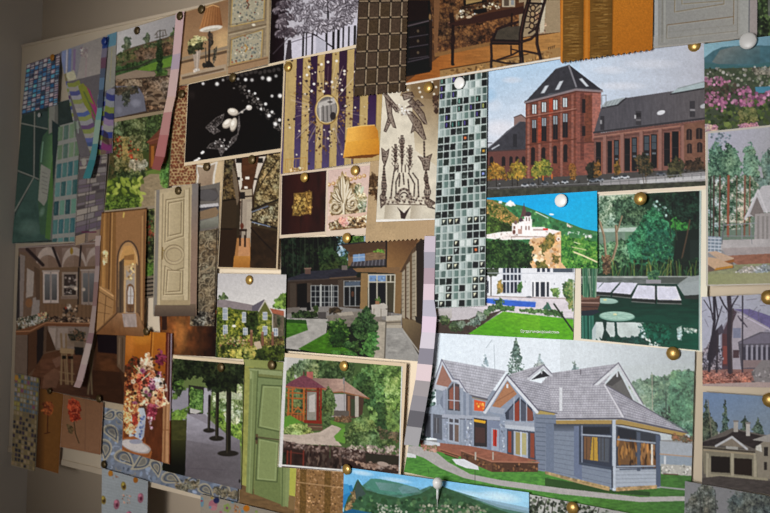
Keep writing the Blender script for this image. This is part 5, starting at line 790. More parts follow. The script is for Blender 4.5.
def p_lamp(c):
    c.G([(176, 0), (232, -10), (230, 78), (176, 86)], '876242', 'a8865e', (200, 10), (215, 70)); c.E(224, 42, 14, 16, 'd0aa74', 0, .8, True); c.N(c.quad, .05, 8)
    c.P([(180, 58), (228, 45.6), (228, 49), (180, 61)], '8d7a62'); c.P([(181, 61.4), (227, 50), (227, 53), (181, 64.6)], '5c4632'); c.P([(180, 64), (228, 53), (227, 73), (180, 81)], 'a8845e')
    c.P([(180, 75), (200, 70), (226, 64), (226, 71), (182, 80)], 'a48e74'); c.P([(182, 77), (224, 68), (224, 70), (182, 79.6)], '66503c')
    # lamp
    c.G([(206, 8), (210, 5), (217, 5), (220, 9), (222.4, 24), (222, 27), (200, 31), (199.4, 28)], 'a87040', '83512c', (206, 16), (221, 18))
    for k in range(7): c.L([(207.4+k*2, 6), (201.5+k*3.3, 29.4-k*.4)], .5, '6a3a18', .7)
    c.E(211, 28.6, 11.6, 2.8, 'd6cdbf', -.17); c.E(211, 30, 8, 1.3, 'b0a694', -.17); c.L([(206, 7.6), (213, 5), (219, 7)], .8, 'd4a468')
    c.L([(209.6, 32), (209, 64)], 1.9, '231d1a'); c.F([(208, 32), (213, 33), (213, 44), (209, 50)], '1c1816 3a322c', 26, .7, 1.4); c.P([(203, 68), (206, 62), (209, 60), (213, 64), (215, 67)], '231f1c'); c.L([(205.6, 48), (206, 64)], .9, '3a342e'); c.F([(213, 50), (217, 46), (216, 58), (213, 66)], '2a2620 4a4438 7a6a50', 24, .7, 1.4); c.E(204, 65, 1.8, 2.4, '2c2823')
    # flowers in the vase
    c.P([(192.6, 52), (201, 50), (198.6, 68), (195, 71)], 'a08e7e'); c.L([(197.4, 52), (197, 69)], .7, 'c8b8a8'); c.F([(193, 69), (199, 68), (199, 71), (194, 72)], 'd0c4b8', 10, .6, 1.2); c.F([(188, 50), (190, 40), (198, 37), (205, 42), (203, 50), (192, 54)], '2c3320 3c4228 1e2418', 70, .8, 1.9); c.F([(188, 42), (194, 36), (204, 37), (207, 41), (196, 44), (189, 46)], 'b4a86a d0c48a 8a8450 c8bc80', 46, .7, 1.6); c.F([(188, 50), (191, 50), (190, 55), (188, 54)], '20281c', 8, .8, 1.4)
def p_jewel(c):
    c.P(c.quad, '0d0908'); c.G(c.quad, '15100f', '080606', (190, 100), (270, 150)); g = c.rng
    for k in range(110):
        t = g.random(); x, y = 238+t*44+g.normal(0, 2.4), 84+t*46+g.normal(0, 2.4)
        c.E(x, y, .6+g.random()*.7, .6+g.random()*.7, ('5a5450', '7c7672', '2c2826', '46403c')[g.integers(4)], 0, .8)
    for x, y, r, a in ((245.6, 79.6, 2.4, .9), (252, 80, 2.6, .5), (262.6, 78, 2.8, .5), (269, 79, 3.4, .95), (276, 76, 2.4, .4), (238, 79, 2, .4), (203, 83.6, 2.2, .7), (217, 84, 2.8, .75), (223, 80, 2, .4), (280, 95.8, 3, .9), (272, 96, 2.2, .6), (265.6, 104, 2.2, .9), (261, 109, 1.8, .8), (272, 112, 2.2, .8), (269, 115.6, 2.6, .95), (279.6, 120, 2.4, .8), (275.4, 124, 2.8, .95), (249, 91, 1.6, .8), (255, 93.4, 1.7, .9), (258, 99, 1.6, .7)): c.E(x, y, r, r, 'e0dcda', 0, a, True); c.E(x, y, r*.55, r*.55, 'f0eeec', 0, a)
    for k in range(12): c.E(228+k*4.6, 76.4-k*.6+g.normal(0, .6), 2.2, 1.7, '4a4442', g.random()*3, .6)
    petals = ([(224, 114), (216, 118), (206, 127), (210, 132), (222, 122)], [(220, 140), (210, 144), (207, 148), (218, 149), (224, 145)], [(218, 148), (221, 156), (226, 148)], [(232, 138), (238, 134), (238, 124), (239, 116), (240, 126), (236, 140), (226, 150)], [(206, 128), (214, 134), (220, 131), (214, 126)])
    for p in petals: c.P(p, '1c1817', .8); c.F(p, '5a5250 8a8280 3a3432 2a2625 4a4442', 90, .4, .7, ang=0); c.outline(p, .7, '8c8480', .5)
    c.F([(214, 142), (222, 138), (232, 142), (226, 150), (216, 148)], 'd8d2ce f4f0ee 6a6260 3a3432', 26, .4, 1.2); c.L([(238, 114), (244, 110), (249, 107)], 1.1, '9a9490')
    for x, y, rx, ry, an in ((233, 112, 5.6, 3.8, .25), (227.6, 123.6, 6.2, 4, -.7), (233.6, 124.6, 3.4, 7.2, .25)): c.E(x, y, rx, ry, '8f8478', an); c.E(x-.3, y-.5, rx*.88, ry*.85, 'ccc2b4', an); c.E(x-.8, y-1.4, rx*.5, ry*.4, 'efe9de', an)
    c.E(249, 107.6, 3, 2.6, 'd4ccc4'); c.E(248.4, 106.8, 1.4, 1.2, 'f4f0ec'); c.E(242, 112, 1.4, 1.2, 'c0b8b0')
    for x, y in ((197, 160), (199, 158.6), (202, 153), (203, 152), (195, 161)): c.E(x, y, 1.5, 1.2, 'e4e0dc')
    c.E(192, 95, 4, 5, '2e2724', 0, .5, True)
def p_leopard(c):
    c.P(c.quad, 'a0845e'); c.N(c.quad, .12, 5)
    g = c.rng
    for j in range(36):
        for i in range(13):
            x, y = 163+i*3.1+(j % 2)*1.5+g.normal(0, .35), 84+j*3.0+g.normal(0, .5); r = .98+g.random()*.4
            c.E(x, y, r, r*1.15, ('5c2e1e', '6a3622', '4e261a')[g.integers(3)], g.random()*3, .9); c.E(x+.2, y+.2, r*.55, r*.65, ('7c4630', '8e5a3c', '6e3a28')[g.integers(3)], 0, .8)
def p_cushions(c):
    c.P(c.quad, 'bca47e'); c.R(192, 155, 226, 192, 'c4ac88'); c.P([(194.6, 164.6), (206, 165.6), (218, 161), (215, 176), (214.4, 189.4), (205, 187.4), (195.6, 189.6), (197.4, 176)], 'd0c8bc'); c.P([(197, 167), (206, 167.4), (215.4, 163.6), (213, 176), (212.4, 187), (205, 185.6), (197.4, 187), (199, 176)], '9a8670'); c.G([(199, 169), (213, 166), (211, 185), (200, 185)], 'a4907a', '846e5a', (200, 170), (211, 184), .7)
    c.P([(213, 184), (220, 182), (219, 232), (196, 234), (197, 187)], '66605a'); c.P([(199, 190), (216, 188), (219, 196), (216, 201), (199, 201)], '4a4543'); c.E(208, 195, 10, 5.6, '545050', .05); c.P([(198, 205), (218, 203), (219, 206), (199, 209)], 'b8b4b4'); c.P([(198, 208), (219, 206), (218, 209), (198, 211)], '3f3c40'); c.P([(198, 212), (216, 207), (219, 212), (216, 217), (198, 220)], '7e6850'); c.P([(198, 222), (218, 216), (219, 226), (197, 230)], '77766a'); c.G([(198, 222), (218, 216), (219, 226), (197, 230)], '86857a', '4c4a42', (206, 219), (206, 230), .6)
def p_relief(c):
    c.P(c.quad, '6a5c4a'); c.G(c.quad, '5a4e3e', '7c6e5a', (196, 260), (216, 262)); g = c.rng
    c.F(c.quad, '5c4f3e 76684f 544838 84765e', 420, 1, 2.6, .55)
    for k in range(34):
        x, y = 198+g.random()*16, 232+g.random()*92; t = g.random()*6.28; pts = [(x+r*math.cos(t+r*.35), y+r*1.2*math.sin(t+r*.35)) for r in np.linspace(.5, 7, 7)]; c.L(pts, 1.3, '3a3024', .7); c.L([(a-.7, b-.6) for a, b in pts], .9, '9a8b72', .8)
    c.L([(216, 256), (212, 266), (204, 271), (197, 272)], 2, '8a7a62'); c.L([(217, 228), (214, 326)], 1, '302820'); c.L([(214, 300), (206, 312), (200, 324)], 2.2, '7a6c56'); c.F([(196, 312), (214, 312), (213, 326), (192, 326)], '3a342c 1f1b18 6a6052 8a8070', 60, .8, 2)
def p_corridor(c):
    c.P(c.quad, '2a1c12')
    c.P([(224, 158), (234, 158), (238, 180), (240, 222), (236, 270), (218, 270)], '2e2418'); c.F([(224, 160), (232, 158), (237, 180), (236, 200), (222, 200)], '54462c 3c3020 6a5a3c 241a10', 140, .7, 1.8); c.P([(222, 200), (237, 200), (236, 230), (221, 228)], '33271a'); c.P([(221, 228), (237, 228), (235, 268), (218, 268)], '281a10'); c.L([(222, 201), (234, 199)], 1.4, '171009'); c.L([(220, 229), (232, 229)], 1.3, '171009'); c.P([(232, 164), (238, 180), (239, 200), (237, 206), (233, 182)], '6a5a48')
    c.P([(234, 158), (262, 157), (254, 190), (251, 206), (240, 206), (239, 190)], '3a2416'); c.P([(241, 158), (259, 157), (254, 188), (242, 189)], '4a2c1a'); c.N([(241, 158), (259, 157), (254, 188), (242, 189)], .14, 4, 2)
    for x, y, w in ((247.4, 178, 2), (246, 187.4, 1.6), (241, 179.6, 1.7)): c.R(x-w, y-1.2, x+w, y+1.2, 'e4dcd0')
    c.P([(235, 159), (241, 158), (242, 186), (240, 192), (237, 172)], 'cfc6b8'); c.P([(259, 157), (266, 156), (258, 176), (253, 196), (253, 186)], 'cbbfb0'); c.R(236, 158, 242, 163, '17120f'); c.R(258, 158, 263, 163, '17120f'); c.R(237, 177, 240, 180, '1c1612'); c.R(253.6, 178, 257, 180, '1c1612')
    c.P([(240, 190), (252, 189), (252, 200), (240, 201)], 'a89880'); c.L([(240, 197), (252, 196)], 1.4, '2a1e16'); c.R(240, 192, 245, 199, '1f1a17'); c.P([(241, 200), (252, 199), (251, 248), (238, 256)], '9a8c7c'); c.P([(247, 202), (252, 202), (251, 240), (246, 240)], 'a89a88'); c.L([(242, 200), (240.6, 250)], .9, '2c2018')
    c.R(239, 229, 247, 231.4, '2a1c14'); c.L([(240, 231), (239, 242)], .9, '241812'); c.L([(246, 231), (246, 242)], .9, '241812'); c.E(242, 226, 1.8, 3, '5a2c1c')
    c.P([(237, 238), (250, 238), (251, 268), (233, 268)], 'a06e40'); c.P([(239, 238), (249, 238), (250, 256), (238, 256)], 'b8845a'); c.G([(234, 256), (251, 256), (251, 268), (233, 268)], 'b07838', '9a6228', (240, 256), (240, 268)); c.R(239, 235, 241, 246, '2c1c14'); c.R(244, 235, 246, 247, '2c1c14')
    c.P([(254, 196), (260, 174), (268, 156), (282, 154), (282, 202), (254, 210)], '43361f'); c.F([(258, 184), (268, 156), (281, 154), (281, 198), (254, 208)], '6a5a38 4a3c24 8a7a54 33281a a0906a', 280, .6, 1.7); c.P([(252, 211), (281, 200), (280, 232), (251, 226)], '3a2e1d'); c.F([(254, 212), (280, 203), (279, 226), (252, 224)], '54462c 8a7c5c 2e2418 6a5c40 b0a482', 190, .5, 1.5); c.P([(251, 226), (279, 232), (277, 270), (250, 268)], '2c1e12'); c.N([(251, 226), (279, 232), (277, 270), (250, 268)], .3, 6)
    c.L([(252, 210), (266, 204), (280, 199)], 1.6, '1a1511'); c.L([(252, 212), (268, 206)], 1, '6a7488'); c.L([(251, 220), (262, 224), (279, 229)], 1.4, '1a1511'); c.L([(252, 222), (270, 226.6)], .9, '7a86a0'); c.L([(257, 192), (266, 176), (278, 160)], .9, '1f1810'); c.L([(251, 228), (262, 240), (276, 254)], 1.2, '160e09')
def p_cream_door(c):
    c.P(c.quad, 'a8977a'); c.L([(158, 190), (155, 314)], 3.4, '77716a'); c.P([(192, 184), (199, 183), (197, 316), (190, 316)], '79706a'); c.G([(192, 184), (199, 183), (197, 316), (190, 316)], '6f6a68', '8a6a54', (195, 190), (195, 240), .6)
    c.G([(160, 193), (190, 188), (190, 306), (158, 306)], 'b4a384', 'a09070', (162, 250), (190, 250)); c.L([(163, 194), (160.6, 305)], .8, '7e6e52'); c.L([(189.4, 188), (188.4, 306)], 1, '7e6e52'); c.P([(184.4, 190), (188.8, 189), (188, 306), (183.6, 306)], 'b9a98a'); c.L([(184.4, 190), (183.4, 306)], .7, '84745a')
    def panel(pts): c.outline(pts, 1.1, '7c6c50'); c.outline([(x+.9, y+.9) for x, y in pts], .6, 'cbbb9a')
    panel([(166, 200), (184, 197), (183.4, 236), (176, 238), (165, 242)]); panel([(168.6, 203), (181.6, 200.6), (181, 233), (168, 236)]); panel([(165, 266), (174, 271), (183, 268), (182.6, 294), (163.6, 294.6)]); panel([(167.6, 270), (180.6, 271), (180, 291), (166, 292)])
    c.E(174, 254.6, 10.6, 10.2, '7c6c50'); c.E(174.2, 254.8, 9.8, 9.4, 'b09f80'); c.E(174, 254.6, 8.2, 7.2, '84745a'); c.E(174.2, 254.8, 7.4, 6.4, 'a99878'); c.L([(162.4, 247.6), (162.2, 259)], 1.4, '6e5a34'); c.L([(162.6, 250.6), (164.4, 250.4)], 1, '8a7442')
    c.P([(155, 305), (196, 304), (196, 318), (154, 318)], '5c4c40'); c.G([(155, 305), (196, 304), (196, 318), (154, 318)], '6a5a4a', '463a32', (175, 305), (175, 316), .8); c.P([(160, 300), (190, 300), (190, 305), (160, 305)], '9c8a6a')
def p_steps(c):
    c.P(c.quad, '32341f'); c.F([(143, 205), (158, 205), (156, 262), (142, 262)], '3c4226 2a2e1a 4e5630 1c2014 5e6238', 170, .9, 2.2); c.F([(145, 222), (156, 220), (155, 244), (144, 244)], '6a2c20 7c3828 3c3a22', 24, .7, 1.4); c.F([(143, 264), (157, 262), (156, 276), (142, 276)], '4a6828 5c7a32 3a5422', 60, .9, 1.9)
    for k in range(6): c.P([(140, 277+k*4), (158, 275+k*4), (158, 277.4+k*4), (140, 279.4+k*4)], '6a5e50'); c.P([(140, 279.4+k*4), (158, 277.4+k*4), (158, 279+k*4), (140, 281+k*4)], '211c18')
def p_copper(c):
    c.P(c.quad, '5c3218'); c.G([(162, 312), (218, 314), (216, 358), (162, 356)], '6e4020', '1c0d09', (182, 330), (214, 332)); c.N([(160, 310), (220, 310), (218, 360), (160, 360)], .35, 5, 8, .2); c.E(180, 334, 9, 22, 'a46a34', 0, .7, True); c.E(190, 322, 5, 12, '8a5428', 0, .5, True); c.P([(162, 314), (167, 314), (167, 330), (162, 330)], '2a1812'); c.N([(160, 310), (220, 310), (218, 360), (160, 360)], .15, 2.5, 2.5)

# ================================================================== printed pictures and samples: the left and lower part of the board
def p_terrace_villa(c):
    c.P(c.quad, '1a2216'); c.F([(282, 236), (342, 236), (345, 276), (282, 282)], '10160e 1c2618 0a0f0a 263222', 260, 1.4, 3.6)
    for k in range(14): x = 284+k*4.2; c.L([(x, 236), (x+c.rng.normal(0, 1), 276)], .9, ('0b0f0a', '2c3424', '3c4434')[k % 3], .8)
    c.F([(318, 252), (330, 246), (340, 256), (342, 270), (320, 270)], '2a3c20 3a4c2a 1c2a18', 110, .9, 2.3); c.F([(336, 236), (350, 236), (348, 266), (340, 262)], '8ab4d0 a8c8dc 5a7060 2a3a28 c8dce8', 90, .8, 2.2); c.F([(350, 236), (364, 236), (364, 243), (352, 244)], '4a7034 5c8440 34542a', 46, .8, 2); c.P([(364, 236), (386, 236), (386, 242), (364, 244)], 'a8c4d8'); c.F([(376, 238), (384, 237), (384, 241), (377, 242)], '5e8e34 7aa848', 16, .6, 1.4); c.F([(339, 258), (347, 254), (350, 268), (342, 268)], '3f5a2c 2e4622', 36, .7, 1.6)
    # upper storey
    c.P([(340, 244.6), (364, 242), (386, 240.6), (386, 246), (350, 253)], '57402e'); c.L([(339, 245), (364, 242.2), (386, 241)], 1.3, '302c2e'); c.P([(348, 253), (386, 246), (386, 262), (348, 266)], '86694a'); c.P([(348, 253), (386, 246), (386, 249), (350, 257)], '5c442e')
    c.P([(353, 254.6), (365, 253.6), (365, 261), (353, 262)], '86a6cc'); c.L([(353, 257.6), (365, 256.8)], .6, 'c8d4e0'); c.L([(359, 254), (359, 262)], .5, 'c0ccd8'); c.R(366, 253.4, 386, 260, '8c7254'); c.N([(366, 253), (386, 253), (386, 260), (366, 260)], .2, 3, 1.2); c.F([(372, 252), (377, 249.4), (384, 250), (384, 253)], '6e9a3a 88b450 4e7a28', 40, .7, 1.6)
    c.P([(352, 262), (386, 259), (386, 266.4), (350, 267)], '4a464a')
    for k in range(9): c.L([(354+k*3.7, 262-k*.3), (352.6+k*3.8, 266.4)], .7, '88868a')
    c.L([(350, 266.8), (386, 266)], 1.3, '2c2826')
    # main eaves and the porch soffit
    c.P([(386, 238), (426, 236), (420, 240), (402, 274), (351, 271), (351, 268.4), (386, 267)], '8a6642'); c.G([(386, 238), (420, 236), (410, 255), (400, 272), (386, 268)], '6a4a2e', '9a7448', (410, 240), (392, 268)); c.L([(386.6, 237), (386, 267)], 1.6, '221c1a'); c.P([(351, 268.6), (400, 267), (400, 273), (354, 272)], '8a6a48')
    c.P([(400, 272), (412, 250), (424, 236), (426, 236), (423, 360), (402, 330)], '5a4430'); c.P([(416, 244), (426, 236), (423, 330), (417, 330)], '2c2018'); c.P([(410, 258), (414, 248), (412, 316), (408, 318)], '6a5238')
    for (x0, x1, y0, y1) in ((401.6, 404.4, 270, 317), (406.4, 409.4, 262, 317), (412, 416, 251, 319)): c.P([(x0, y0+3), (x1, y0), (x1, y1+2), (x0, y1)], 'aa9e88'); [c.L([(x0+.3, y0+6+k*4), (x1-.3, y0+5+k*4)], .5, '6a5e4c') for k in range(int((y1-y0)/4)-1)]; c.L([(x1, y0), (x1, y1+2)], .8, 'c4b69c')
    # left wing
    c.P([(286, 279), (310, 271), (328, 270), (340, 268), (332, 280), (288, 281.6)], '34343c'); c.P([(328, 276), (340, 269), (352, 268), (358, 273), (354, 277.6), (330, 278.4)], '2f2e36'); c.N([(286, 279), (310, 271), (358, 270), (354, 278), (288, 281)], .15, 3, 1); c.L([(287, 281), (332, 279)], 1.5, '4e443e'); c.L([(330, 278.4), (356, 276.6)], 1.5, '6a5644'); c.R(305, 268.6, 310.6, 274, '6a5248'); c.L([(304.6, 268.6), (311, 268.2)], 1.2, '8a7060'); c.R(341.6, 265.4, 347.4, 270, '7a706a')
    c.P([(287, 282), (362, 277), (362, 312), (287, 310)], '41342a'); c.P([(290, 283), (296, 283), (296, 309), (290, 309)], '4e4338'); c.P([(297, 284), (308, 283), (308, 309), (297, 309)], '17120f'); c.P([(307, 283), (311.6, 283), (311, 309), (307, 309)], '54483c'); c.P([(338, 280), (343.6, 279), (343.6, 308), (338, 308)], '54473a')
    def win(x0, y0, x1, y1, nx, ny, gl='1c2024', fr='aeb0ac', w=.8):
        c.R(x0, y0, x1, y1, gl)
        for i in range(nx+1): x = x0+(x1-x0)*i/nx; c.L([(x, y0), (x, y1)], w, fr)
        for j in range(ny+1): y = y0+(y1-y0)*j/ny; c.L([(x0, y), (x1, y)], w*.8, fr)
    win(311, 285.6, 338, 308, 6, 4); c.L([(321, 285), (321, 308)], 1.4, 'b8bab4'); c.L([(331.6, 285), (331.6, 308)], 1.3, 'b8bab4'); win(344, 281, 361, 306, 3, 1, '15161a'); c.L([(344, 286.6), (361, 286)], 1, 'b0b2ae'); c.P([(345, 282), (360, 281.4), (360, 285.6), (345, 286)], '5a6674'); c.E(352.6, 294, 1.5, 3, '5a3c2c')
    c.P([(361, 273), (368, 273), (367.6, 308), (360, 310)], '9a7c52'); c.P([(394, 274), (402, 272), (401, 316), (394, 316)], '8c6e48')
    c.P([(368, 274), (395, 274), (394, 313), (368, 308)], '17181c'); c.P([(369, 275.4), (385.6, 275.4), (385.6, 281.4), (369, 281.4)], '7c9cc8'); c.F([(369, 278), (385, 277), (385, 281), (369, 281)], '4a5a54 8aa8c8', 16, .6, 1.4); c.P([(387, 276), (394.6, 276), (394, 312), (387, 312)], '4c4634')
    for pts in ([(368.6, 274.8), (395, 274.8)], [(368.6, 282), (395, 282)], [(377, 275), (377, 308)], [(386.4, 275), (386.4, 312)], [(395, 275), (394, 312)], [(368.6, 275), (368.6, 307)], [(390.6, 275), (390.6, 282)]): c.L(pts, 1.2, 'd2ccb8')
    # terrace
    c.P([(282, 309), (330, 306), (372, 310), (402, 314), (402, 330), (330, 318), (282, 318)], '8f8a84'); c.P([(285, 308), (300, 307), (300, 312), (285, 314)], '7a726a'); c.F([(292, 313), (304, 310), (318, 312), (318, 318), (292, 318)], '2c3c1e 3e5228 1c2814', 60, .9, 2); c.R(318, 312, 326, 319, '55504c'); c.F([(313, 306), (318, 305), (318, 312), (314, 312)], '4a5e2c 34481f', 14, .7, 1.5); c.P([(306, 303), (310, 302), (311, 310), (307, 311)], '17120f')
    c.P([(326, 316), (360, 311), (382, 314), (382, 322), (328, 322)], '8c8478'); c.F([(328, 309), (336, 306.4), (342, 309), (340, 314), (330, 314)], '342a1c 4a3c28 2a2418', 30, .8, 1.8); c.P([(336, 313), (352, 311.4), (354, 315), (340, 316)], 'b4aa9a'); c.P([(327, 316), (386, 320), (386, 328), (328, 326)], '847c70'); c.N([(327, 316), (386, 320), (386, 328), (328, 326)], .15, 4, 1.6)
    c.P([(371, 305), (384, 303), (388, 306), (387, 316), (373, 317)], 'c9c2b6'); c.L([(374, 309), (373.6, 318)], .8, '8e8678'); c.L([(381, 309), (381, 318)], .8, '8e8678'); c.F([(375, 300), (379, 296), (381, 300), (380, 303)], '5a7a3c 78944e', 18, .6, 1.4); c.R(375.4, 301, 379.4, 304.4, 'a47a58'); c.L([(388, 302), (388, 318)], 1, '3c342c'); c.L([(386, 309), (390, 309)], .8, '3c342c'); c.L([(390, 304), (390, 318)], .7, '4c4238')
    c.P([(386, 316), (402, 315), (401, 320), (386, 321)], 'ccc4b4'); c.P([(386, 321), (401, 320), (401, 325), (386, 325)], 'a89c88'); c.L([(386, 322.6), (401, 322)], 1.1, '6e6456'); c.L([(386, 327), (401, 327)], 1.1, '766c5c'); c.P([(385, 325), (402, 325), (402, 329), (385, 329)], 'c0b6a4')
    # path, wall and lawn
    c.P([(384, 328), (403, 328), (421, 359), (418, 362), (384, 360)], 'a8a59e'); c.N([(386, 332), (402, 332), (414, 354), (388, 354)], .16, 6, 2.4); c.P([(402, 318), (424, 322), (420, 352), (403, 330)], '7e6c50'); c.G([(402, 318), (424, 322), (420, 352), (403, 330)], '8a7656', '5c4c38', (404, 322), (420, 335), .8); c.L([(403, 330), (419, 352)], 1.2, 'b8b4aa'); c.P([(415, 316), (424, 319), (423, 325), (416, 322)], '2a221c')
    c.P([(378, 322), (386, 322), (384, 360), (372, 358)], 'b8ae9c'); c.L([(386, 322), (384.6, 360)], 1.2, '6a6256'); c.N([(378, 322), (386, 322), (384, 360), (372, 358)], .1, 5, 3)
    c.P([(282, 318), (328, 319), (326, 334), (300, 350), (282, 348)], 'b4b0a8'); c.N([(282, 318), (328, 319), (300, 350), (282, 348)], .1, 6, 3); c.P([(282, 320), (306, 321), (308, 330), (284, 339), (282, 339)], '4a7a26'); c.N([(282, 320), (306, 321), (308, 330), (282, 339)], .25, 4, 1.5); c.P([(282, 319), (306, 320), (307, 324), (282, 322)], '2f5220'); c.P([(298, 349), (328, 332), (348, 344), (352, 355), (318, 353)], '47761f'); c.N([(298, 349), (328, 332), (350, 350)], .25, 4, 1.5)
    c.F([(328, 322), (336, 319), (344, 320), (350, 332), (347, 346), (330, 346)], '3c6426 547c34 2c4c1e 24401a 6a9040', 200, .9, 2.4); c.F([(330, 332), (344, 330), (347, 346), (332, 347)], '1c3014 24401c 2e4c20', 120, 1, 2.4); c.F([(350, 330), (356, 316), (366, 305), (374, 316), (379, 328), (374, 340), (358, 340)], '2c4a26 3c5c30 1e3519 4a6a3a', 330, .9, 2.3); c.F([(344, 342), (358, 340), (362, 352), (346, 350)], '3e5e30 547640 2f4a24', 70, 1, 2.2); c.F([(362, 346), (370, 334), (378, 332), (378, 348), (372, 358), (360, 354)], '47783a 5c9048 335a2a', 150, .9, 2.2); c.F([(330, 350), (352, 351), (360, 356), (332, 355)], '5a8a3c 3f6a2a', 50, .8, 1.9)
def p_cottage(c):
    c.P(c.quad, '2a3a1c'); c.G([(214, 270), (290, 270), (290, 318), (214, 310)], 'bcb8b8', 'd0ccc8', (250, 272), (255, 306))
    c.F([(218, 296), (224, 293), (229, 298), (224, 301), (218, 300)], '3f5230 5a6a40 2c3c22', 46, .7, 1.7); c.F([(274, 302), (281, 294), (288, 292), (288, 310), (274, 309)], '55782c 6e9038 3e5a20', 80, .9, 2.2)
    c.P([(217, 300), (224, 299.6), (253, 305), (252, 312), (217, 308)], '84797a'); c.N([(217, 300), (253, 305), (252, 312), (217, 308)], .08, 2); c.P([(252, 306), (264, 299.4), (266, 301), (259, 311), (252, 312)], '5c5660'); c.P([(269, 308), (284, 311), (284, 316.6), (271, 313.6)], '9c5a42'); c.N([(269, 308), (284, 311), (284, 316), (271, 313)], .12, 2)
    c.P([(217, 307), (253, 311), (259, 311), (265, 301), (272, 313), (284, 316), (284, 345), (216, 345)], '45521f'); c.P([(259, 312), (265, 302), (272, 313), (273, 340), (258, 340)], '5a5c2c'); c.L([(257.6, 313), (265, 300.6), (272.4, 314)], 1.1, 'c4bcb0')
    c.F([(217, 308), (252, 312), (252, 340), (217, 338)], '5a6a24 3c4a1a 7a8030 2a3614 8a8c38 4a5a20', 360, .9, 2.2); c.F([(243, 313), (258, 312), (258, 336), (246, 338)], '1f2a12 2c3a18 141c0c', 140, .9, 2.2); c.F([(258, 314), (272, 314), (273, 340), (258, 342)], '747a2c 96923c 5a6622 3c4a1a', 130, .8, 2)
    c.P([(272, 313), (284, 316), (284, 340), (272, 340)], '5e5444'); c.N([(272, 313), (284, 316), (284, 340), (272, 340)], .3, 2); c.F([(277, 316), (281, 317), (280, 326), (277, 328)], '2c3420 454a30', 20, .7, 1.5)
    for x0, y0, x1, y1 in ((222.6, 307.6, 227.6, 320), (242, 312, 246, 322.6), (262.6, 312, 267.4, 320), (223, 325, 227.6, 335), (243, 327.6, 247.6, 336), (262.6, 326, 267.4, 336), (273, 328, 278, 336)): c.R(x0, y0, x1, y1, 'c8c8c4'); c.R(x0+.8, y0+.8, x1-.8, y1-.8, '7c8898'); c.L([((x0+x1)/2, y0), ((x0+x1)/2, y1)], .6, 'd0d0cc'); c.L([(x0, (y0+y1)/2), (x1, (y0+y1)/2)], .6, 'd0d0cc')
    c.L([(272.6, 314), (272.6, 338)], .7, 'd0c8bc'); c.E(234, 326, 2, 1.3, 'e8e4d8')
    c.F([(217, 334), (284, 336), (284, 360), (217, 358)], '4a5420 6a6c2c 8a8438 343e18 a49a50 2a3014 5a6428', 520, .8, 2.1); c.F([(219, 334), (250, 338), (252, 346), (219, 346)], '8a5a40 a87858 5a5a2c 6a6a34 7c4434 b09870', 40, .5, 1.1); c.F([(232, 336), (246, 338), (244, 346), (232, 344)], 'c8b898 9a9a58 b0a070', 14, .5, 1.0)
    for x, h in ((251.4, 14), (262.4, 12), (272.6, 12)): c.P([(x-1.2, 331+14-h), (x+1.2, 331+14-h), (x+1.4, 346), (x-1.4, 346)], '74503c'); c.E(x, 331+14-h, 1.4, 1.4, '8e6a54')
    c.P([(254, 342), (260, 341), (262, 348), (254, 350)], 'b8a48c')
    for k in range(12): c.L([(262+k*1.9, 338+(k % 2)), (262+k*1.9, 345)], .7, '6a4434')
    c.F([(228, 350), (242, 348), (242, 358), (230, 357)], 'a4a04a c0b45c 8a8a3c', 50, .7, 1.8); c.F([(244, 348), (256, 347), (256, 358), (246, 359)], 'a09c50 b4a85c 78803a', 50, .7, 1.8); c.F([(262, 348), (284, 347), (284, 361), (262, 360)], '2e3a16 45541e 1f2a10', 90, .9, 2.2); c.F([(255, 350), (264, 349), (266, 360), (256, 360)], '1a2410 2a3616', 30, .9, 2)
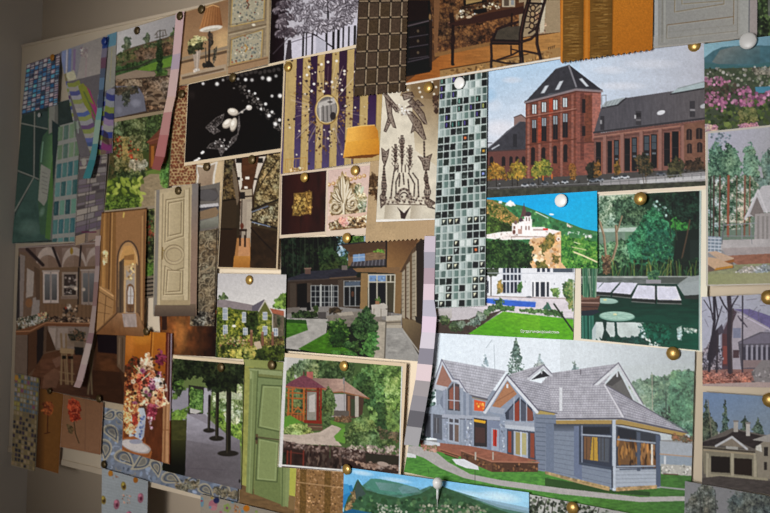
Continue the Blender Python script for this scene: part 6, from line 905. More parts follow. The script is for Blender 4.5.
def p_gazebo(c):
    c.P(c.quad, '4a6034'); c.G([(283, 354), (316, 356), (300, 380), (284, 376)], 'cdc8c4', 'b8b8b0', (284, 356), (298, 372)); c.F([(292, 366), (306, 358), (340, 360), (344, 384), (300, 384)], '5c7048 6e8056 4a5c3a 8a9870', 200, 1, 2.4); c.F([(283, 372), (292, 366), (296, 382), (284, 400)], '4e6438 647a48 3c5030', 90, 1, 2.4); c.F([(318, 360), (356, 362), (352, 384), (320, 386)], '3c5230 2f4426 4f6640', 180, 1, 2.4)
    c.F([(350, 390), (354, 376), (370, 362), (402, 366), (402, 440), (372, 440), (368, 404)], '5a7a3c 6f8f4c 46622e 7f9c58 3a5428', 560, 1.1, 3); c.F([(352, 386), (360, 372), (374, 380), (376, 410), (362, 404)], '34502a 2a4424 46643a', 150, 1.1, 2.6); c.F([(384, 376), (402, 378), (402, 412), (386, 412)], '7a984a 8ca85c 5a7a38 a0b470', 180, 1, 2.4); c.F([(376, 404), (386, 400), (388, 430), (378, 432)], '2c4424 38522e', 60, 1, 2.2)
    for x, h in ((288, 30), (307, 30), (380, 40)): pass
    # house behind
    c.P([(322, 382), (344, 380), (352, 386), (369, 398), (340, 392), (326, 393)], 'ab8c7c'); c.G([(312, 378), (344, 379), (344, 388), (326, 392)], '8c7066', 'b89a8a', (318, 384), (344, 384)); c.N([(312, 378), (344, 379), (369, 398), (326, 392)], .08, 2); c.L([(326, 393), (342, 392), (369, 398.6)], 1.3, '8a5a3c'); c.R(343, 377.6, 344.8, 384, '8e8a88')
    c.P([(328, 394), (347, 394), (347, 417), (328, 417)], 'b0aaa8'); c.P([(346, 394), (364, 398), (362, 418), (346, 418)], '4c382c'); c.R(347.6, 396, 350, 418, '8a5e40'); c.R(355, 396, 358.6, 417, 'b0a89c'); c.R(351, 399, 355, 416, '3c4430'); c.L([(344, 379), (344.6, 416)], .5, '6c6a68'); c.P([(328, 410), (349, 411), (349, 416), (328, 416)], '5e564e'); c.F([(334, 416), (352, 416), (352, 422), (334, 422)], '6a503c 54402f 7a6048', 36, .7, 1.7)
    # chimney and pavilion
    c.R(306.8, 371.6, 313, 379, 'a86058'); c.N([(306, 371), (313, 371), (313, 379), (306, 379)], .15, 1.5, 1); c.P([(284.6, 386), (292, 380.6), (303.4, 375), (312, 379), (325.6, 388.4), (318, 390), (286, 388)], '74424c'); c.N([(284, 386), (303, 375), (325, 388), (286, 388)], .15, 1.4, 1); c.L([(303.6, 372), (303.6, 376)], .9, '6a3a34'); c.L([(284.4, 386.6), (303, 388.4), (325.6, 389)], 1.5, 'a0603c')
    c.F([(286, 390), (324, 390), (324, 418), (286, 418)], '4a5a3a 33402a 66744c', 170, .8, 2); c.R(307, 391, 318, 420, '9a908c', .8); c.P([(309, 396), (315, 394), (315, 412), (309, 412)], 'c4beb8', .8)
    for x, w, col in ((288.6, 1.8, 'a8642f'), (292.6, 1.6, 'b06a34'), (304, 1.9, 'b0662f'), (318, 2.8, '6e2418'), (321, 2, '842c1c'), (306.6, 1, '7a3018')): c.L([(x, 389), (x-.4, 421)], w, col)
    for y in (392.6, 398, 413): c.L([(287, y), (305, y+.8)], 1.2, 'a45a2a')
    c.L([(293, 413), (298, 407), (303, 413)], 1, 'b06a34'); c.L([(293, 408), (303, 410)], .8, 'a86030'); c.P([(287, 414), (304, 415.4), (304, 421), (287, 420)], '9a5a30')
    for k in range(5): c.L([(289.6+k*3.1, 414), (289.6+k*3.1, 421)], .8, '6a3a20')
    c.P([(304, 420), (322, 420.6), (322, 424), (304, 423)], '7c2a1c'); c.L([(307, 425), (322, 426)], 1.3, '5a3a30'); c.L([(308, 428), (322, 429)], 1.4, '6a4a3c'); c.P([(306, 423), (322, 424), (323, 431), (310, 431)], '5a4034', .6); c.L([(308, 426.4), (322, 427)], .8, '92705c')
    c.L([(288.6, 390), (294.6, 389)], 1.4, 'a86030'); c.L([(305, 391), (318, 391.4)], 1.4, '7a3820')
    # slim cypress
    c.L([(327.6, 398), (326.4, 424), (325.8, 446)], 4.4, '3f522e'); c.E(329, 402, 6, 13, '4f6238')
    c.F([(323, 396), (328, 384), (334, 394), (337, 408), (330, 416), (322, 412)], '54683c 6a7e4c 40522e', 150, .8, 2); c.F([(322, 412), (331, 412), (327.6, 444), (324, 444)], '4c6038 3a4c2c 5f7448', 130, .8, 1.9); c.F([(322, 444), (332, 441), (334, 447), (324, 449)], '3a4c28 54683a 2c3c20', 36, .8, 1.8)
    # lawns and path
    c.P([(282, 418), (290, 415), (300, 421), (308, 430), (296, 432), (282, 430)], '5c8a34'); c.F([(283, 430), (292, 424), (306, 424), (313, 432), (310, 436), (283, 434)], '8c9c5a a4b070 6a7c40', 90, .8, 2); c.P([(281, 434), (300, 435), (320, 432), (332, 425), (342, 428), (334, 437), (342, 446), (300, 444), (281, 441)], 'b8a89a'); c.N([(281, 434), (332, 425), (342, 446), (281, 441)], .08, 4, 2); c.P([(331, 423), (345, 428), (346, 444), (336, 441), (334, 436), (342, 429)], '64923a'); c.P([(330, 420), (346, 425), (343, 429), (331, 424)], '5a8034')
    c.F([(344, 434), (350, 426), (372, 430), (394, 436), (394, 446), (360, 447), (346, 444)], '5c7444 72885a 465c34 3a4e2c', 240, 1, 2.4); c.F([(350, 424), (360, 414), (374, 420), (378, 430), (356, 432)], '6a8048 7e9258 546a3a', 110, .9, 2.2); c.F([(376, 428), (402, 432), (401, 442), (380, 438)], '5a4a3c 74624c 3e4a2c', 80, .9, 2.2); c.F([(386, 412), (402, 412), (402, 432), (386, 430)], '54703a 688448', 90, 1, 2.2)
    # rocks and water
    c.P([(280, 440), (300, 444), (340, 447), (402, 456), (402, 480), (280, 480)], '3a2a24'); c.F([(281, 441), (302, 444), (340, 447), (400, 450), (400, 456), (364, 456), (358, 462), (338, 456), (300, 449), (281, 446)], '86726a 6e5c52 94827a 5c4a42 8c7a70', 200, .9, 2.4, .5, a=.8); c.F([(345, 445), (394, 446), (400, 452), (352, 452)], 'b4a49a 9a8a80 c4b4a8', 80, .8, 2, .6); c.P([(281, 448), (310, 452), (345, 460), (360, 464), (372, 472), (374, 480), (280, 480)], '30211c'); c.N([(281, 448), (345, 460), (374, 480), (280, 480)], .25, 4, 6)
    c.P([(365, 453), (398, 456), (400, 464), (380, 466), (366, 462)], '2e2a20'); c.P([(346, 460), (368, 464), (402, 470), (402, 474), (366, 470)], '392a22'); c.F([(344, 457), (366, 463), (400, 465), (400, 470), (370, 469)], '8a7468 a08a7c 6a564a', 60, .9, 2.3, .5); c.E(383, 464, 6, 2.2, 'a8968a', .2)
    for x in (287.6, 291, 303.6): c.L([(x, 451), (x-.4, 466)], 1.5, '7a3426', .8)
    c.L([(288, 452), (304, 454)], 1, '70342a', .7); c.F([(281, 452), (286, 452), (286, 466), (281, 464)], '26301f 1c261a', 24, .9, 2); c.F([(306, 452), (344, 460), (344, 474), (306, 470)], '3c302a 2a1e1a 4c3c34 54463c', 120, .7, 1.8, 2.5, 0); c.P([(341, 466), (344, 466), (344, 474), (341, 474)], '8a98a8', .7); c.L([(330, 447), (330, 458)], .6, '50603c'); c.L([(285.4, 356), (280.4, 466)], 3.4, 'd4d2ce'); c.L([(279, 465), (400, 475)], 1.8, 'd6d4d0'); c.L([(402.2, 364), (399.4, 476)], 1.5, 'dcdcd8')
def p_green_door(c):
    c.P(c.quad, '6f7446'); c.P([(243, 358), (254, 360), (251, 490), (240, 488)], '90904e'); c.N([(243, 358), (254, 360), (251, 490), (240, 488)], .1, 3); c.G([(244, 358), (284, 362), (284, 370), (244, 366)], '8a9054', '7c844a', (250, 360), (280, 366)); c.P([(240, 484), (310, 510), (310, 540), (238, 520)], '6a5236'); c.N([(240, 484), (310, 510), (310, 540), (238, 520)], .15, 6, 2)
    c.P([(249, 368), (282, 371), (282, 376), (250, 373)], '8a9468'); c.L([(249, 368), (282, 371)], .8, '5c663c'); c.P([(250, 370), (258, 371), (252, 494), (246, 492)], '748052'); c.L([(258, 371), (252.6, 494)], 1, '4c5834'); c.L([(253, 373), (249, 492)], .6, '93a070'); c.L([(251, 372), (250.8, 378)], 2, '96a070')
    c.P([(258, 377), (290, 380), (285, 506), (254, 494)], '6e7c4c'); c.G([(258, 377), (290, 380), (285, 506), (254, 494)], '76845a', '667245', (262, 390), (276, 480), .7); c.L([(258, 377), (290, 380)], 1.1, '4a5632')
    def pan(q): c.P(q, '7c8858'); c.outline(q, 1.1, '4a5634'); q2 = [c.uv(u, v, q) for u, v in ((.1, .04), (.9, .04), (.9, .96), (.1, .96))]; c.outline(q2, .6, '93a070')
    pan([(262, 385), (282, 386), (281, 432), (258, 427)]); pan([(258, 438), (279, 442), (277, 482), (256, 480)])
    c.L([(258, 437), (280, 440)], 1.2, '4e4430'); c.P([(255.6, 434), (258, 434), (257.6, 444), (255.6, 444)], '55452e'); c.E(256.4, 438.6, 1.3, 1.6, '2e2620')
    c.P([(280, 466), (286, 466), (285, 507), (281, 506)], '748052'); c.L([(282.6, 466), (282, 506)], .8, '4c5834'); c.P([(286, 466), (291, 468), (289, 508), (285, 506)], '7f8a5a'); c.P([(290, 466), (299, 468), (296, 497), (289, 495)], 'a8a84c'); c.P([(289, 495), (297, 497), (296, 512), (288, 508)], '7a6240'); c.L([(240, 504), (262, 508), (296, 520)], .8, '4a3826')
def p_courtyard(c):
    c.P(c.quad, '5c6a3c'); c.P([(171, 388), (205, 388), (205, 452), (166, 440)], '87838c'); c.N([(171, 388), (205, 388), (205, 452), (166, 440)], .05, 6)
    c.P([(188.6, 385), (204.6, 387), (204, 416), (188, 414)], '26231f'); c.P([(190, 388), (203, 390), (203, 413), (190, 412)], '4a6830'); c.F([(190, 388), (203, 390), (203, 408), (190, 408)], '3c5a28 56763a 2c4620 6a8a48', 80, .9, 2); c.P([(190, 408), (202, 411), (196, 414), (190, 413)], 'b0aca8'); c.P([(204, 388), (212, 388), (209, 418), (203, 418)], 'a09ca4')
    c.F([(214, 384), (242, 386), (242, 414), (212, 410)], '8a9a68 a8b48c 6c7e4c c8ccb0 54683a', 200, 1, 2.4); c.P([(218, 390), (242, 394), (242, 400), (216, 398)], 'b8bca8', .6); c.F([(206, 412), (220, 410), (242, 414), (242, 446), (226, 432)], '6a8a34 7e9c44 54722a 8aa850 44602a', 260, 1, 2.4); c.F([(224, 412), (242, 410), (242, 422), (226, 424)], 'a8b49a c0c8b8 8a9a78', 60, .8, 1.9)
    c.F([(167, 412), (188, 408), (187, 420), (166, 420)], '5e7c2a 728e36 4a661f', 80, .9, 2.2); c.P([(164, 420), (187, 420), (186, 472), (162, 468)], '3a3a1c'); c.N([(164, 420), (187, 420), (186, 472), (162, 468)], .2, 4, 2); c.G([(164, 440), (187, 440), (186, 480), (162, 480)], '33331a', '0c0c08', (175, 436), (174, 466))
    c.P([(187, 414), (205, 414), (212, 422), (240, 445), (241, 492), (185, 478)], '827c84'); c.G([(187, 414), (240, 440), (241, 492), (185, 478)], '9a96a0', '4c464a', (200, 418), (205, 468)); c.G([(186, 440), (241, 450), (241, 492), (185, 478)], '5a5458', '6a666a', (200, 462), (232, 478), .5); c.N([(187, 414), (240, 440), (241, 492), (185, 478)], .07, 9, 4); c.L([(225, 470), (238, 486)], .5, '5a5258'); c.L([(186, 468), (225, 470)], .4, '48424a')
    for x, y0, y1, w in ((209.6, 396, 430, 2.6), (217.6, 390, 438, 3.4), (229, 386, 453, 5)): c.L([(x, y0), (x-.8, y1)], w, '1a1710'); c.E(x-1+(.5 if w < 3 else 0), y1+.4, w*1.9+1, 1.8+w*.25, '211d18'); c.L([(x-w*.25, y0+10), (x-w*.25-.7, y1)], .5, '4a4434')
    c.F([(172, 354), (246, 362), (244, 384), (218, 390), (206, 386), (202, 378), (188, 378), (180, 384), (173, 392)], '11160c 1c2414 0a0e08 2a331c 182010', 620, 1.2, 3); c.F([(206, 378), (236, 376), (236, 392), (208, 391)], '141a0e 202a16 0c1009', 180, 1.1, 2.5); c.F([(172, 384), (182, 380), (186, 388), (174, 400)], '3c5224 526c30 202c16', 60, .9, 2.2); c.E(239.6, 481, 1, 1.8, '1a1816')
def p_flowers(c):
    c.P(c.quad, '8a4a1c'); c.G([(124, 328), (172, 330), (172, 372), (124, 372)], 'b4681c', '9a5218', (150, 334), (148, 366)); c.E(141, 338, 14, 8, 'd08a30', 0, .5, True); c.E(130, 345, 6, 14, 'c87a34', 0, .5, True); c.L([(152, 330), (150, 366)], .9, '6a3410'); c.L([(153.6, 330), (151.6, 366)], .6, 'cc8838')
    c.P([(166, 331), (173, 334), (171, 464), (164, 462)], '5a1e14'); c.L([(168.6, 334), (167, 400)], 1, '8a5a4c'); c.L([(171.4, 334), (170, 420)], 1.3, '8a8088'); c.L([(169.8, 334), (168.4, 420)], .7, '2c100e'); c.P([(124, 366), (134, 360), (160, 372), (164, 420), (124, 430)], '4a2a18')
    c.P([(144, 412), (166, 404), (164, 464), (146, 458)], '5c2e18'); c.N([(144, 412), (166, 404), (164, 464), (146, 458)], .15, 3, 8); c.P([(124, 428), (146, 424), (144, 446), (124, 448)], '6a361c')
    c.P([(163, 404), (170, 402), (169, 464), (162, 462)], 'a4744c'); c.L([(165.6, 406), (165, 430), (164, 462)], .9, '7a4a2c'); c.L([(168, 404), (167, 430), (167, 462)], .8, 'c4946a'); c.L([(163, 430), (169, 430)], 1.1, '8a5834')
    g = c.rng; zones = [([(126, 366), (132, 356), (142, 358), (136, 378)], '7a2c14 54281a 3a3a20 8a4420', 50), ([(136, 366), (148, 352), (156, 368), (152, 382), (138, 384)], 'd8a078 e8c8a8 c88058 e4b494 b8a070', 60), ([(154, 360), (160, 350), (166, 358), (162, 368)], '74203c 5a1830 8a3450', 30), ([(125, 370), (140, 376), (140, 404), (125, 410)], 'a84424 c8743c e0a868 7a2818 5a4a28', 90), ([(136, 374), (152, 370), (152, 392), (138, 392)], '8c241c b8382c d86c4c 6e1a18', 80), ([(148, 374), (162, 372), (162, 390), (150, 392)], 'a0305c c8809c e0a8a8 7a2040', 60), ([(152, 372), (164, 378), (166, 392), (156, 390)], 'ead8c0 f0e4d4 d8b898', 40), ([(138, 392), (164, 388), (168, 404), (150, 410), (138, 404)], 'c86440 e0a070 a83c2c e8c4a0 8a3028', 110), ([(124, 396), (136, 396), (140, 414), (132, 432), (124, 426)], 'd09048 e4b478 b8602c e8cc98', 70), ([(146, 404), (156, 404), (156, 420), (148, 418)], 'a03048 c0606c 7a2434', 40), ([(140, 390), (154, 384), (150, 402)], '3c2c1c 2c2418 5a4a2c', 20)]
    for poly, cols, n in zones:
        c.F(poly, cols, n, .9, 2.4)
    c.F([(126, 360), (164, 356), (166, 400), (150, 412), (126, 420)], '3a2014 2c1c14 4a2a18', 70, .8, 1.6, ang=0)
    for k in range(22):
        x, y = 127+g.random()*38, 360+g.random()*50; r = 1.7+g.random()*1.5; pal = (('d09870', 'a05030'), ('a83828', '6a1818'), ('d8c0a4', 'b08860'), ('b86c40', '7a3018'), ('94506c', '642040'))[g.integers(5)]
        for t in range(5): c.E(x+r*.6*math.cos(t*1.257), y+r*.6*math.sin(t*1.257), r*.55, r*.55, pal[0], 0, .9)
        c.E(x, y, r*.4, r*.4, pal[1])
    c.L([(134, 366), (142, 374)], .9, 'b0b478'); c.L([(142, 380), (150, 373)], .9, 'c8d0b0'); c.F([(148, 414), (152, 416), (152, 430), (149, 428)], 'd8c8c0 b890a0', 14, .6, 1.3)
    # vase on its round table
    c.P([(133, 408), (144, 408), (146, 416), (144, 436), (140, 443), (134, 443), (129, 436), (131, 418)], 'b4b6bc'); c.G([(133, 408), (144, 408), (146, 416), (144, 436), (134, 443), (129, 436), (131, 418)], 'd0d2d8', '8a8c98', (134, 420), (146, 424), .6); c.F([(131, 416), (145, 414), (143, 440), (132, 440)], '3c4c84 5a6aa0 7a88b0', 30, .6, 1.4); c.F([(124, 402), (138, 404), (140, 420), (134, 432), (126, 434)], 'd0843c e0a860 a84c2c 8a3c24 e4bc88', 90, .9, 2.2); c.F([(132, 414), (138, 412), (138, 424), (133, 424)], 'b83c28 8a2a20', 16, .8, 1.8)
    c.P([(124, 438), (134, 436), (150, 446), (152, 452), (150, 460), (122, 452)], '96562c'); c.E(136, 446.4, 15.6, 5.8, 'a0948e', .3); c.E(135, 446, 14, 4.8, 'bcb2ae', .3); c.L([(123, 448), (134, 455), (148, 456), (151, 450)], 1, '7a4a26'); c.L([(123, 450.6), (134, 457.6), (148, 458.6)], .9, 'c08a54'); c.E(136, 441.6, 6.6, 2.4, '8e8c9a')
def p_hall(c):
    c.P(c.quad, '7c5430'); c.G([(100, 212), (147, 208), (145, 300), (98, 300)], '6a4220', '96683a', (104, 220), (135, 280)); c.N(c.quad, .06, 4)
    c.P([(101, 212), (116, 211), (115, 312), (96, 330)], '7a5026'); c.G([(104, 212), (108, 212), (105, 300), (101, 300)], 'a87438', '5e3c1c', (104, 240), (108, 240), .8); c.L([(110.6, 212), (108, 318)], .9, '4c2e16'); c.L([(112.4, 212), (110, 316)], 1, 'a87842'); c.F([(102, 252), (108, 250), (108, 262), (103, 266)], 'd8b078 e8c890 b88848', 26, .6, 1.5)
    c.P([(100, 286), (110, 290), (114, 296), (113, 314), (95, 332)], '94693c'); c.L([(99.6, 287), (113, 296)], 1.3, 'b88c56'); c.L([(99, 291), (113, 300)], .8, '5e3e20'); c.L([(98, 302), (112, 308)], .7, '6a4826'); c.L([(97, 312), (110, 314)], .7, '6a4826'); c.L([(106, 296), (104, 324)], .8, '5e3e20')
    # arch
    arc = lambda cx, cy, rx, ry, n=13: [(cx+rx*math.cos(math.pi*k/(n-1)), cy-ry*math.sin(math.pi*k/(n-1))) for k in range(n)]
    c.P([(116, 212), (146, 208), (145, 318), (116, 318)], '8c5f35'); c.P([(138.6, 318)]+arc(128.2, 262, 10.2, 20)+[(117.4, 316)], 'a87a48')
    c.L([(139, 318)]+arc(128.2, 262, 10.8, 21)+[(117, 317)], 1.7, '4c3628'); c.L(arc(128.4, 264, 8.6, 18), 1, 'd0a468', .7)
    c.P([(120, 258), (124, 246), (132, 245.6), (136, 256), (136, 270), (122, 270)], 'b88444'); c.P([(124, 256), (134, 254), (134, 260), (124, 260)], '8a5c2c'); c.P([(119, 262), (124, 258), (123.6, 312), (118, 316)], '54402e'); c.L([(121, 262), (120.6, 312)], 1, '2e2622'); c.P([(136, 262), (139, 268), (139.6, 318), (136, 312)], '604630')
    c.P([(124, 266), (136, 264), (136, 314), (123.6, 314)], 'b08a5c'); c.P([(126, 270), (134.6, 268.6), (134.6, 314), (125.6, 314)], '94867a'); c.F([(127, 264), (133, 263), (134, 280), (127, 280)], 'c89c60 e0b878 8a6434', 24, .6, 1.4)
    c.P([(126, 312), (126.4, 290), (127.6, 285), (130.6, 283.4), (133.6, 286), (134.6, 292), (134.4, 312)], '6e4a2c'); c.P([(127.6, 304), (127.8, 291), (128.8, 287), (130.8, 285.8), (133, 288), (133.6, 293), (133.4, 304)], 'b0a8a4'); c.L([(130.6, 286), (130.6, 304)], .6, '7a6454'); c.L([(127.6, 296), (133.6, 296)], .5, '7a6454'); c.R(128, 305, 133, 308, '5a3c28'); c.L([(130.4, 307), (130.4, 312)], .9, '4a3020'); c.L([(128, 312), (133, 312)], 1, '4a3020')
    c.P([(117, 313), (139, 313), (146, 332), (144, 338), (93, 335), (112, 317)], '7e5430'); c.G([(117, 313), (139, 313), (144, 338), (93, 335)], '8e6440', '6a4020', (128, 315), (122, 334)); c.P([(122, 313.6), (136, 313.6), (137, 327), (124, 327)], '94827a'); c.N([(117, 313), (139, 313), (144, 338), (93, 335)], .1, 2, 6); c.L([(96, 333), (113, 317), (117, 313)], 1.3, '4a2e1a'); c.L([(139, 313), (146, 330)], 1.3, '4a2e1a')
    c.P([(140.6, 214), (147, 208), (145, 326), (140, 318)], '865a32'); c.L([(142.4, 216), (141.6, 320)], .8, 'b0844e'); c.L([(144.6, 212), (143.6, 322)], .8, '5a3a20'); c.L([(101, 213), (147, 208.6)], 1.2, '4a2e18'); c.L([(124, 213), (123.4, 217)], 1.6, 'c0a048')
def p_kitchen(c):
    c.P(c.quad, '513b2c'); c.G([(16, 246), (104, 240), (98, 268), (18, 270)], '54423a', '6a5448', (30, 250), (90, 262)); c.N(c.quad, .08, 8)
    # vaulted ceiling and beams
    for cx, w in ((48, 12), (74, 12), (96, 10)): c.E(cx, 266, w, 19, '8d7d73'); c.E(cx, 270, w*.95, 15, '6a5446'); c.G([(cx-w, 270), (cx-w, 248), (cx, 248), (cx, 270)], '9c8c84', '7a685c', (cx-4, 250), (cx-6, 264), .25)
    c.P([(38, 268), (106, 266), (106, 290), (38, 290)], '5e4836')
    for a, b, w in (((27, 249), (43, 265), 3.2), ((53, 248), (60, 266), 2.6), ((81, 246), (79.4, 268), 1.9)): c.L([a, b], w, '2a2020')
    c.E(71.6, 251, 1.6, 3.4, '7a6020'); c.L([(16, 247.6), (98, 243)], 1.3, '7a6c66')
    # back wall and wall cupboards
    c.P([(40, 268), (96, 266), (94, 326), (40, 326)], '5e4836'); c.P([(18, 252), (26, 252), (40, 266), (40, 322), (18, 326)], '5a4638'); c.P([(17, 254), (21, 258), (20, 318), (16, 322)], '2e2828'); c.P([(20, 254), (25, 256), (23, 316), (19.6, 318)], '6e625c')
    c.P([(27, 268), (34, 272), (33, 296), (26, 298)], '847870'); c.P([(33, 298), (40, 296), (39, 316), (31, 316)], '776c66'); c.P([(34, 266), (40, 270), (40, 300), (36, 300)], '4c3a2e'); c.E(29, 303, 3.6, 4.4, '6e4c32')
    def cup(x0, y0, x1, y1, gl=True, fr='978880'):
        c.P([(x0-1, y0-1.6), (x1+1, y0-2), (x1+1, y0), (x0-1, y0)], '86776e'); c.R(x0, y0, x1, y1, fr); mx = (x0+x1)/2
        for a, b in ((x0+1.6, mx-.8), (mx+.8, x1-1.6)): c.R(a, y0+2.4, b, y1-3, '4a4644'); c.G([(a, y0+2), (b, y0+2), (b, y1-3), (a, y1-3)], '6e6c6c', '3c3836', (a, y0), (b, y1), .7)
        c.L([(mx, y0), (mx, y1)], .6, '5a4c44')
    cup(43, 272, 58.6, 303); cup(81.4, 271, 96, 305, fr='7a6a60'); c.R(62, 272, 77.6, 296, '7c6c60'); c.R(64, 274.4, 76, 286, '352a26'); c.R(64, 288, 76, 295, '2e2420'); c.L([(64, 286.8), (76, 286.4)], 1.2, '8a7c72'); c.F([(64, 276), (76, 276), (76, 294), (64, 294)], '6a5e58 8a8078 4a3e3a', 24, .6, 1.3)
    c.L([(78.8, 268), (78, 306)], 1.5, '231c1c'); c.E(75.6, 288.6, 1.9, 1.8, 'a89888'); c.E(83.6, 289.4, 1.8, 1.8, '9a8a7c'); c.R(61, 296, 78, 299, '6a584c'); c.P([(44, 304), (96, 305), (94, 324), (46, 322)], '604733')
    for k in range(12): c.L([(46+k*4, 304), (46+k*4, 318)], .4, '4a3626')
    c.E(69, 307, 2.2, 3, 'a09488'); c.E(65.6, 308.6, 1.7, 1.7, '8a3420'); c.F([(62, 304), (78, 304), (78, 322), (62, 322)], '3c3028 6a5848 2c2420 8a7460', 50, .7, 1.6)
    # worktop with pots
    c.F([(18, 318), (30, 316), (48, 312), (48, 322), (34, 330), (17, 332)], '3c4c3c 6a5c4c 2c342c 8a8478 4a3428 a09488', 110, .8, 2.2); c.F([(38, 314), (46, 312), (47, 318), (40, 320)], 'a04c38 c08050 d8a078 5a7a68', 26, .7, 1.6); c.F([(50, 316), (96, 318), (94, 325), (50, 324)], '3a2a22 6a5444 2a1f1c 86705a', 90, .8, 2)
    c.P([(15, 331), (46, 322), (96, 323), (94, 327), (48, 326), (30, 335), (15, 335)], '5c3a26'); c.L([(15, 331.6), (30, 331), (46, 322.6), (95, 323.6)], .9, '8a6448')
    c.P([(15, 335), (28, 335), (27, 376), (14, 372)], '57483e'); c.P([(28, 334), (38, 329), (37, 366), (27, 376)], '432c1f'); c.P([(37, 330), (44, 326), (43.4, 354), (36.6, 366)], '211a19'); c.L([(28, 335), (27.4, 376)], .8, '2a1d18'); c.P([(44, 326), (48, 326), (47, 348), (43, 356)], '4a382c')
    # far units, table and chairs
    c.P([(48, 326), (95, 327), (92, 350), (47, 350)], '6c5c52'); c.P([(49, 328), (56, 328), (55, 346), (48, 346)], '827268'); c.P([(58, 328), (68, 328), (67, 348), (57, 348)], '7a6a60'); c.P([(47, 328), (50, 334), (56, 350), (46, 352)], '3c281c')
    c.P([(36, 366), (44, 354), (60, 350), (96, 350), (130, 336), (126, 404), (60, 396), (30, 380)], '4a2f20'); c.G([(40, 360), (96, 350), (110, 400), (40, 390)], '553626', '36221a', (60, 356), (80, 396), .8); c.N([(36, 366), (96, 350), (126, 404), (30, 380)], .14, 6, 2); c.P([(44, 376), (54, 368), (62, 372), (56, 388), (42, 388)], '6a4c3a', .45); c.P([(52, 360), (60, 356), (62, 364), (56, 368)], '74584a', .4)
    c.F([(69, 334), (76, 330), (86, 332), (86, 342), (70, 342)], '2e2a1e 4a3c28 6a4430 24221a', 60, .8, 2); c.P([(74, 342), (84, 342), (83, 355), (75, 355)], '1c1816'); c.P([(66, 340), (90, 342), (88, 348), (66, 346)], '6a5848', .8)
    for pts, w in (([(61, 334), (62, 352), (61, 384)], 2), ([(66, 334), (66, 352), (68, 384)], 1.8), ([(72, 352), (72, 384)], 2), ([(60, 372), (74, 374)], 1.2), ([(60, 380), (74, 382)], 1.2), ([(64, 352), (66, 384)], 1.4)): c.L(pts, w, '6a543c')
    c.P([(60, 348), (74, 349), (74, 354), (60, 353)], '7c6448'); c.R(62, 355.6, 66, 359, '17120f'); c.R(68, 356, 73, 359, '17120f')
    # right-hand end beneath the hall picture
    c.P([(96, 332), (132, 334), (128, 404), (92, 398)], '3f2719'); c.P([(97, 333), (117, 335), (117, 354), (98, 352)], '1b1114'); c.P([(97, 353), (118, 354), (122, 404), (92, 398)], '4a2c1a'); c.N([(97, 353), (118, 354), (122, 404), (92, 398)], .2, 6, 3); c.E(108, 366, 10, 7, '6a3e22', 0, .5, True)
    c.P([(117, 335), (126, 336), (125, 374), (117, 366)], '604a38'); c.L([(119.6, 338), (119, 364)], .8, '7e6650'); c.L([(122.6, 338), (122, 370)], .8, '42301f'); c.P([(92, 370), (120, 372), (126, 404), (90, 400)], '2c1a12', .6)
    for pts in ([(96, 334), (92, 352), (88, 394)], [(94, 350), (91, 372), (92, 394)], [(90, 356), (90, 376)]): c.L(pts, 1.7, '5a4a36')
def p_blue_mosaic(c):
    c.P(c.quad, '46424a'); g = c.rng
    pal = ['55626e', '2f4f6c', '6a6670', '7e6a70', '3a6a84', '1f3f5c', '6e767c', '867678', '2a5878', '24303c']
    nu, nv = 8, 11
    for i in range(nu):
        for j in range(nv):
            du = .5*(i % 2)/nv; v0, v1 = j/nv+du+.008, (j+.86)/nv+du; c.cell(c.quad, (i+.1)/nu, v0, (i+.93)/nu, min(v1, 1), pal[g.integers(len(pal))])
            if g.random() < .4: c.cell(c.quad, (i+.2)/nu, v0+.02, (i+.5)/nu, min(1, v1-.02), '9aa4a8', .5)
    for j in range(nv+1): c.L([c.uv(0, j/nv, c.quad), c.uv(1, j/nv, c.quad)], .9, '221c28')
    for i in range(nu+1): c.L([c.uv(i/nu, 0, c.quad), c.uv(i/nu, 1, c.quad)], .7, '2a2630', .9)
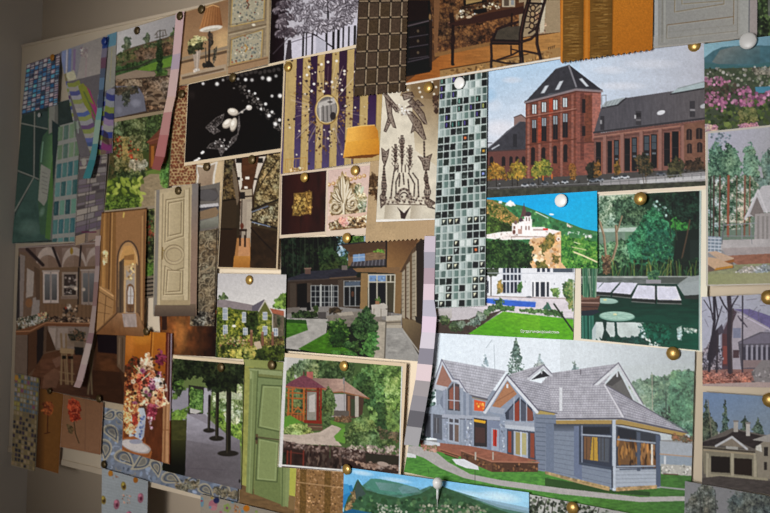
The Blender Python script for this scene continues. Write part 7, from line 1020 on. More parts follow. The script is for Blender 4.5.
def p_bottle(c):
    c.P(c.quad, '222a28'); c.N(c.quad, .12, 5); G_ = '5e5e58'
    c.P([(22, 116), (34, 114), (33, 134), (20, 126)], '1f2a28'); c.P([(36, 113), (48, 111), (48, 131), (36, 126)], '25312f'); c.P([(20, 126), (33, 126), (33, 176), (16, 170)], '1f2c29'); c.P([(35, 126), (48, 131), (44, 190), (34, 178)], '1d2726'); c.P([(12, 222), (34, 178), (50, 190), (50, 240), (12, 243)], '2a3b36'); c.P([(16, 172), (33, 178), (12, 216)], '24322e')
    for pts in ([(20, 123), (48, 129)], [(34.6, 112), (34, 176)], [(16, 170), (34, 177), (42, 181)], [(34, 177), (13, 214)], [(57, 100), (54, 122)]): c.L(pts, 1.1, G_)
    c.P([(49, 107), (58, 104), (57, 240), (50, 240)], '4a4a46'); c.N([(12, 200), (50, 200), (50, 243), (12, 243)], .15, 6); c.E(30, 228, 14, 10, '4a5c54', 0, .5, True)
    # bottle
    c.P([(48, 106), (55, 104), (54, 134), (56, 150), (52, 200), (50, 236), (40, 234), (38, 200), (40, 150), (43, 136), (48, 130)], '2c4030'); c.P([(49, 107), (55, 105), (54.4, 131), (48.6, 134)], '5c5c56'); c.G([(41, 150), (44, 137), (54, 134), (55, 150), (51, 170), (40, 170)], '2a3c30', '45603c', (42, 150), (54, 152)); c.P([(41, 164), (51, 170), (47, 200), (44, 206), (38, 200)], '66665f')
    for k in range(6): c.L([(42, 172+k*4), (47, 174+k*4)], .6, '4c4c48')
    c.P([(51, 168), (54, 150), (53, 200), (50, 240), (45, 238), (48, 200)], '38502a'); c.L([(43, 142), (41, 162)], 1, '6a8474', .7); c.E(42, 212, 3, 6, '6a7c74', .3, .5, True)
    # glass mosaic on the right
    q = [(58, 126), (81, 120), (75, 241), (52, 243)]; c.P(q, '6a6a66'); c.P([(52, 120), (60, 126), (56, 160), (53, 190)], '1c2526')
    pal = ['2a4444', '3a5856', '22383c', '466462', '2c4c50', '4c6a5c']
    for j in range(7):
        for i in range(4):
            c.cell(q, (i+.08)/4+.02*math.sin(j), (j+.07)/6.3, (i+.9)/4+.02*math.sin(j), (j+.84)/6.3, pal[(i*3+j*5) % 6] if j > 1 else ('4c5c48', '3f5048', '566650')[i % 3]); c.cell(q, (i+.2)/4, (j+.2)/6.3, (i+.42)/4, (j+.7)/6.3, '5a7470', .25)
def p_stripe_cushions(c):
    c.P(c.quad, '5c5654'); c.G([(58, 50), (118, 30), (118, 80), (58, 98)], '5a5a62', '6e6862', (62, 60), (110, 60)); c.N(c.quad, .05, 6)
    for x, w, col in ((64, 4, '565e78'), (70, 3, '4a5470'), (74.6, 2.4, '5a4c62'), (67, 1.2, '84808a'), (86.6, 1.4, '6a4c5c'), (60.6, 3, '4c4a52')): c.L([(x, 50), (x-1, 80)], w, col)
    c.F([(80, 48), (88, 46), (88, 58), (81, 56)], '6a6a70 4a4858 5a3a4a 7c7c78', 22, .7, 1.6); c.G([(84, 42), (102, 37), (100, 74), (76, 82)], '6a6460', '77706a', (90, 45), (90, 76), .7); c.P([(64, 74), (74, 70), (77, 80), (66, 84)], '7c7866'); c.P([(62, 76), (66, 73), (68, 83), (64, 84)], '5a543c'); c.E(71, 76, 5, 4, '86826e', .3)
    c.P([(88, 80), (99, 75), (98, 88), (88, 92)], '3a3a20'); c.L([(91, 79), (91, 90)], 2, '5c5c22'); c.L([(95, 77), (95, 88)], 2, '4c2a24')
    def roll(a, b, w, cols):
        (ax, ay), (bx, by) = a, b; n = len(cols); dx, dy = bx-ax, by-ay; l = math.hypot(dx, dy); nx, ny = -dy/l, dx/l
        for k, col in enumerate(cols):
            p = (ax+dx*k/n, ay+dy*k/n); r = (ax+dx*(k+1)/n, ay+dy*(k+1)/n); m = ((p[0]+r[0])/2+dx*.03, (p[1]+r[1])/2+dy*.03)
            c.P([(p[0]-nx*w, p[1]-ny*w), (p[0]+dx*.012, p[1]+dy*.012), (p[0]+nx*w, p[1]+ny*w-1.2), (r[0]+nx*w, r[1]+ny*w-1.2), (r[0]+dx*.012, r[1]+dy*.012), (r[0]-nx*w, r[1]-ny*w)], col)
    S_ = ['5e6230', '6e6a64', '3a3c60', '706e74', '64683c', '6c6866', '74706a', '3c4870', '666c40', '6e6c70', '4c3a54', '62683a', '726e68', '444a70']
    c.P([(58, 84), (116, 70), (112, 154), (80, 158), (60, 130)], '4a4648')
    roll((62, 82), (70, 128), 5.6, ['3c3e66', '666a70', '5a6234', '6a6866', '3c2c4a', '5a5c60', '5c6634', '34385e', '6c6c6c', '54306a'][:9]+S_[:4]); roll((73, 82), (97, 154), 6.6, S_+['34405e', '6c6c66', '585e30'])
    c.P([(78, 86), (83, 83), (90, 90), (97, 108), (98, 124), (93, 118), (84, 104)], '5e6228'); c.P([(83, 84), (86, 86), (92, 100), (97, 112), (96, 106), (90, 90)], '6e2c4c'); c.P([(90, 102), (98, 108), (97, 122), (92, 116)], '702c50'); c.L([(84, 92), (96, 118)], 1.6, '46502c')
    roll((104, 96), (100, 154), 6, ['5a6470', '303468', '6a6a70', '5c6428', '2c2e54', '64603c', '70688a', '303458', '5e6630', '6c6a70', '34264a', '5c6430']); roll((112, 88), (106, 150), 5, ['666672', '2e3260', '6a6c70', '606830', '2a2c50', '6c5c74', '72706c', '2c3466', '5a6234', '6a2c54'])
    c.P([(60, 124), (72, 120), (78, 122), (80, 128), (62, 134)], '5c645a')
    for k in range(7): c.L([(62+k*2.6, 123-k*.3), (62.6+k*2.6, 133)], 1.1, '3c4a3c' if k % 2 else '6c726c')
    c.P([(108, 32), (117, 30), (116, 45), (107, 48)], '466674'); c.P([(106, 48), (116, 45), (115, 86), (104, 92)], '6e6c64'); c.L([(112, 48), (110, 82)], .5, '7a7450'); c.P([(102, 140), (112, 138), (112, 154), (100, 154)], '5a2c50', .5)
    c.P([(104, 130), (108, 134), (110, 146), (102, 140)], '2a1c1c', .6)
def p_grey_tiles(c):
    c.P(c.quad, '47413f'); g = c.rng; q = c.quad
    v = 0.0
    while v < .96:
        h = (.035, .05, .065)[g.integers(3)]
        for u0, u1 in ((.02, .5), (.53, .78), (.8, .99)) if g.random() < .5 else ((.02, .3), (.33, .66), (.69, .99)): c.cell(q, u0, v+.006, u1, v+h-.004, ('6a6462', '4a4444', '3a3436', '746c66', '5c5458', '7c746c', '504650')[g.integers(7)])
        v += h
    c.cell(q, 0, .9, 1, 1, '5c5048'); c.cell(q, .05, .9, .4, 1, '7a6854'); c.cell(q, .5, .9, .9, 1, '6e5c50'); c.E(84, 162, 2.4, 4, '78746c'); c.L([c.uv(.45, 0, q), c.uv(.4, 1, q)], .5, '2e2829')
    c.L([(82, 232), (96, 232)], 1.2, '4a1c34')
def p_garden_pond(c):
    c.P(c.quad, '4a4a34'); c.G([(112, 32), (180, 12), (180, 50), (112, 58)], 'a09d9c', '8c8888', (116, 40), (170, 40))
    c.F([(122, 46), (126, 36), (132, 38), (130, 50), (124, 54)], '4a5440 5c6650 343e2c', 46, .7, 1.7); c.F([(143, 40), (147, 31), (150, 38), (149, 46)], '4c5640 38422e', 26, .7, 1.5); c.F([(170, 34), (178, 22), (178, 44), (168, 44)], '34442a 465a34 26331e', 50, .8, 2); c.L([(155, 35), (158, 31), (165, 30), (166, 34)], 1, '5a544c'); c.L([(157, 34), (157, 38)], .8, '4c463e'); c.L([(163, 32), (163, 37)], .8, '4c463e'); c.L([(155, 38), (167, 35)], .8, '4c463e')
    c.P([(115, 56), (130, 48), (150, 42), (178, 34), (176, 58), (140, 68), (115, 74)], '4c4030'); c.F([(116, 54), (150, 44), (176, 36), (175, 46), (150, 52), (116, 66)], '3a442a 4e5a36 2c341f 5c5038', 170, .8, 2.1); c.F([(134, 50), (172, 42), (170, 58), (140, 64)], '54402f 3e2f24 6a5240', 120, .9, 2.2)
    c.P([(115, 68), (140, 62), (174, 54), (172, 62), (140, 70), (115, 76)], '34492a'); c.F([(115, 66), (150, 60), (150, 66), (115, 74)], '24331c 3a4c2a', 60, .8, 1.9); c.P([(136, 70), (150, 64), (173, 56), (172, 66), (150, 71)], '56742c'); c.N([(136, 70), (173, 56), (172, 66), (150, 71)], .1, 3); c.L([(115, 72), (140, 66), (152, 60)], 1.4, '2c2a22')
    c.P([(115, 76), (136, 70), (156, 72), (172, 68), (172, 76), (115, 82)], '7c6c5c'); c.F([(155, 70), (166, 68), (168, 76), (156, 78)], '3f5a2a 2c421e', 40, .8, 1.8); c.F([(157, 40), (161, 38), (163, 50), (162, 72), (157, 74), (156, 52)], '1c2a18 26361f 142012', 120, .8, 1.7); c.L([(160, 30), (160, 44)], .9, '3a3a30')
    c.P([(115, 80), (172, 75), (170, 110), (114, 120)], '3c2f26'); c.F([(116, 80), (142, 79), (142, 86), (116, 86)], '7a6852 5c4c3c 8a7a66', 70, .8, 1.8, .7); c.F([(143, 79), (171, 76), (168, 108), (148, 110), (142, 98)], '6a5644 4c3c2f 86705c 362a20 5a4838', 180, 1, 2.8, .7)
    c.P([(114, 86), (138, 86), (144, 96), (146, 111), (114, 118)], '5c5c66'); c.F([(114, 86), (140, 86), (138, 94), (114, 96)], '3a3026 2c2a20 4c4434', 70, .9, 2.2); c.F([(121, 92), (130, 90), (129, 106), (124, 108)], '34362c 262a22 48483c', 46, .8, 1.9); c.E(136, 103, 6, 5, '8a8a96', 0, .6, True); c.E(119, 110, 4, 5, '777784', 0, .6, True)
    for x, y, rx, ry in ((150, 100, 5, 3), (158, 94, 5, 3.6), (163, 102, 5, 3), (155, 104, 4, 2.4), (150, 91, 4, 2.4)): c.E(x, y, rx, ry, '74604c'); c.E(x, y+1.4, rx*.8, ry*.5, '382a20')
def p_garden_path(c):
    c.P(c.quad, '38401f'); c.F([(112, 122), (172, 112), (170, 150), (112, 152)], '4a5434 3a4428 5c6644 2c341f 6a7250', 420, 1, 2.6); c.F([(146, 116), (164, 113), (162, 150), (146, 152)], '2f3c22 45542f 252f1a', 160, 1, 2.4); c.E(114, 124, 5, 4, '9a948c', 0, .7, True)
    c.F([(110, 134), (140, 136), (146, 168), (130, 176), (106, 176)], '4c4c2c 6a6844 34381f 7c7450', 240, .9, 2.2); c.F([(112, 136), (128, 138), (140, 152), (138, 164), (116, 158)], '8a3420 6e2a1c a8482c', 50, .6, 1.5); c.F([(128, 160), (146, 160), (146, 172), (130, 174)], '9a8c78 b0a48c 7c745c', 70, .7, 1.7); c.F([(122, 138), (128, 136), (128, 160), (122, 160)], '86784c 6a6a40', 40, .7, 1.7)
    c.P([(147, 142), (160, 129), (168, 128), (168, 142), (150, 145)], '5e3426'); c.L([(147, 142), (162, 137)], 1, '7a4a34'); c.P([(149, 145), (168, 141), (166, 170), (149, 168)], '54301a'); c.P([(151, 146), (154, 146), (154, 167), (151, 167)], '8a5424'); c.P([(156, 146), (159, 145), (158, 166), (156, 166)], '2a1c14'); c.P([(164, 142), (168, 141), (166, 166), (163, 166)], '7a4820')
    c.P([(144, 172), (158, 168), (168, 168), (168, 176), (146, 176)], '5a6c30'); c.F([(106, 180), (120, 170), (146, 170), (146, 184), (120, 190)], '2f3c22 45522f 5c6640 24301c', 200, .9, 2.2)
    c.P([(140, 180), (150, 174), (160, 174), (168, 192), (168, 206), (138, 208)], '86765c'); c.N([(140, 180), (160, 174), (168, 206), (138, 208)], .14, 4, 2); c.F([(160, 166), (168, 160), (168, 190), (160, 184)], '4a6a30 5c8040 385424', 90, .9, 2.2)
    c.P([(104, 176), (140, 180), (140, 209), (104, 212)], '2e3c1a')
    for k in range(80):
        x, y = 105+c.rng.random()*38, 178+c.rng.random()*30; t = c.rng.random()*6.28; c.E(x, y, 3.4, 1.5, ('7a8834', '5c6c26', '8e9a44', '46561f', 'a0a850')[k % 5], t, .9)
    c.F([(104, 196), (140, 196), (140, 210), (104, 212)], '3a4a1c 5a6a28 28361a', 80, .9, 2.2); c.F([(105, 156), (114, 150), (116, 178), (105, 180)], '1c2414 2a331c 3c3420', 70, 1, 2.2)
def p_mosaic_strip(c):
    c.P(c.quad, '55492f'); g = c.rng; q = c.quad; nu, nv = 8, 20
    top = '5c5c52 6a6430 4a5460 70686a 3c4450 5a2c44 6e6a5c 2e3c48'.split(); low = '5e5240 4c4232 6a5c46 57492f 1c1a20 66583f 241c28'.split()
    for j in range(nv):
        for i in range(nu): pal = top if j < 8 else low; c.cell(q, (i+.1)/nu, (j+.1)/nv, (i+.9)/nu, (j+.86)/nv, pal[g.integers(len(pal))])
    for j in range(9, nv):
        for i in range(nu):
            if (i*3+j*2) % 5 == 0: u, v = c.uv((i+.5)/nu, (j+.5)/nv, q); c.E(u, v, 1.3, 1.6, '15141c')
    c.L([c.uv(.98, 0, q), c.uv(.98, 1, q)], 1, '3a3222'); c.E(16.4, 377.6, 2, 3, '8a5c1c')
def p_ochre_card(c):
    c.P(c.quad, '59391a'); c.N(c.quad, .05, 3); c.G([(38, 388), (46, 388), (44, 472), (35, 470)], '2e1c0e', '59391a', (38, 420), (46, 420), .8); c.L([(48, 408), (47.4, 432)], .9, '301810'); c.L([(44.6, 433.6), (50, 432.4)], .9, '301810')
    for a in (-.6, -.25, .1, .5): c.L([(48, 414), (48+8*math.sin(a), 402)], .8, '4a2416')
    c.F([(42, 404), (46, 400), (52, 402), (53, 412), (48, 416), (43, 412)], '6a341c 54281a 7a4424', 40, .6, 1.4)
def p_rose_card(c):
    c.P(c.quad, '6a4a36'); c.G(c.quad, '644630', '70503a', (66, 400), (100, 440)); c.N(c.quad, .03, 4); c.L([(86, 398), (85, 450)], .5, '5c4030')
    c.F([(67, 404), (72, 399), (78, 400), (81, 408), (80, 418), (75, 423), (69, 418)], '6a1e14 7c2a1a 54160f 8a3a24', 110, .8, 2); c.L([(74, 422), (75.6, 434), (79, 443)], 1, '33281a'); c.F([(67, 424), (73, 427), (73, 434), (68, 432)], '3a2e1c 4a3a24', 24, .8, 1.7)
    for t in range(5): c.L([(74+3.4*math.cos(t*1.3), 409+4*math.sin(t*1.3)), (74+4.8*math.cos(t*1.3+.9), 409+5.4*math.sin(t*1.3+.9))], .9, '9a4a30')
def p_paisley(c):
    c.P(c.quad, '626874'); c.N(c.quad, .14, 6); g = c.rng
    c.F(c.quad, '66707e 4c5462 768092 586272 6a7484', 460, 1.2, 3, .6)
    c.G([(98, 398), (128, 406), (128, 412), (98, 406)], '8a7c6a', '94866f', (104, 400), (124, 408))
    def paisley(cx, cy, sz, ang, fill='67635a'):
        for f, col, w in ((1.0, fill, 1.5), (.72, '575d68', 1.0), (.46, '67635a', .9)):
            pts = []
            for t in np.linspace(0, 6.2, 22):
                x, y = math.cos(t)*1.25, math.sin(t)*math.sin(t/2)**1.3*.95
                x, y = x*sz*f, y*sz*f+.18*x*x*sz*f; pts.append((cx+x*math.cos(ang)-y*math.sin(ang), cy+x*math.sin(ang)+y*math.cos(ang)))
            c.P(pts, col, .8); c.outline(pts, w, ('8f8878', '3c424e', '857e6e')[(f < .9)+(f < .6)])
    paisley(113, 433, 8, .9, '5c594f'); paisley(106, 450, 8.6, 1.5); paisley(126, 458, 9, .6); paisley(142, 463, 9.6, 2.4); paisley(157, 468, 7, 1.2); paisley(172, 478, 8, .3); paisley(190, 484, 8.4, 2.7); paisley(207, 490, 7, .6); paisley(224, 494, 7.6, 1.9); paisley(109, 416, 6, 2.8, '626874'); paisley(121, 416, 5, 1, '626874')
    for k in range(40):
        x, y = 104+g.random()*130, 408+g.random()*90; t = g.random()*6.28; c.L([(x+r*1.2*math.cos(t+r*.5), y+r*.8*math.sin(t+r*.5)) for r in np.linspace(.5, 5, 6)], .8, ('8a93a4', '343a46', '7a7260')[k % 3], .8)
    for k in range(10): c.L([(106+k*1.8, 424+k*.6), (110+k*1.6, 432+k*.8)], .5, '3a3a3c')
    for x, y in ((192, 484), (182, 487), (220, 492), (232, 494)): c.F([(x-7, y-5), (x+7, y-3), (x+6, y+5), (x-5, y+4)], '6a6250 4c4638 7c725c', 40, .6, 1.5)
def p_blue_floral(c):
    c.P(c.quad, '7a7f82'); c.N(c.quad, .03, 8)
    for k in range(26): y = 468+k*3; c.L([(100, y), (150, y+11)], .35, '6a6f72', .6)
    for x, y, col in ((110.6, 473.4, '8a5a1c'), (135.6, 480, '7c4c18')): c.E(x, y, 2.4, 3, col)
    for x, y in ((123.6, 486), (103.4, 500)): c.E(x, y, 2.6, 4.4, '6c5c28', -.15); c.E(x+.5, y+.6, 1.6, 2.2, '3a2c1a'); c.E(x-.6, y-1.8, 1.2, 1.6, '8a7a38')
    for x, y in ((116.6, 504.4), (140.6, 498), (129, 516)): c.E(x, y, 3, 5, '744a56', .1); c.E(x+.4, y+.6, 1.3, 2, '4a1c2c'); c.E(x-1, y-2.6, 1.6, 1.8, '9a5c6c')
    c.F([(122, 495), (131, 495), (130, 503), (123, 503)], '8a6a5a 9a7a68', 14, .5, 1.1); c.F([(112, 475), (118, 476), (118, 479), (113, 479)], '8a5c44', 6, .5, 1)
def p_dotted_floral(c):
    c.P(c.quad, '827a6e'); c.N(c.quad, .03, 8); c.E(213, 504.6, 4.4, 4.6, '8c5862'); c.E(213.4, 508, 3.6, 2.6, '9a6a6e'); c.E(216.4, 500.4, 3, 3, '1c2244'); c.E(202, 502, 1.8, 5, '5a7886'); c.E(201.4, 500.8, 1.7, .8, '8a2c38'); c.E(246.4, 508.4, 3.2, 3.2, 'a06018'); c.E(212, 498, 1.4, 1, '8a7030')
    for t in range(5): c.E(227+2.4*math.cos(t*1.257), 508+3*math.sin(t*1.257), 1.6, 1.8, '74824a'); 
    c.E(227, 508, 1.3, 1.5, '6a3c58'); c.F([(234, 505), (241, 506), (240, 513), (234, 512)], '96602c a8744a 7a4a2a', 14, .5, 1.1)
    for k in range(20): c.E(205+c.rng.random()*70, 500+c.rng.random()*40, 1.4, 1.4, ('8c5862', '74824a', 'a06018', '5a7886')[k % 4])
def p_carpet(c):
    c.P(c.quad, '86643f'); c.N(c.quad, .12, 1.4); c.F(c.quad, '9a7654 745434 ac8862 64482c', 700, .5, 1.1, .8)
    for x in (303.4, 328): c.P([(x-3.4, 466), (x+3, 466), (x+2, 540), (x-4, 540)], '5c4420', .75); c.N([(x-3.4, 466), (x+3, 466), (x+2, 540), (x-4, 540)], .2, 1.2)
    c.L([(296, 482), (344, 488)], 1.2, 'b08e68', .7)

# ================================================================== the room and the pin board
sc.view_settings.view_transform = 'Standard'; sc.view_settings.look = 'None'
WALLY = 0.034
M_WALL = plaster('painted_plaster', 'b2a28e', 'bcac98', 5)
M_SIDE = plaster('painted_plaster_side', 'd2cabf', 'dcd4c9', 5)
M_BOARD = plaster('cream_board_surface', 'd4c3aa', 'dcccb4', 40)
M_FRAME = plaster('white_painted_strip', 'd0c0a8', 'dccab2', 60)
M_FLOOR = plaster('wood_floor', '6a4a30', '7c5a3c', 9)
def box(name, lo, hi, m, parent=None, bevel=0):
    x0, y0, z0 = lo; x1, y1, z1 = hi
    V = [(x, y, z) for x in (x0, x1) for y in (y0, y1) for z in (z0, z1)]
    me = bpy.data.meshes.new(name)
    me.from_pydata(V, [], [(0, 1, 3, 2), (4, 6, 7, 5), (0, 4, 5, 1), (2, 3, 7, 6), (0, 2, 6, 4), (1, 5, 7, 3)]); me.update(); me.materials.append(m)
    o = link(name, me, parent)
    if bevel:
        b = o.modifiers.new('edge', 'BEVEL'); b.width = bevel; b.segments = 2
    return o
XL = min(onplane(11.5, 243, -.006)[0], onplane(10.5, 466, -.006)[0])-.003                     # the corner with the left wall
ZT = onplane(192, 10)[2]; ZB = onplane(160, 486)[2]; XB = XL+.002
tag(box('wall_back', (XL-.1, WALLY, 0), (2.2, WALLY+.1, 2.6), M_WALL), kind='structure')
tag(box('wall_left', (XL-.1, -2.2, 0), (XL, WALLY, 2.6), M_SIDE), kind='structure')
tag(box('floor', (XL-.1, -2.2, -.1), (2.2, WALLY+.1, 0), M_FLOOR), kind='structure')
tag(box('ceiling', (XL-.1, -2.2, 2.6), (2.2, WALLY+.1, 2.7), M_WALL), kind='structure')
XB = max(XB, XL+.002)
bo = box('pin_board', (XB, .001, ZB), (1.1, WALLY, ZT), M_BOARD)
tag(bo, 'large cream pin board on the wall, covered with pinned pictures', 'pin board')
box('frame_strip', (XB, -.0008, ZB-.004), (1.1, WALLY, ZB+.004), M_FRAME, bo, .0006)
box('frame_strip', (XB, -.0004, ZT), (1.1, WALLY, ZT+.004), M_FRAME, bo, .0004)
box('frame_rail', (1.08, -.022, ZB-.004), (1.1, WALLY, ZT+.004), M_FRAME, bo, .001)
# ================================================================== the pinned sheets
FAB = 'fabric and wallpaper samples pinned to the board'
CREAM = 'e6d6bc'
if not WHITE:
    sheet('magazine_clipping', 'red brick factory building with a square tower, largest picture at the top of the board', 'picture', [(486, 65.6), (704.6, 42.6), (708.4, 189), (484.6, 199)], 5, p_factory, tone=(.96, 1.08, .86), border=('e0d0bc', [(486.4, 66), (704.4, 43), (705.6, 185.6), (485, 199)]))
    sheet('postcard', 'postcard of a white church on a cliff above bright turquoise sea', 'picture', [(485, 198), (597, 191), (597.4, 268.4), (485, 268)], 6, p_castle, tone=(1.02, 1.12))
    sheet('magazine_clipping', 'white villa with a blue pool and lawn, bearing a small white caption', 'picture', [(441, 266), (575, 267), (573, 340), (436, 333)], 4, p_villa_pool)
    sheet('magazine_clipping', 'dark green garden pond with stepping slabs and lily pads, in a cream margin', 'picture', [(574.6, 192), (708, 186), (707, 352.4), (572.6, 340)], 3, p_pond, border=('e6dac6', [(581, 196.6), (701.4, 190.6), (700, 350.6), (581, 338.6)]))
    sheet('magazine_clipping', 'grey timber house with tiled gables, biggest picture at the bottom of the board', 'picture', [(429, 328), (695, 349), (690, 530), (404, 472)], 2, p_house)
    sheet('postcard', 'pink blossom in front of a hazy mountain, clipping under the grey white pin', 'picture', [(704, 44), (790, 33.4), (790, 124), (705, 132.4)], 8, p_mountain_blossom, tone=(.86, 1.05, .9))
    sheet('magazine_clipping', 'pale house with a wooden deck among tall pine trees', 'picture', [(706, 131.6), (790, 123), (790, 284), (706, 286)], 8.6, p_deck_house, tone=(.95, 1.18), border=('b4aea4', [(708, 133.4), (790, 125), (790, 283), (708, 284.6)]))
    sheet('magazine_clipping', 'mauve-roofed house behind bare winter trees and fallen leaves', 'picture', [(701.6, 297), (790, 293), (790, 388), (702.6, 386)], 4, p_tree_house, tone=(.97, 1.12))
    sheet('magazine_clipping', 'house with a two-door garage under a grey blue sky', 'picture', [(703, 392), (790, 398), (790, 498), (702, 484)], 4, p_garage, tone=(1.02, 1.15))
    sheet('magazine_clipping', 'dark leafy trees against grey sky, small clipping below the garage house', 'picture', [(685, 481), (790, 500), (790, 530), (684, 530)], 6, p_corner_trees)
    sheet('postcard', 'sea and green mountain panorama under a blue sky', 'picture', [(344, 467), (529, 492.5), (529, 545), (342, 540)], 6.6, p_sea_mountains)
    sheet('magazine_clipping', 'tangle of dark branches, clipping beside the sea panorama at the bottom edge', 'picture', [(528, 494), (660, 519), (660, 560), (528, 550)], 5, p_branches)
    sheet('mosaic_sample', 'black, white and grey green mosaic tile sample hanging below a white pin', 'tile sample', [(440, 78), (487.4, 71), (485, 306), (431.6, 308.4)], 7.3, p_mosaic, group=FAB)
    sheet('fabric_swatch', 'cream cloth sample embroidered with dark beaded fringes and leaves', 'fabric sample', [(383, 84), (440.6, 77), (436.4, 219.6), (376, 222)], 7, p_beadwork, group=FAB, m=M_CLOTH)
    sheet('fabric_swatch', 'plain tan cloth sample with zigzag lower edge under the beaded cloth', 'fabric sample', [(371, 150), (438, 150), (434.6, 239.4), (365, 243)], 5, p_kraft, group=FAB, m=M_CLOTH, zig=(('b', 16, .022),))
    sheet('magazine_clipping', 'round mirror on gold and purple striped wall with an orange lamp shade', 'picture', [(285.6, 61), (384, 43.6), (380.4, 160), (280.6, 174)], 6, p_mirror_art)
    sheet('magazine_clipping', 'square of beaten gold on a dark brown background', 'picture', [(281, 173.6), (328, 168), (326.6, 234), (279.4, 238.4)], 4, p_gold_square, border=('d8c4ac', [(282, 175.6), (326.4, 170.4), (325, 231.6), (281, 235)]))
    sheet('magazine_clipping', 'carved plaster leaf ornament on pink, beside the gold square', 'picture', [(326.6, 168.4), (372, 163), (371, 234), (326, 236.4)], 4.5, p_carving, border=('dcc8b4', [(328.4, 170.4), (370, 165.4), (369, 227.6), (327, 231)]))
    sheet('fabric_swatch', 'dark brown cloth sample with tan grid lines and pinked edges', 'fabric sample', [(359, -14), (408.6, -14), (405.4, 92.4), (353.6, 97.4)], 9, p_dark_check, group=FAB, m=M_CLOTH, zig=(('b', 12, .02), ('r', 26, .014)))
    sheet('magazine_clipping', 'dark carved desk and armchair in a brown wallpapered room', 'picture', [(404, -14), (563, -14), (560.6, 59), (404, 85.6)], 8, p_desk, tone=(.9, 1.12))
    sheet('fabric_swatch', 'orange brown ribbed cloth sample with a zigzag lower edge', 'fabric sample', [(560, -14), (653.4, -14), (652.4, 51), (560.4, 64.4)], 9, p_orange_cloth, group=FAB, m=M_CLOTH, zig=(('b', 17, .04),))
    sheet('magazine_clipping', 'white panelled door against a tiled floor, top right of the board', 'picture', [(652, -14), (757.4, -14), (757, 36.6), (652, 48.6)], 7.5, p_white_door)
    sheet('magazine_clipping', 'dark green shrubs, clipping in the top right corner', 'picture', [(757, -14), (790, -14), (790, 33.4), (756.6, 37.4)], 6, p_greenery)
    sheet('magazine_clipping', 'black and silver brocade pattern of flower clusters', 'picture', [(268, -14), (360, -14), (356.4, 47.6), (268.4, 67.4)], 5, p_brocade, tone=(1, 1.12), border=('dcc9ac', [(269.6, -14), (360, -14), (356, 44.6), (269.6, 63.6)]))
    sheet('magazine_clipping', 'cream door panels painted with tiny flowers, between the lamp and the brocade', 'picture', [(229, -14), (272, -14), (269.4, 64), (226.6, 74)], 5.5, p_ornate_door)
    sheet('magazine_clipping', 'table lamp with pleated orange shade beside a vase of cream flowers', 'picture', [(184, 11.6), (231, -2), (228.4, 75), (178, 86)], 5, p_lamp, tone=(1, 1, .88), border=('9c8464', [(184, 12.6), (230, -1), (226.4, 72.4), (179.4, 80.4)]))
    sheet('magazine_clipping', 'pearl and crystal jewellery on black', 'picture', [(188, 84), (285.4, 61.6), (282, 151.6), (184, 166)], 6.4, p_jewel, border=('d4bfa0', [(188.4, 84.4), (283.6, 63), (280.8, 148.4), (184.6, 162.6)]))
    sheet('fabric_swatch', 'brown and cream leopard spotted cloth sample', 'fabric sample', [(177, 87), (200, 83), (195.4, 184), (165.6, 186.4)], 4, p_leopard, group=FAB, m=M_CLOTH)
    sheet('magazine_clipping', 'stack of beige and grey cushions, clipping above the wood carving', 'picture', [(196, 158), (224, 155), (219.4, 231), (192, 236)], 3, p_cushions)
    sheet('magazine_clipping', 'brown carved wood relief of leaves, right of the cream door', 'picture', [(192, 233), (218.6, 228), (214.4, 326), (190, 326)], 4, p_relief)
    sheet('magazine_clipping', 'narrow corridor with dark panelled walls seen from one end', 'picture', [(224, 158.6), (282, 150), (277.6, 270), (217.4, 268.4)], 4.5, p_corridor, border=('c8b292', [(224.4, 159), (280.4, 152), (276, 268.4), (218, 267)]))
    sheet('magazine_clipping', 'cream panelled door with an oval panel', 'picture', [(155, 190.4), (198.4, 183), (196.4, 316), (153, 316.4)], 7, p_cream_door)
    sheet('magazine_clipping', 'shrubs and stone steps, narrow clipping left of the cream door', 'picture', [(140, 207), (160, 205), (158, 297), (138, 299)], 2, p_steps)
    sheet('magazine_clipping', 'glowing copper brown texture below the cream door', 'picture', [(159, 310), (219, 310), (216.6, 357), (161, 354)], 3, p_copper)
    sheet('magazine_clipping', 'blue and white vase of red and cream flowers on a round table', 'picture', [(126, 330.6), (172.6, 333), (170, 464.6), (122, 450.4)], 5.5, p_flowers, tone=(.92, 1.05, .92))
    sheet('magazine_clipping', 'shady courtyard with a row of trees on grey paving', 'picture', [(173, 355), (244, 362), (241, 489.6), (162, 470.4)], 4, p_courtyard, border=('d8c4a4', [(173.2, 358.4), (243.9, 364.4), (241, 489.6), (162, 470.4)]))
    sheet('magazine_clipping', 'ivy covered cottage with white windows and a flower garden', 'picture', [(218, 273.4), (286.4, 274.6), (284.4, 361.8), (215.6, 357.4)], 5.4, p_cottage)
    sheet('magazine_clipping', 'green panelled door in a pale green frame', 'picture', [(243.6, 358), (306, 365), (297.6, 522), (239, 504.4)], 2.6, p_green_door)
    sheet('magazine_clipping', 'tan villa with wide eaves, terrace and clipped shrubs', 'picture', [(281, 238), (426, 234), (419.6, 361.4), (280.6, 350.4)], 3, p_terrace_villa, tone=(.84, 1.12))
    sheet('photo_print', 'wooden garden pavilion by a rocky pond, print with a thin white edge', 'picture', [(284.4, 353), (406.6, 363.4), (400.6, 476.4), (277.6, 467)], 5, p_gazebo, tone=(.95, 1.05), border=('dcc6a8', [(284, 357), (402.6, 366.4), (399.6, 475.6), (278, 467)]))
    sheet('fabric_swatch', 'speckled brown carpet sample with two darker stripes', 'fabric sample', [(296.4, 466), (346, 470), (344.6, 535), (293.6, 530)], 3, p_carpet, group=FAB, m=M_CLOTH)
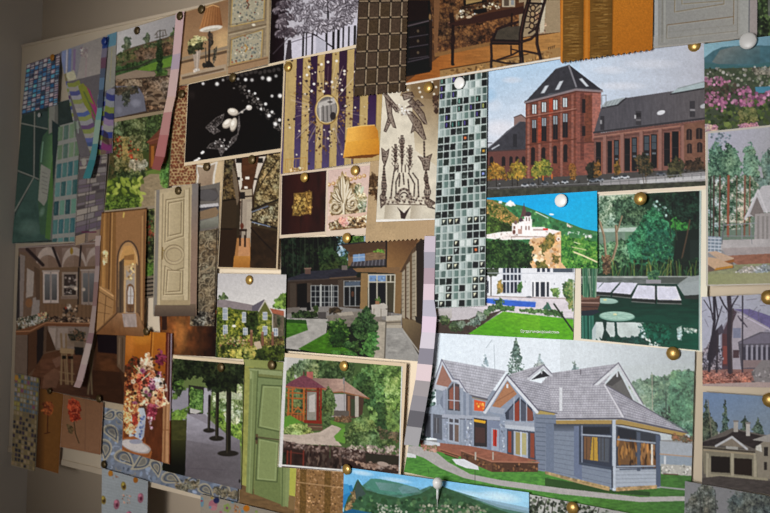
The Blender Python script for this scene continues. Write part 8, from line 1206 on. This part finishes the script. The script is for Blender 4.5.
    sheet('magazine_clipping', 'golden hallway with an arch leading to a small arched window', 'picture', [(101.6, 212.4), (146.6, 207.6), (143.8, 336.6), (93.6, 334)], 6, p_hall, tone=(1, 1, .82))
    sheet('magazine_clipping', 'brown farmhouse kitchen with wall cupboards and vaulted ceiling', 'picture', [(18.6, 247), (130, 238), (124, 405), (14, 384)], 3, p_kitchen, tone=(.86, 1.12, .92))
    sheet('mosaic_sample', 'small blue grey mosaic tiles, topmost of the left hand tile clippings', 'tile sample', [(26.6, 64.6), (60.4, 53), (57.4, 105), (21.6, 114.4)], 5, p_blue_mosaic, group=FAB)
    sheet('magazine_clipping', 'green glass bottle against dark green bathroom tiles', 'picture', [(22, 112), (81.6, 96), (74.6, 241.4), (12, 243.6)], 4, p_bottle)
    sheet('magazine_clipping', 'rolled cushions in lime, blue and purple stripes', 'picture', [(60, 52), (117, 31.6), (112.4, 153), (80, 158)], 6, p_stripe_cushions, tone=(1.02, 1.05, .95))
    sheet('mosaic_sample', 'grey and mauve strip tiles hanging below the striped cushions', 'tile sample', [(80, 150), (108, 148), (101.6, 237), (74, 246)], 3.6, p_grey_tiles, group=FAB)
    sheet('magazine_clipping', 'garden with a dark pond, rocks and a slim cypress', 'picture', [(116.4, 32), (178, 13), (168, 112.4), (112.6, 122.6)], 5, p_garden_pond, border=('86765e', [(116.6, 32.4), (177.6, 14), (167.6, 109.6), (113, 119)]))
    sheet('magazine_clipping', 'garden path leading to a small wooden summerhouse among flowers', 'picture', [(113, 121), (173, 112), (168, 207), (104, 213.6)], 4, p_garden_path, border=('8a7c68', [(113, 122), (173, 112), (168, 204), (104.6, 210.6)]))
    sheet('mosaic_sample', 'strip of tiny beige and black mosaic tiles at the far left', 'tile sample', [(15, 373), (39.6, 378.4), (35.4, 471.4), (11, 465)], 5, p_mosaic_strip, tone=(.85, .85), group=FAB)
    sheet('greeting_card', 'ochre card with a small brown tree', 'card', [(37, 387.4), (64, 394), (58.6, 474), (34, 466.6)], 4, p_ochre_card, tone=(.86, 1), m=M_CARD, group='plain cards with a plant on them')
    sheet('greeting_card', 'tan card with a single red rose', 'card', [(63.6, 394), (103.4, 402.4), (100.6, 455), (60, 447)], 5, p_rose_card, tone=(.9, 1), m=M_CARD, group='plain cards with a plant on them')
    sheet('wallpaper_sample', 'blue grey paisley wallpaper sample under the flower vase and courtyard pictures', 'wallpaper sample', [(103, 400), (240, 432), (237, 506), (101, 468)], 2, p_paisley, group=FAB)
    sheet('wallpaper_sample', 'pale blue paper with scattered small flowers hanging below the board edge', 'wallpaper sample', [(102, 468), (148, 481), (147, 532), (101.4, 532)], 6.4, p_blue_floral, group=FAB)
    sheet('wallpaper_sample', 'beige paper with coloured dots and flowers at the bottom edge', 'wallpaper sample', [(200.6, 494), (300, 518), (300, 545), (200, 545)], 6.4, p_dotted_floral, group=FAB)
    # small white caption on the lawn of the villa picture, as real lettering
    cu = bpy.data.curves.new('caption', 'FONT'); cu.body = 'Средиземноморский стиль'; cu.size = 1
    tmp = bpy.data.objects.new('caption_tmp', cu); COL.objects.link(tmp); bpy.context.view_layer.update()
    me = bpy.data.meshes.new_from_object(tmp.evaluated_get(bpy.context.evaluated_depsgraph_get())); bpy.data.objects.remove(tmp)
    co = np.array([v.co[:] for v in me.vertices]); w = np.ptp(co[:, 0]); co[:, 0] -= co[:, 0].min(); co[:, 1] -= co[:, 1].min(); hgt = np.ptp(co[:, 1])
    y_ = -(4*LV+.0004); A = onplane(520.6, 333.2, y_); B = onplane(559.4, 334.4, y_); U = onplane(520.7, 329.4, y_)
    W3 = A+np.outer(co[:, 0]/w, B-A)+np.outer(co[:, 1]/hgt, U-A)
    par = [o for o in COL.objects if 'small white caption' in str(o.get('label', ''))][0]
    me.vertices.foreach_set('co', (W3-np.array(par.location)).reshape(-1).astype(np.float32)); me.update()
    me.materials.clear(); me.materials.append(plain('white_ink', 'f4f4f0', .6)); link('caption_lettering', me, par)
# ================================================================== paint colour strips
if not WHITE:
    strip('strip of blue, slate and teal colour patches over the striped cushions', [((102.6, 38), (108.6, 36.4), .001), ((102, 49), (107.4, 47.6), .001), ((101, 58), (106.6, 57), .001), ((100.6, 68.6), (105.6, 68), .002), ((99.6, 78), (104.6, 77.6), .002), ((99, 90), (103.6, 89.4), .003), ((97.4, 108), (102.4, 107.6), .003), ((95.4, 120), (101, 119.6), .004), ((92.6, 144), (98, 143.6), .006), ((89, 160), (95.6, 160), .009), ((82.6, 178.6), (90.4, 178.4), .014)],
          ['1c2c58', '54505c', '4c3440', '3c4250', '46586a', '333c4c', '4e7272', '6a7c70', '3c6468', '2c5c60'], 7.2)
    strip('strip of pale pink to rose colour patches left of the lamp picture', [((176, 13.4), (184.4, 11), .001), ((172.6, 55), (180.6, 53), .001), ((170.6, 70), (179, 68.6), .002), ((167, 97), (175.6, 96), .003), ((163.6, 112.6), (172, 111.6), .004), ((159.4, 135), (168.6, 135), .006), ((155, 156), (164.6, 157), .009), ((151.6, 169), (160, 170.4), .012)],
          ['b49898', '9c8c98', 'b49a96', 'b4988c', 'a07470', '98605e', '7c4440'], 8)
    strip('curved strip of faded pink and mauve patches in front of the kitchen picture', [((95.6, 236), (101, 235.4), .001), ((95, 246), (100, 245.6), .001), ((95.4, 266), (99.6, 266), .002), ((94, 282), (98.6, 282), .002), ((92.4, 306), (96.6, 306), .004), ((88.6, 333), (94, 333), .008), ((86, 343), (92, 344), .010), ((80.6, 364), (87, 365), .014), ((76.4, 380), (83, 381), .018), ((73.6, 386.6), (80, 388), .020)],
          ['8a7a74', '685454', '7c6c68', '6c5450', '7c6c66', '6a5254', '8a7c76', '847270', '7c6866'], 6.6)
    strip('strip of grey and palest pink patches right of the tan villa', [((424.6, 236), (435.6, 236), .001), ((424, 252), (435.2, 252), .001), ((424, 268), (434.8, 268), .001), ((423.6, 284), (434.4, 284), .002), ((423, 300), (434.2, 300), .002), ((422.4, 316), (436.6, 317), .002), ((421.6, 332), (435.4, 333), .003), ((419.6, 348), (434, 349), .003), ((417.4, 363.6), (432.4, 365), .004), ((415.4, 380), (430.4, 381.6), .004), ((412.6, 395), (427.6, 397), .005), ((409.6, 410), (425, 412), .006), ((406.6, 426), (422, 428), .007), ((404, 444.6), (418.4, 446.6), .010)],
          ['ccc0cc', 'a4a0ac', 'b49ea8', 'e0cad4', 'bcb8c6', 'e4d0e0', 'd8d0da', '8e8a96', 'e4d0d4', 'a39c9e', '918e94', '66646a', 'a3a1a4'], 7.6)
# ================================================================== push pins
PROF = [(.0052, .0002), (.0055, .0006), (.0054, .0011), (.0050, .0019), (.0042, .0027), (.0031, .0034), (.0017, .0038), (.0004, .0040)]
FLAT = [(.0058, .0002), (.0060, .0008), (.0058, .0015), (.0048, .0021), (.0030, .0025), (.0008, .0027)]
SHANK = [(.0006, -.0080), (.0006, .0002)]
def pin_mats():
    return {'brass': plain('polished_brass', 'b8924a', .33, .55, .8), 'dull': plain('dark_brass', '5c4a28', .4, .5, .6), 'white': plain('white_plastic', 'e6e4e0', .35), 'blue': plain('blue_plastic', '24408c', .35), 'red': plain('amber_plastic', 'c88420', .4), 'clear': plain('clear_plastic', 'd8dcd8', .2)}  # the dull kind is a darker brass, for shanks and pins towards the left
PM = pin_mats(); DOME = {}
def pin(px, py, lvl, kind, label, size=1.0):
    key = (kind,)
    if key not in DOME:
        me = lathe('push_pin', FLAT if kind == 'white' else PROF); me.materials.append(PM[kind]); sh = lathe('shank', SHANK, 8); sh.materials.append(PM['dull'])
        DOME[key] = (me, sh)
    me, sh = DOME[key]
    o = bpy.data.objects.new('push_pin', None); COL.objects.link(o); o.empty_display_size = .004
    o.location = onplane(px, py, -(lvl*LV)-.0004); o.scale = (size, size*.75, size)
    link('head', me, o); link('shank', sh, o)
    return tag(o, label, 'pin', 'push pins holding the pictures')
if not WHITE:
    for a in (
        (137, 30.6, 6, 'dull', 'brass pin at the top of the garden pond picture', .95), (180, 16, 8.8, 'dull', 'brass pin at the top of the pink colour strip', 1), (201.4, 9.4, 6.4, 'dull', 'brass pin at the top edge of the table lamp picture', 1),
        (52.6, 57.6, 6.4, 'red', 'amber pin on the blue grey mosaic clipping', .9), (181.8, 94, 5.4, 'dull', 'brass pin at the top of the leopard spotted cloth', 1), (233, 77.6, 7.4, 'dull', 'brass pin at the top of the jewellery picture', 1),
        (288, 67, 7, 'brass', 'brass pin at the top left corner of the striped mirror picture', 1), (206.6, 166.6, 4.4, 'dull', 'brass pin on the beige cushion', 1), (178, 190.6, 8.2, 'dull', 'brass pin at the top of the cream door', .95),
        (252, 159.6, 6, 'dull', 'brass pin at the top of the dark corridor picture', 1), (304.6, 177.4, 5.6, 'brass', 'brass pin above the gold square', 1), (355, 170.6, 6.4, 'brass', 'brass pin on the top right of the carved leaf ornament', 1),
        (346.8, 238, 6, 'brass', 'brass pin between the carved ornament and the tan villa', 1), (249.4, 280, 6.2, 'brass', 'brass pin in the sky above the ivy cottage', 1), (271.6, 365, 5.4, 'dull', 'brass pin at the top of the green door picture', 1),
        (221, 367.4, 5.6, 'dull', 'brass pin among the leaves of the courtyard picture', 1), (146.4, 331.6, 7.4, 'dull', 'brass pin at the foot of the golden hallway', .95), (344, 366, 6.4, 'brass', 'brass pin above the garden pavilion', 1),
        (347, 469.4, 8, 'brass', 'brass pin at the top left corner of the sea panorama', 1.02), (428.4, 87.6, 8.2, 'brass', 'brass pin on the beaded cloth', 1), (640.4, 198.6, 6.6, 'brass', 'brass pin at the top of the garden pond with stepping slabs', 1.03),
        (673, 353.4, 4, 'brass', 'brass pin at the top of the grey timber house picture', 1.03), (694.6, 45.4, 4.3, 'brass', 'brass pin at the top right corner of the brick factory', 1), (768.6, 297.4, 5.4, 'brass', 'brass pin at the right edge above the mauve-roofed house', 1.05),
        (770, 400, 5.4, 'brass', 'brass pin at the right edge above the garage house', 1.05), (572.6, 508, 6.2, 'brass', 'brass pin on the dark branches clipping', 1.03), (49.6, 391, 5.2, 'dull', 'dull pin at the top of the ochre card', .85),
        (99, 398.6, 6.2, 'dull', 'dull brass pin at the corner of the red rose card', .95), (104, 464.4, 4, 'dull', 'dull brass pin at the bottom left of the paisley paper', .95), (104.4, 41.4, 8.6, 'blue', 'blue pin at the top of the blue and teal strip', 1),
        (459.8, 83.2, 8.4, 'white', 'white pin at the top of the black and white mosaic', .98), (561.2, 200.6, 7.2, 'white', 'white pin on the turquoise sea of the church postcard', 1.0), (748.2, 41, 9.4, 'white', 'greyish white pin between the white door and the mountain', 1.12),
        (39.4, 115, 6.4, 'white', 'small white pin on the left below the blue mosaic', .55)): pin(*a)
    # ball headed white pin with a visible stem
    tip = onplane(437.4, 506, -(6.6*LV)); top = onplane(437.6, 483.4, -.016); o = bpy.data.objects.new('push_pin', None); COL.objects.link(o); o.location = tip
    from mathutils import Vector
    ax = Vector(top-tip); q = Vector((0, -1, 0)).rotation_difference(ax.normalized()); ln = ax.length
    hd = lathe('head', [(.0004, -.0058), (.0028, -.0048), (.0044, -.0028), (.0049, -.0002), (.0047, .0022), (.0038, .0042), (.0022, .0054), (.0003, .0058)]); hd.materials.append(PM['white'])
    h = link('head', hd, o); h.location = ax; h.rotation_mode = 'QUATERNION'; h.rotation_quaternion = q
    st = lathe('stem', [(.0005, -.002), (.0007, ln*.3), (.0012, ln*.35), (.0012, ln*.75)], 10); st.materials.append(PM['clear'])
    s_ = link('stem', st, o); s_.rotation_mode = 'QUATERNION'; s_.rotation_quaternion = q
    tag(o, 'white ball headed pin with a clear stem at the top of the sea panorama', 'pin', 'push pins holding the pictures')
# ================================================================== light and camera
def lamp_at(name, kind, loc, target, **kw):
    l = bpy.data.lights.new(name, kind)
    for k, v in kw.items(): setattr(l, k, v)
    o = bpy.data.objects.new(name, l); COL.objects.link(o); o.location = loc
    from mathutils import Vector
    o.rotation_euler = (Vector(target)-Vector(loc)).to_track_quat('-Z', 'Y').to_euler(); return o
T = onplane(372, 236)
lamp_at('vignette_spot', 'SPOT', (T[0]+.04, -1.2, T[2]-.08), T, energy=SPOTW, spot_size=math.radians(SPOTA), spot_blend=1.0, shadow_soft_size=.3, color=(1, .99, .98))  # added spot; its soft cone imitates lens vignetting over the board
lamp_at('window_light', 'AREA', (1.5, -1.7, .75), T, energy=2.0, size=.4, color=(1, 1, 1))
w = bpy.data.worlds.new('room_light'); sc.world = w; w.use_nodes = True
w.node_tree.nodes['Background'].inputs[0].default_value = (1, .99, .98, 1); w.node_tree.nodes['Background'].inputs[1].default_value = WORLDW
cd = bpy.data.cameras.new('camera'); co_ = bpy.data.objects.new('camera', cd); COL.objects.link(co_)
from mathutils import Matrix, Vector
R3 = Matrix((Vector(RT), Vector(UP), Vector(-fw))).transposed()
co_.matrix_world = Matrix.Translation(Vector(CAM)) @ R3.to_4x4()
cd.sensor_width = 36; cd.lens = F/770*36; cd.clip_start = .02
foc = onplane(470, 250); cd.dof.use_dof = True; cd.dof.focus_distance = float((foc-CAM)@fw); cd.dof.aperture_fstop = 13.0
sc.camera = co_
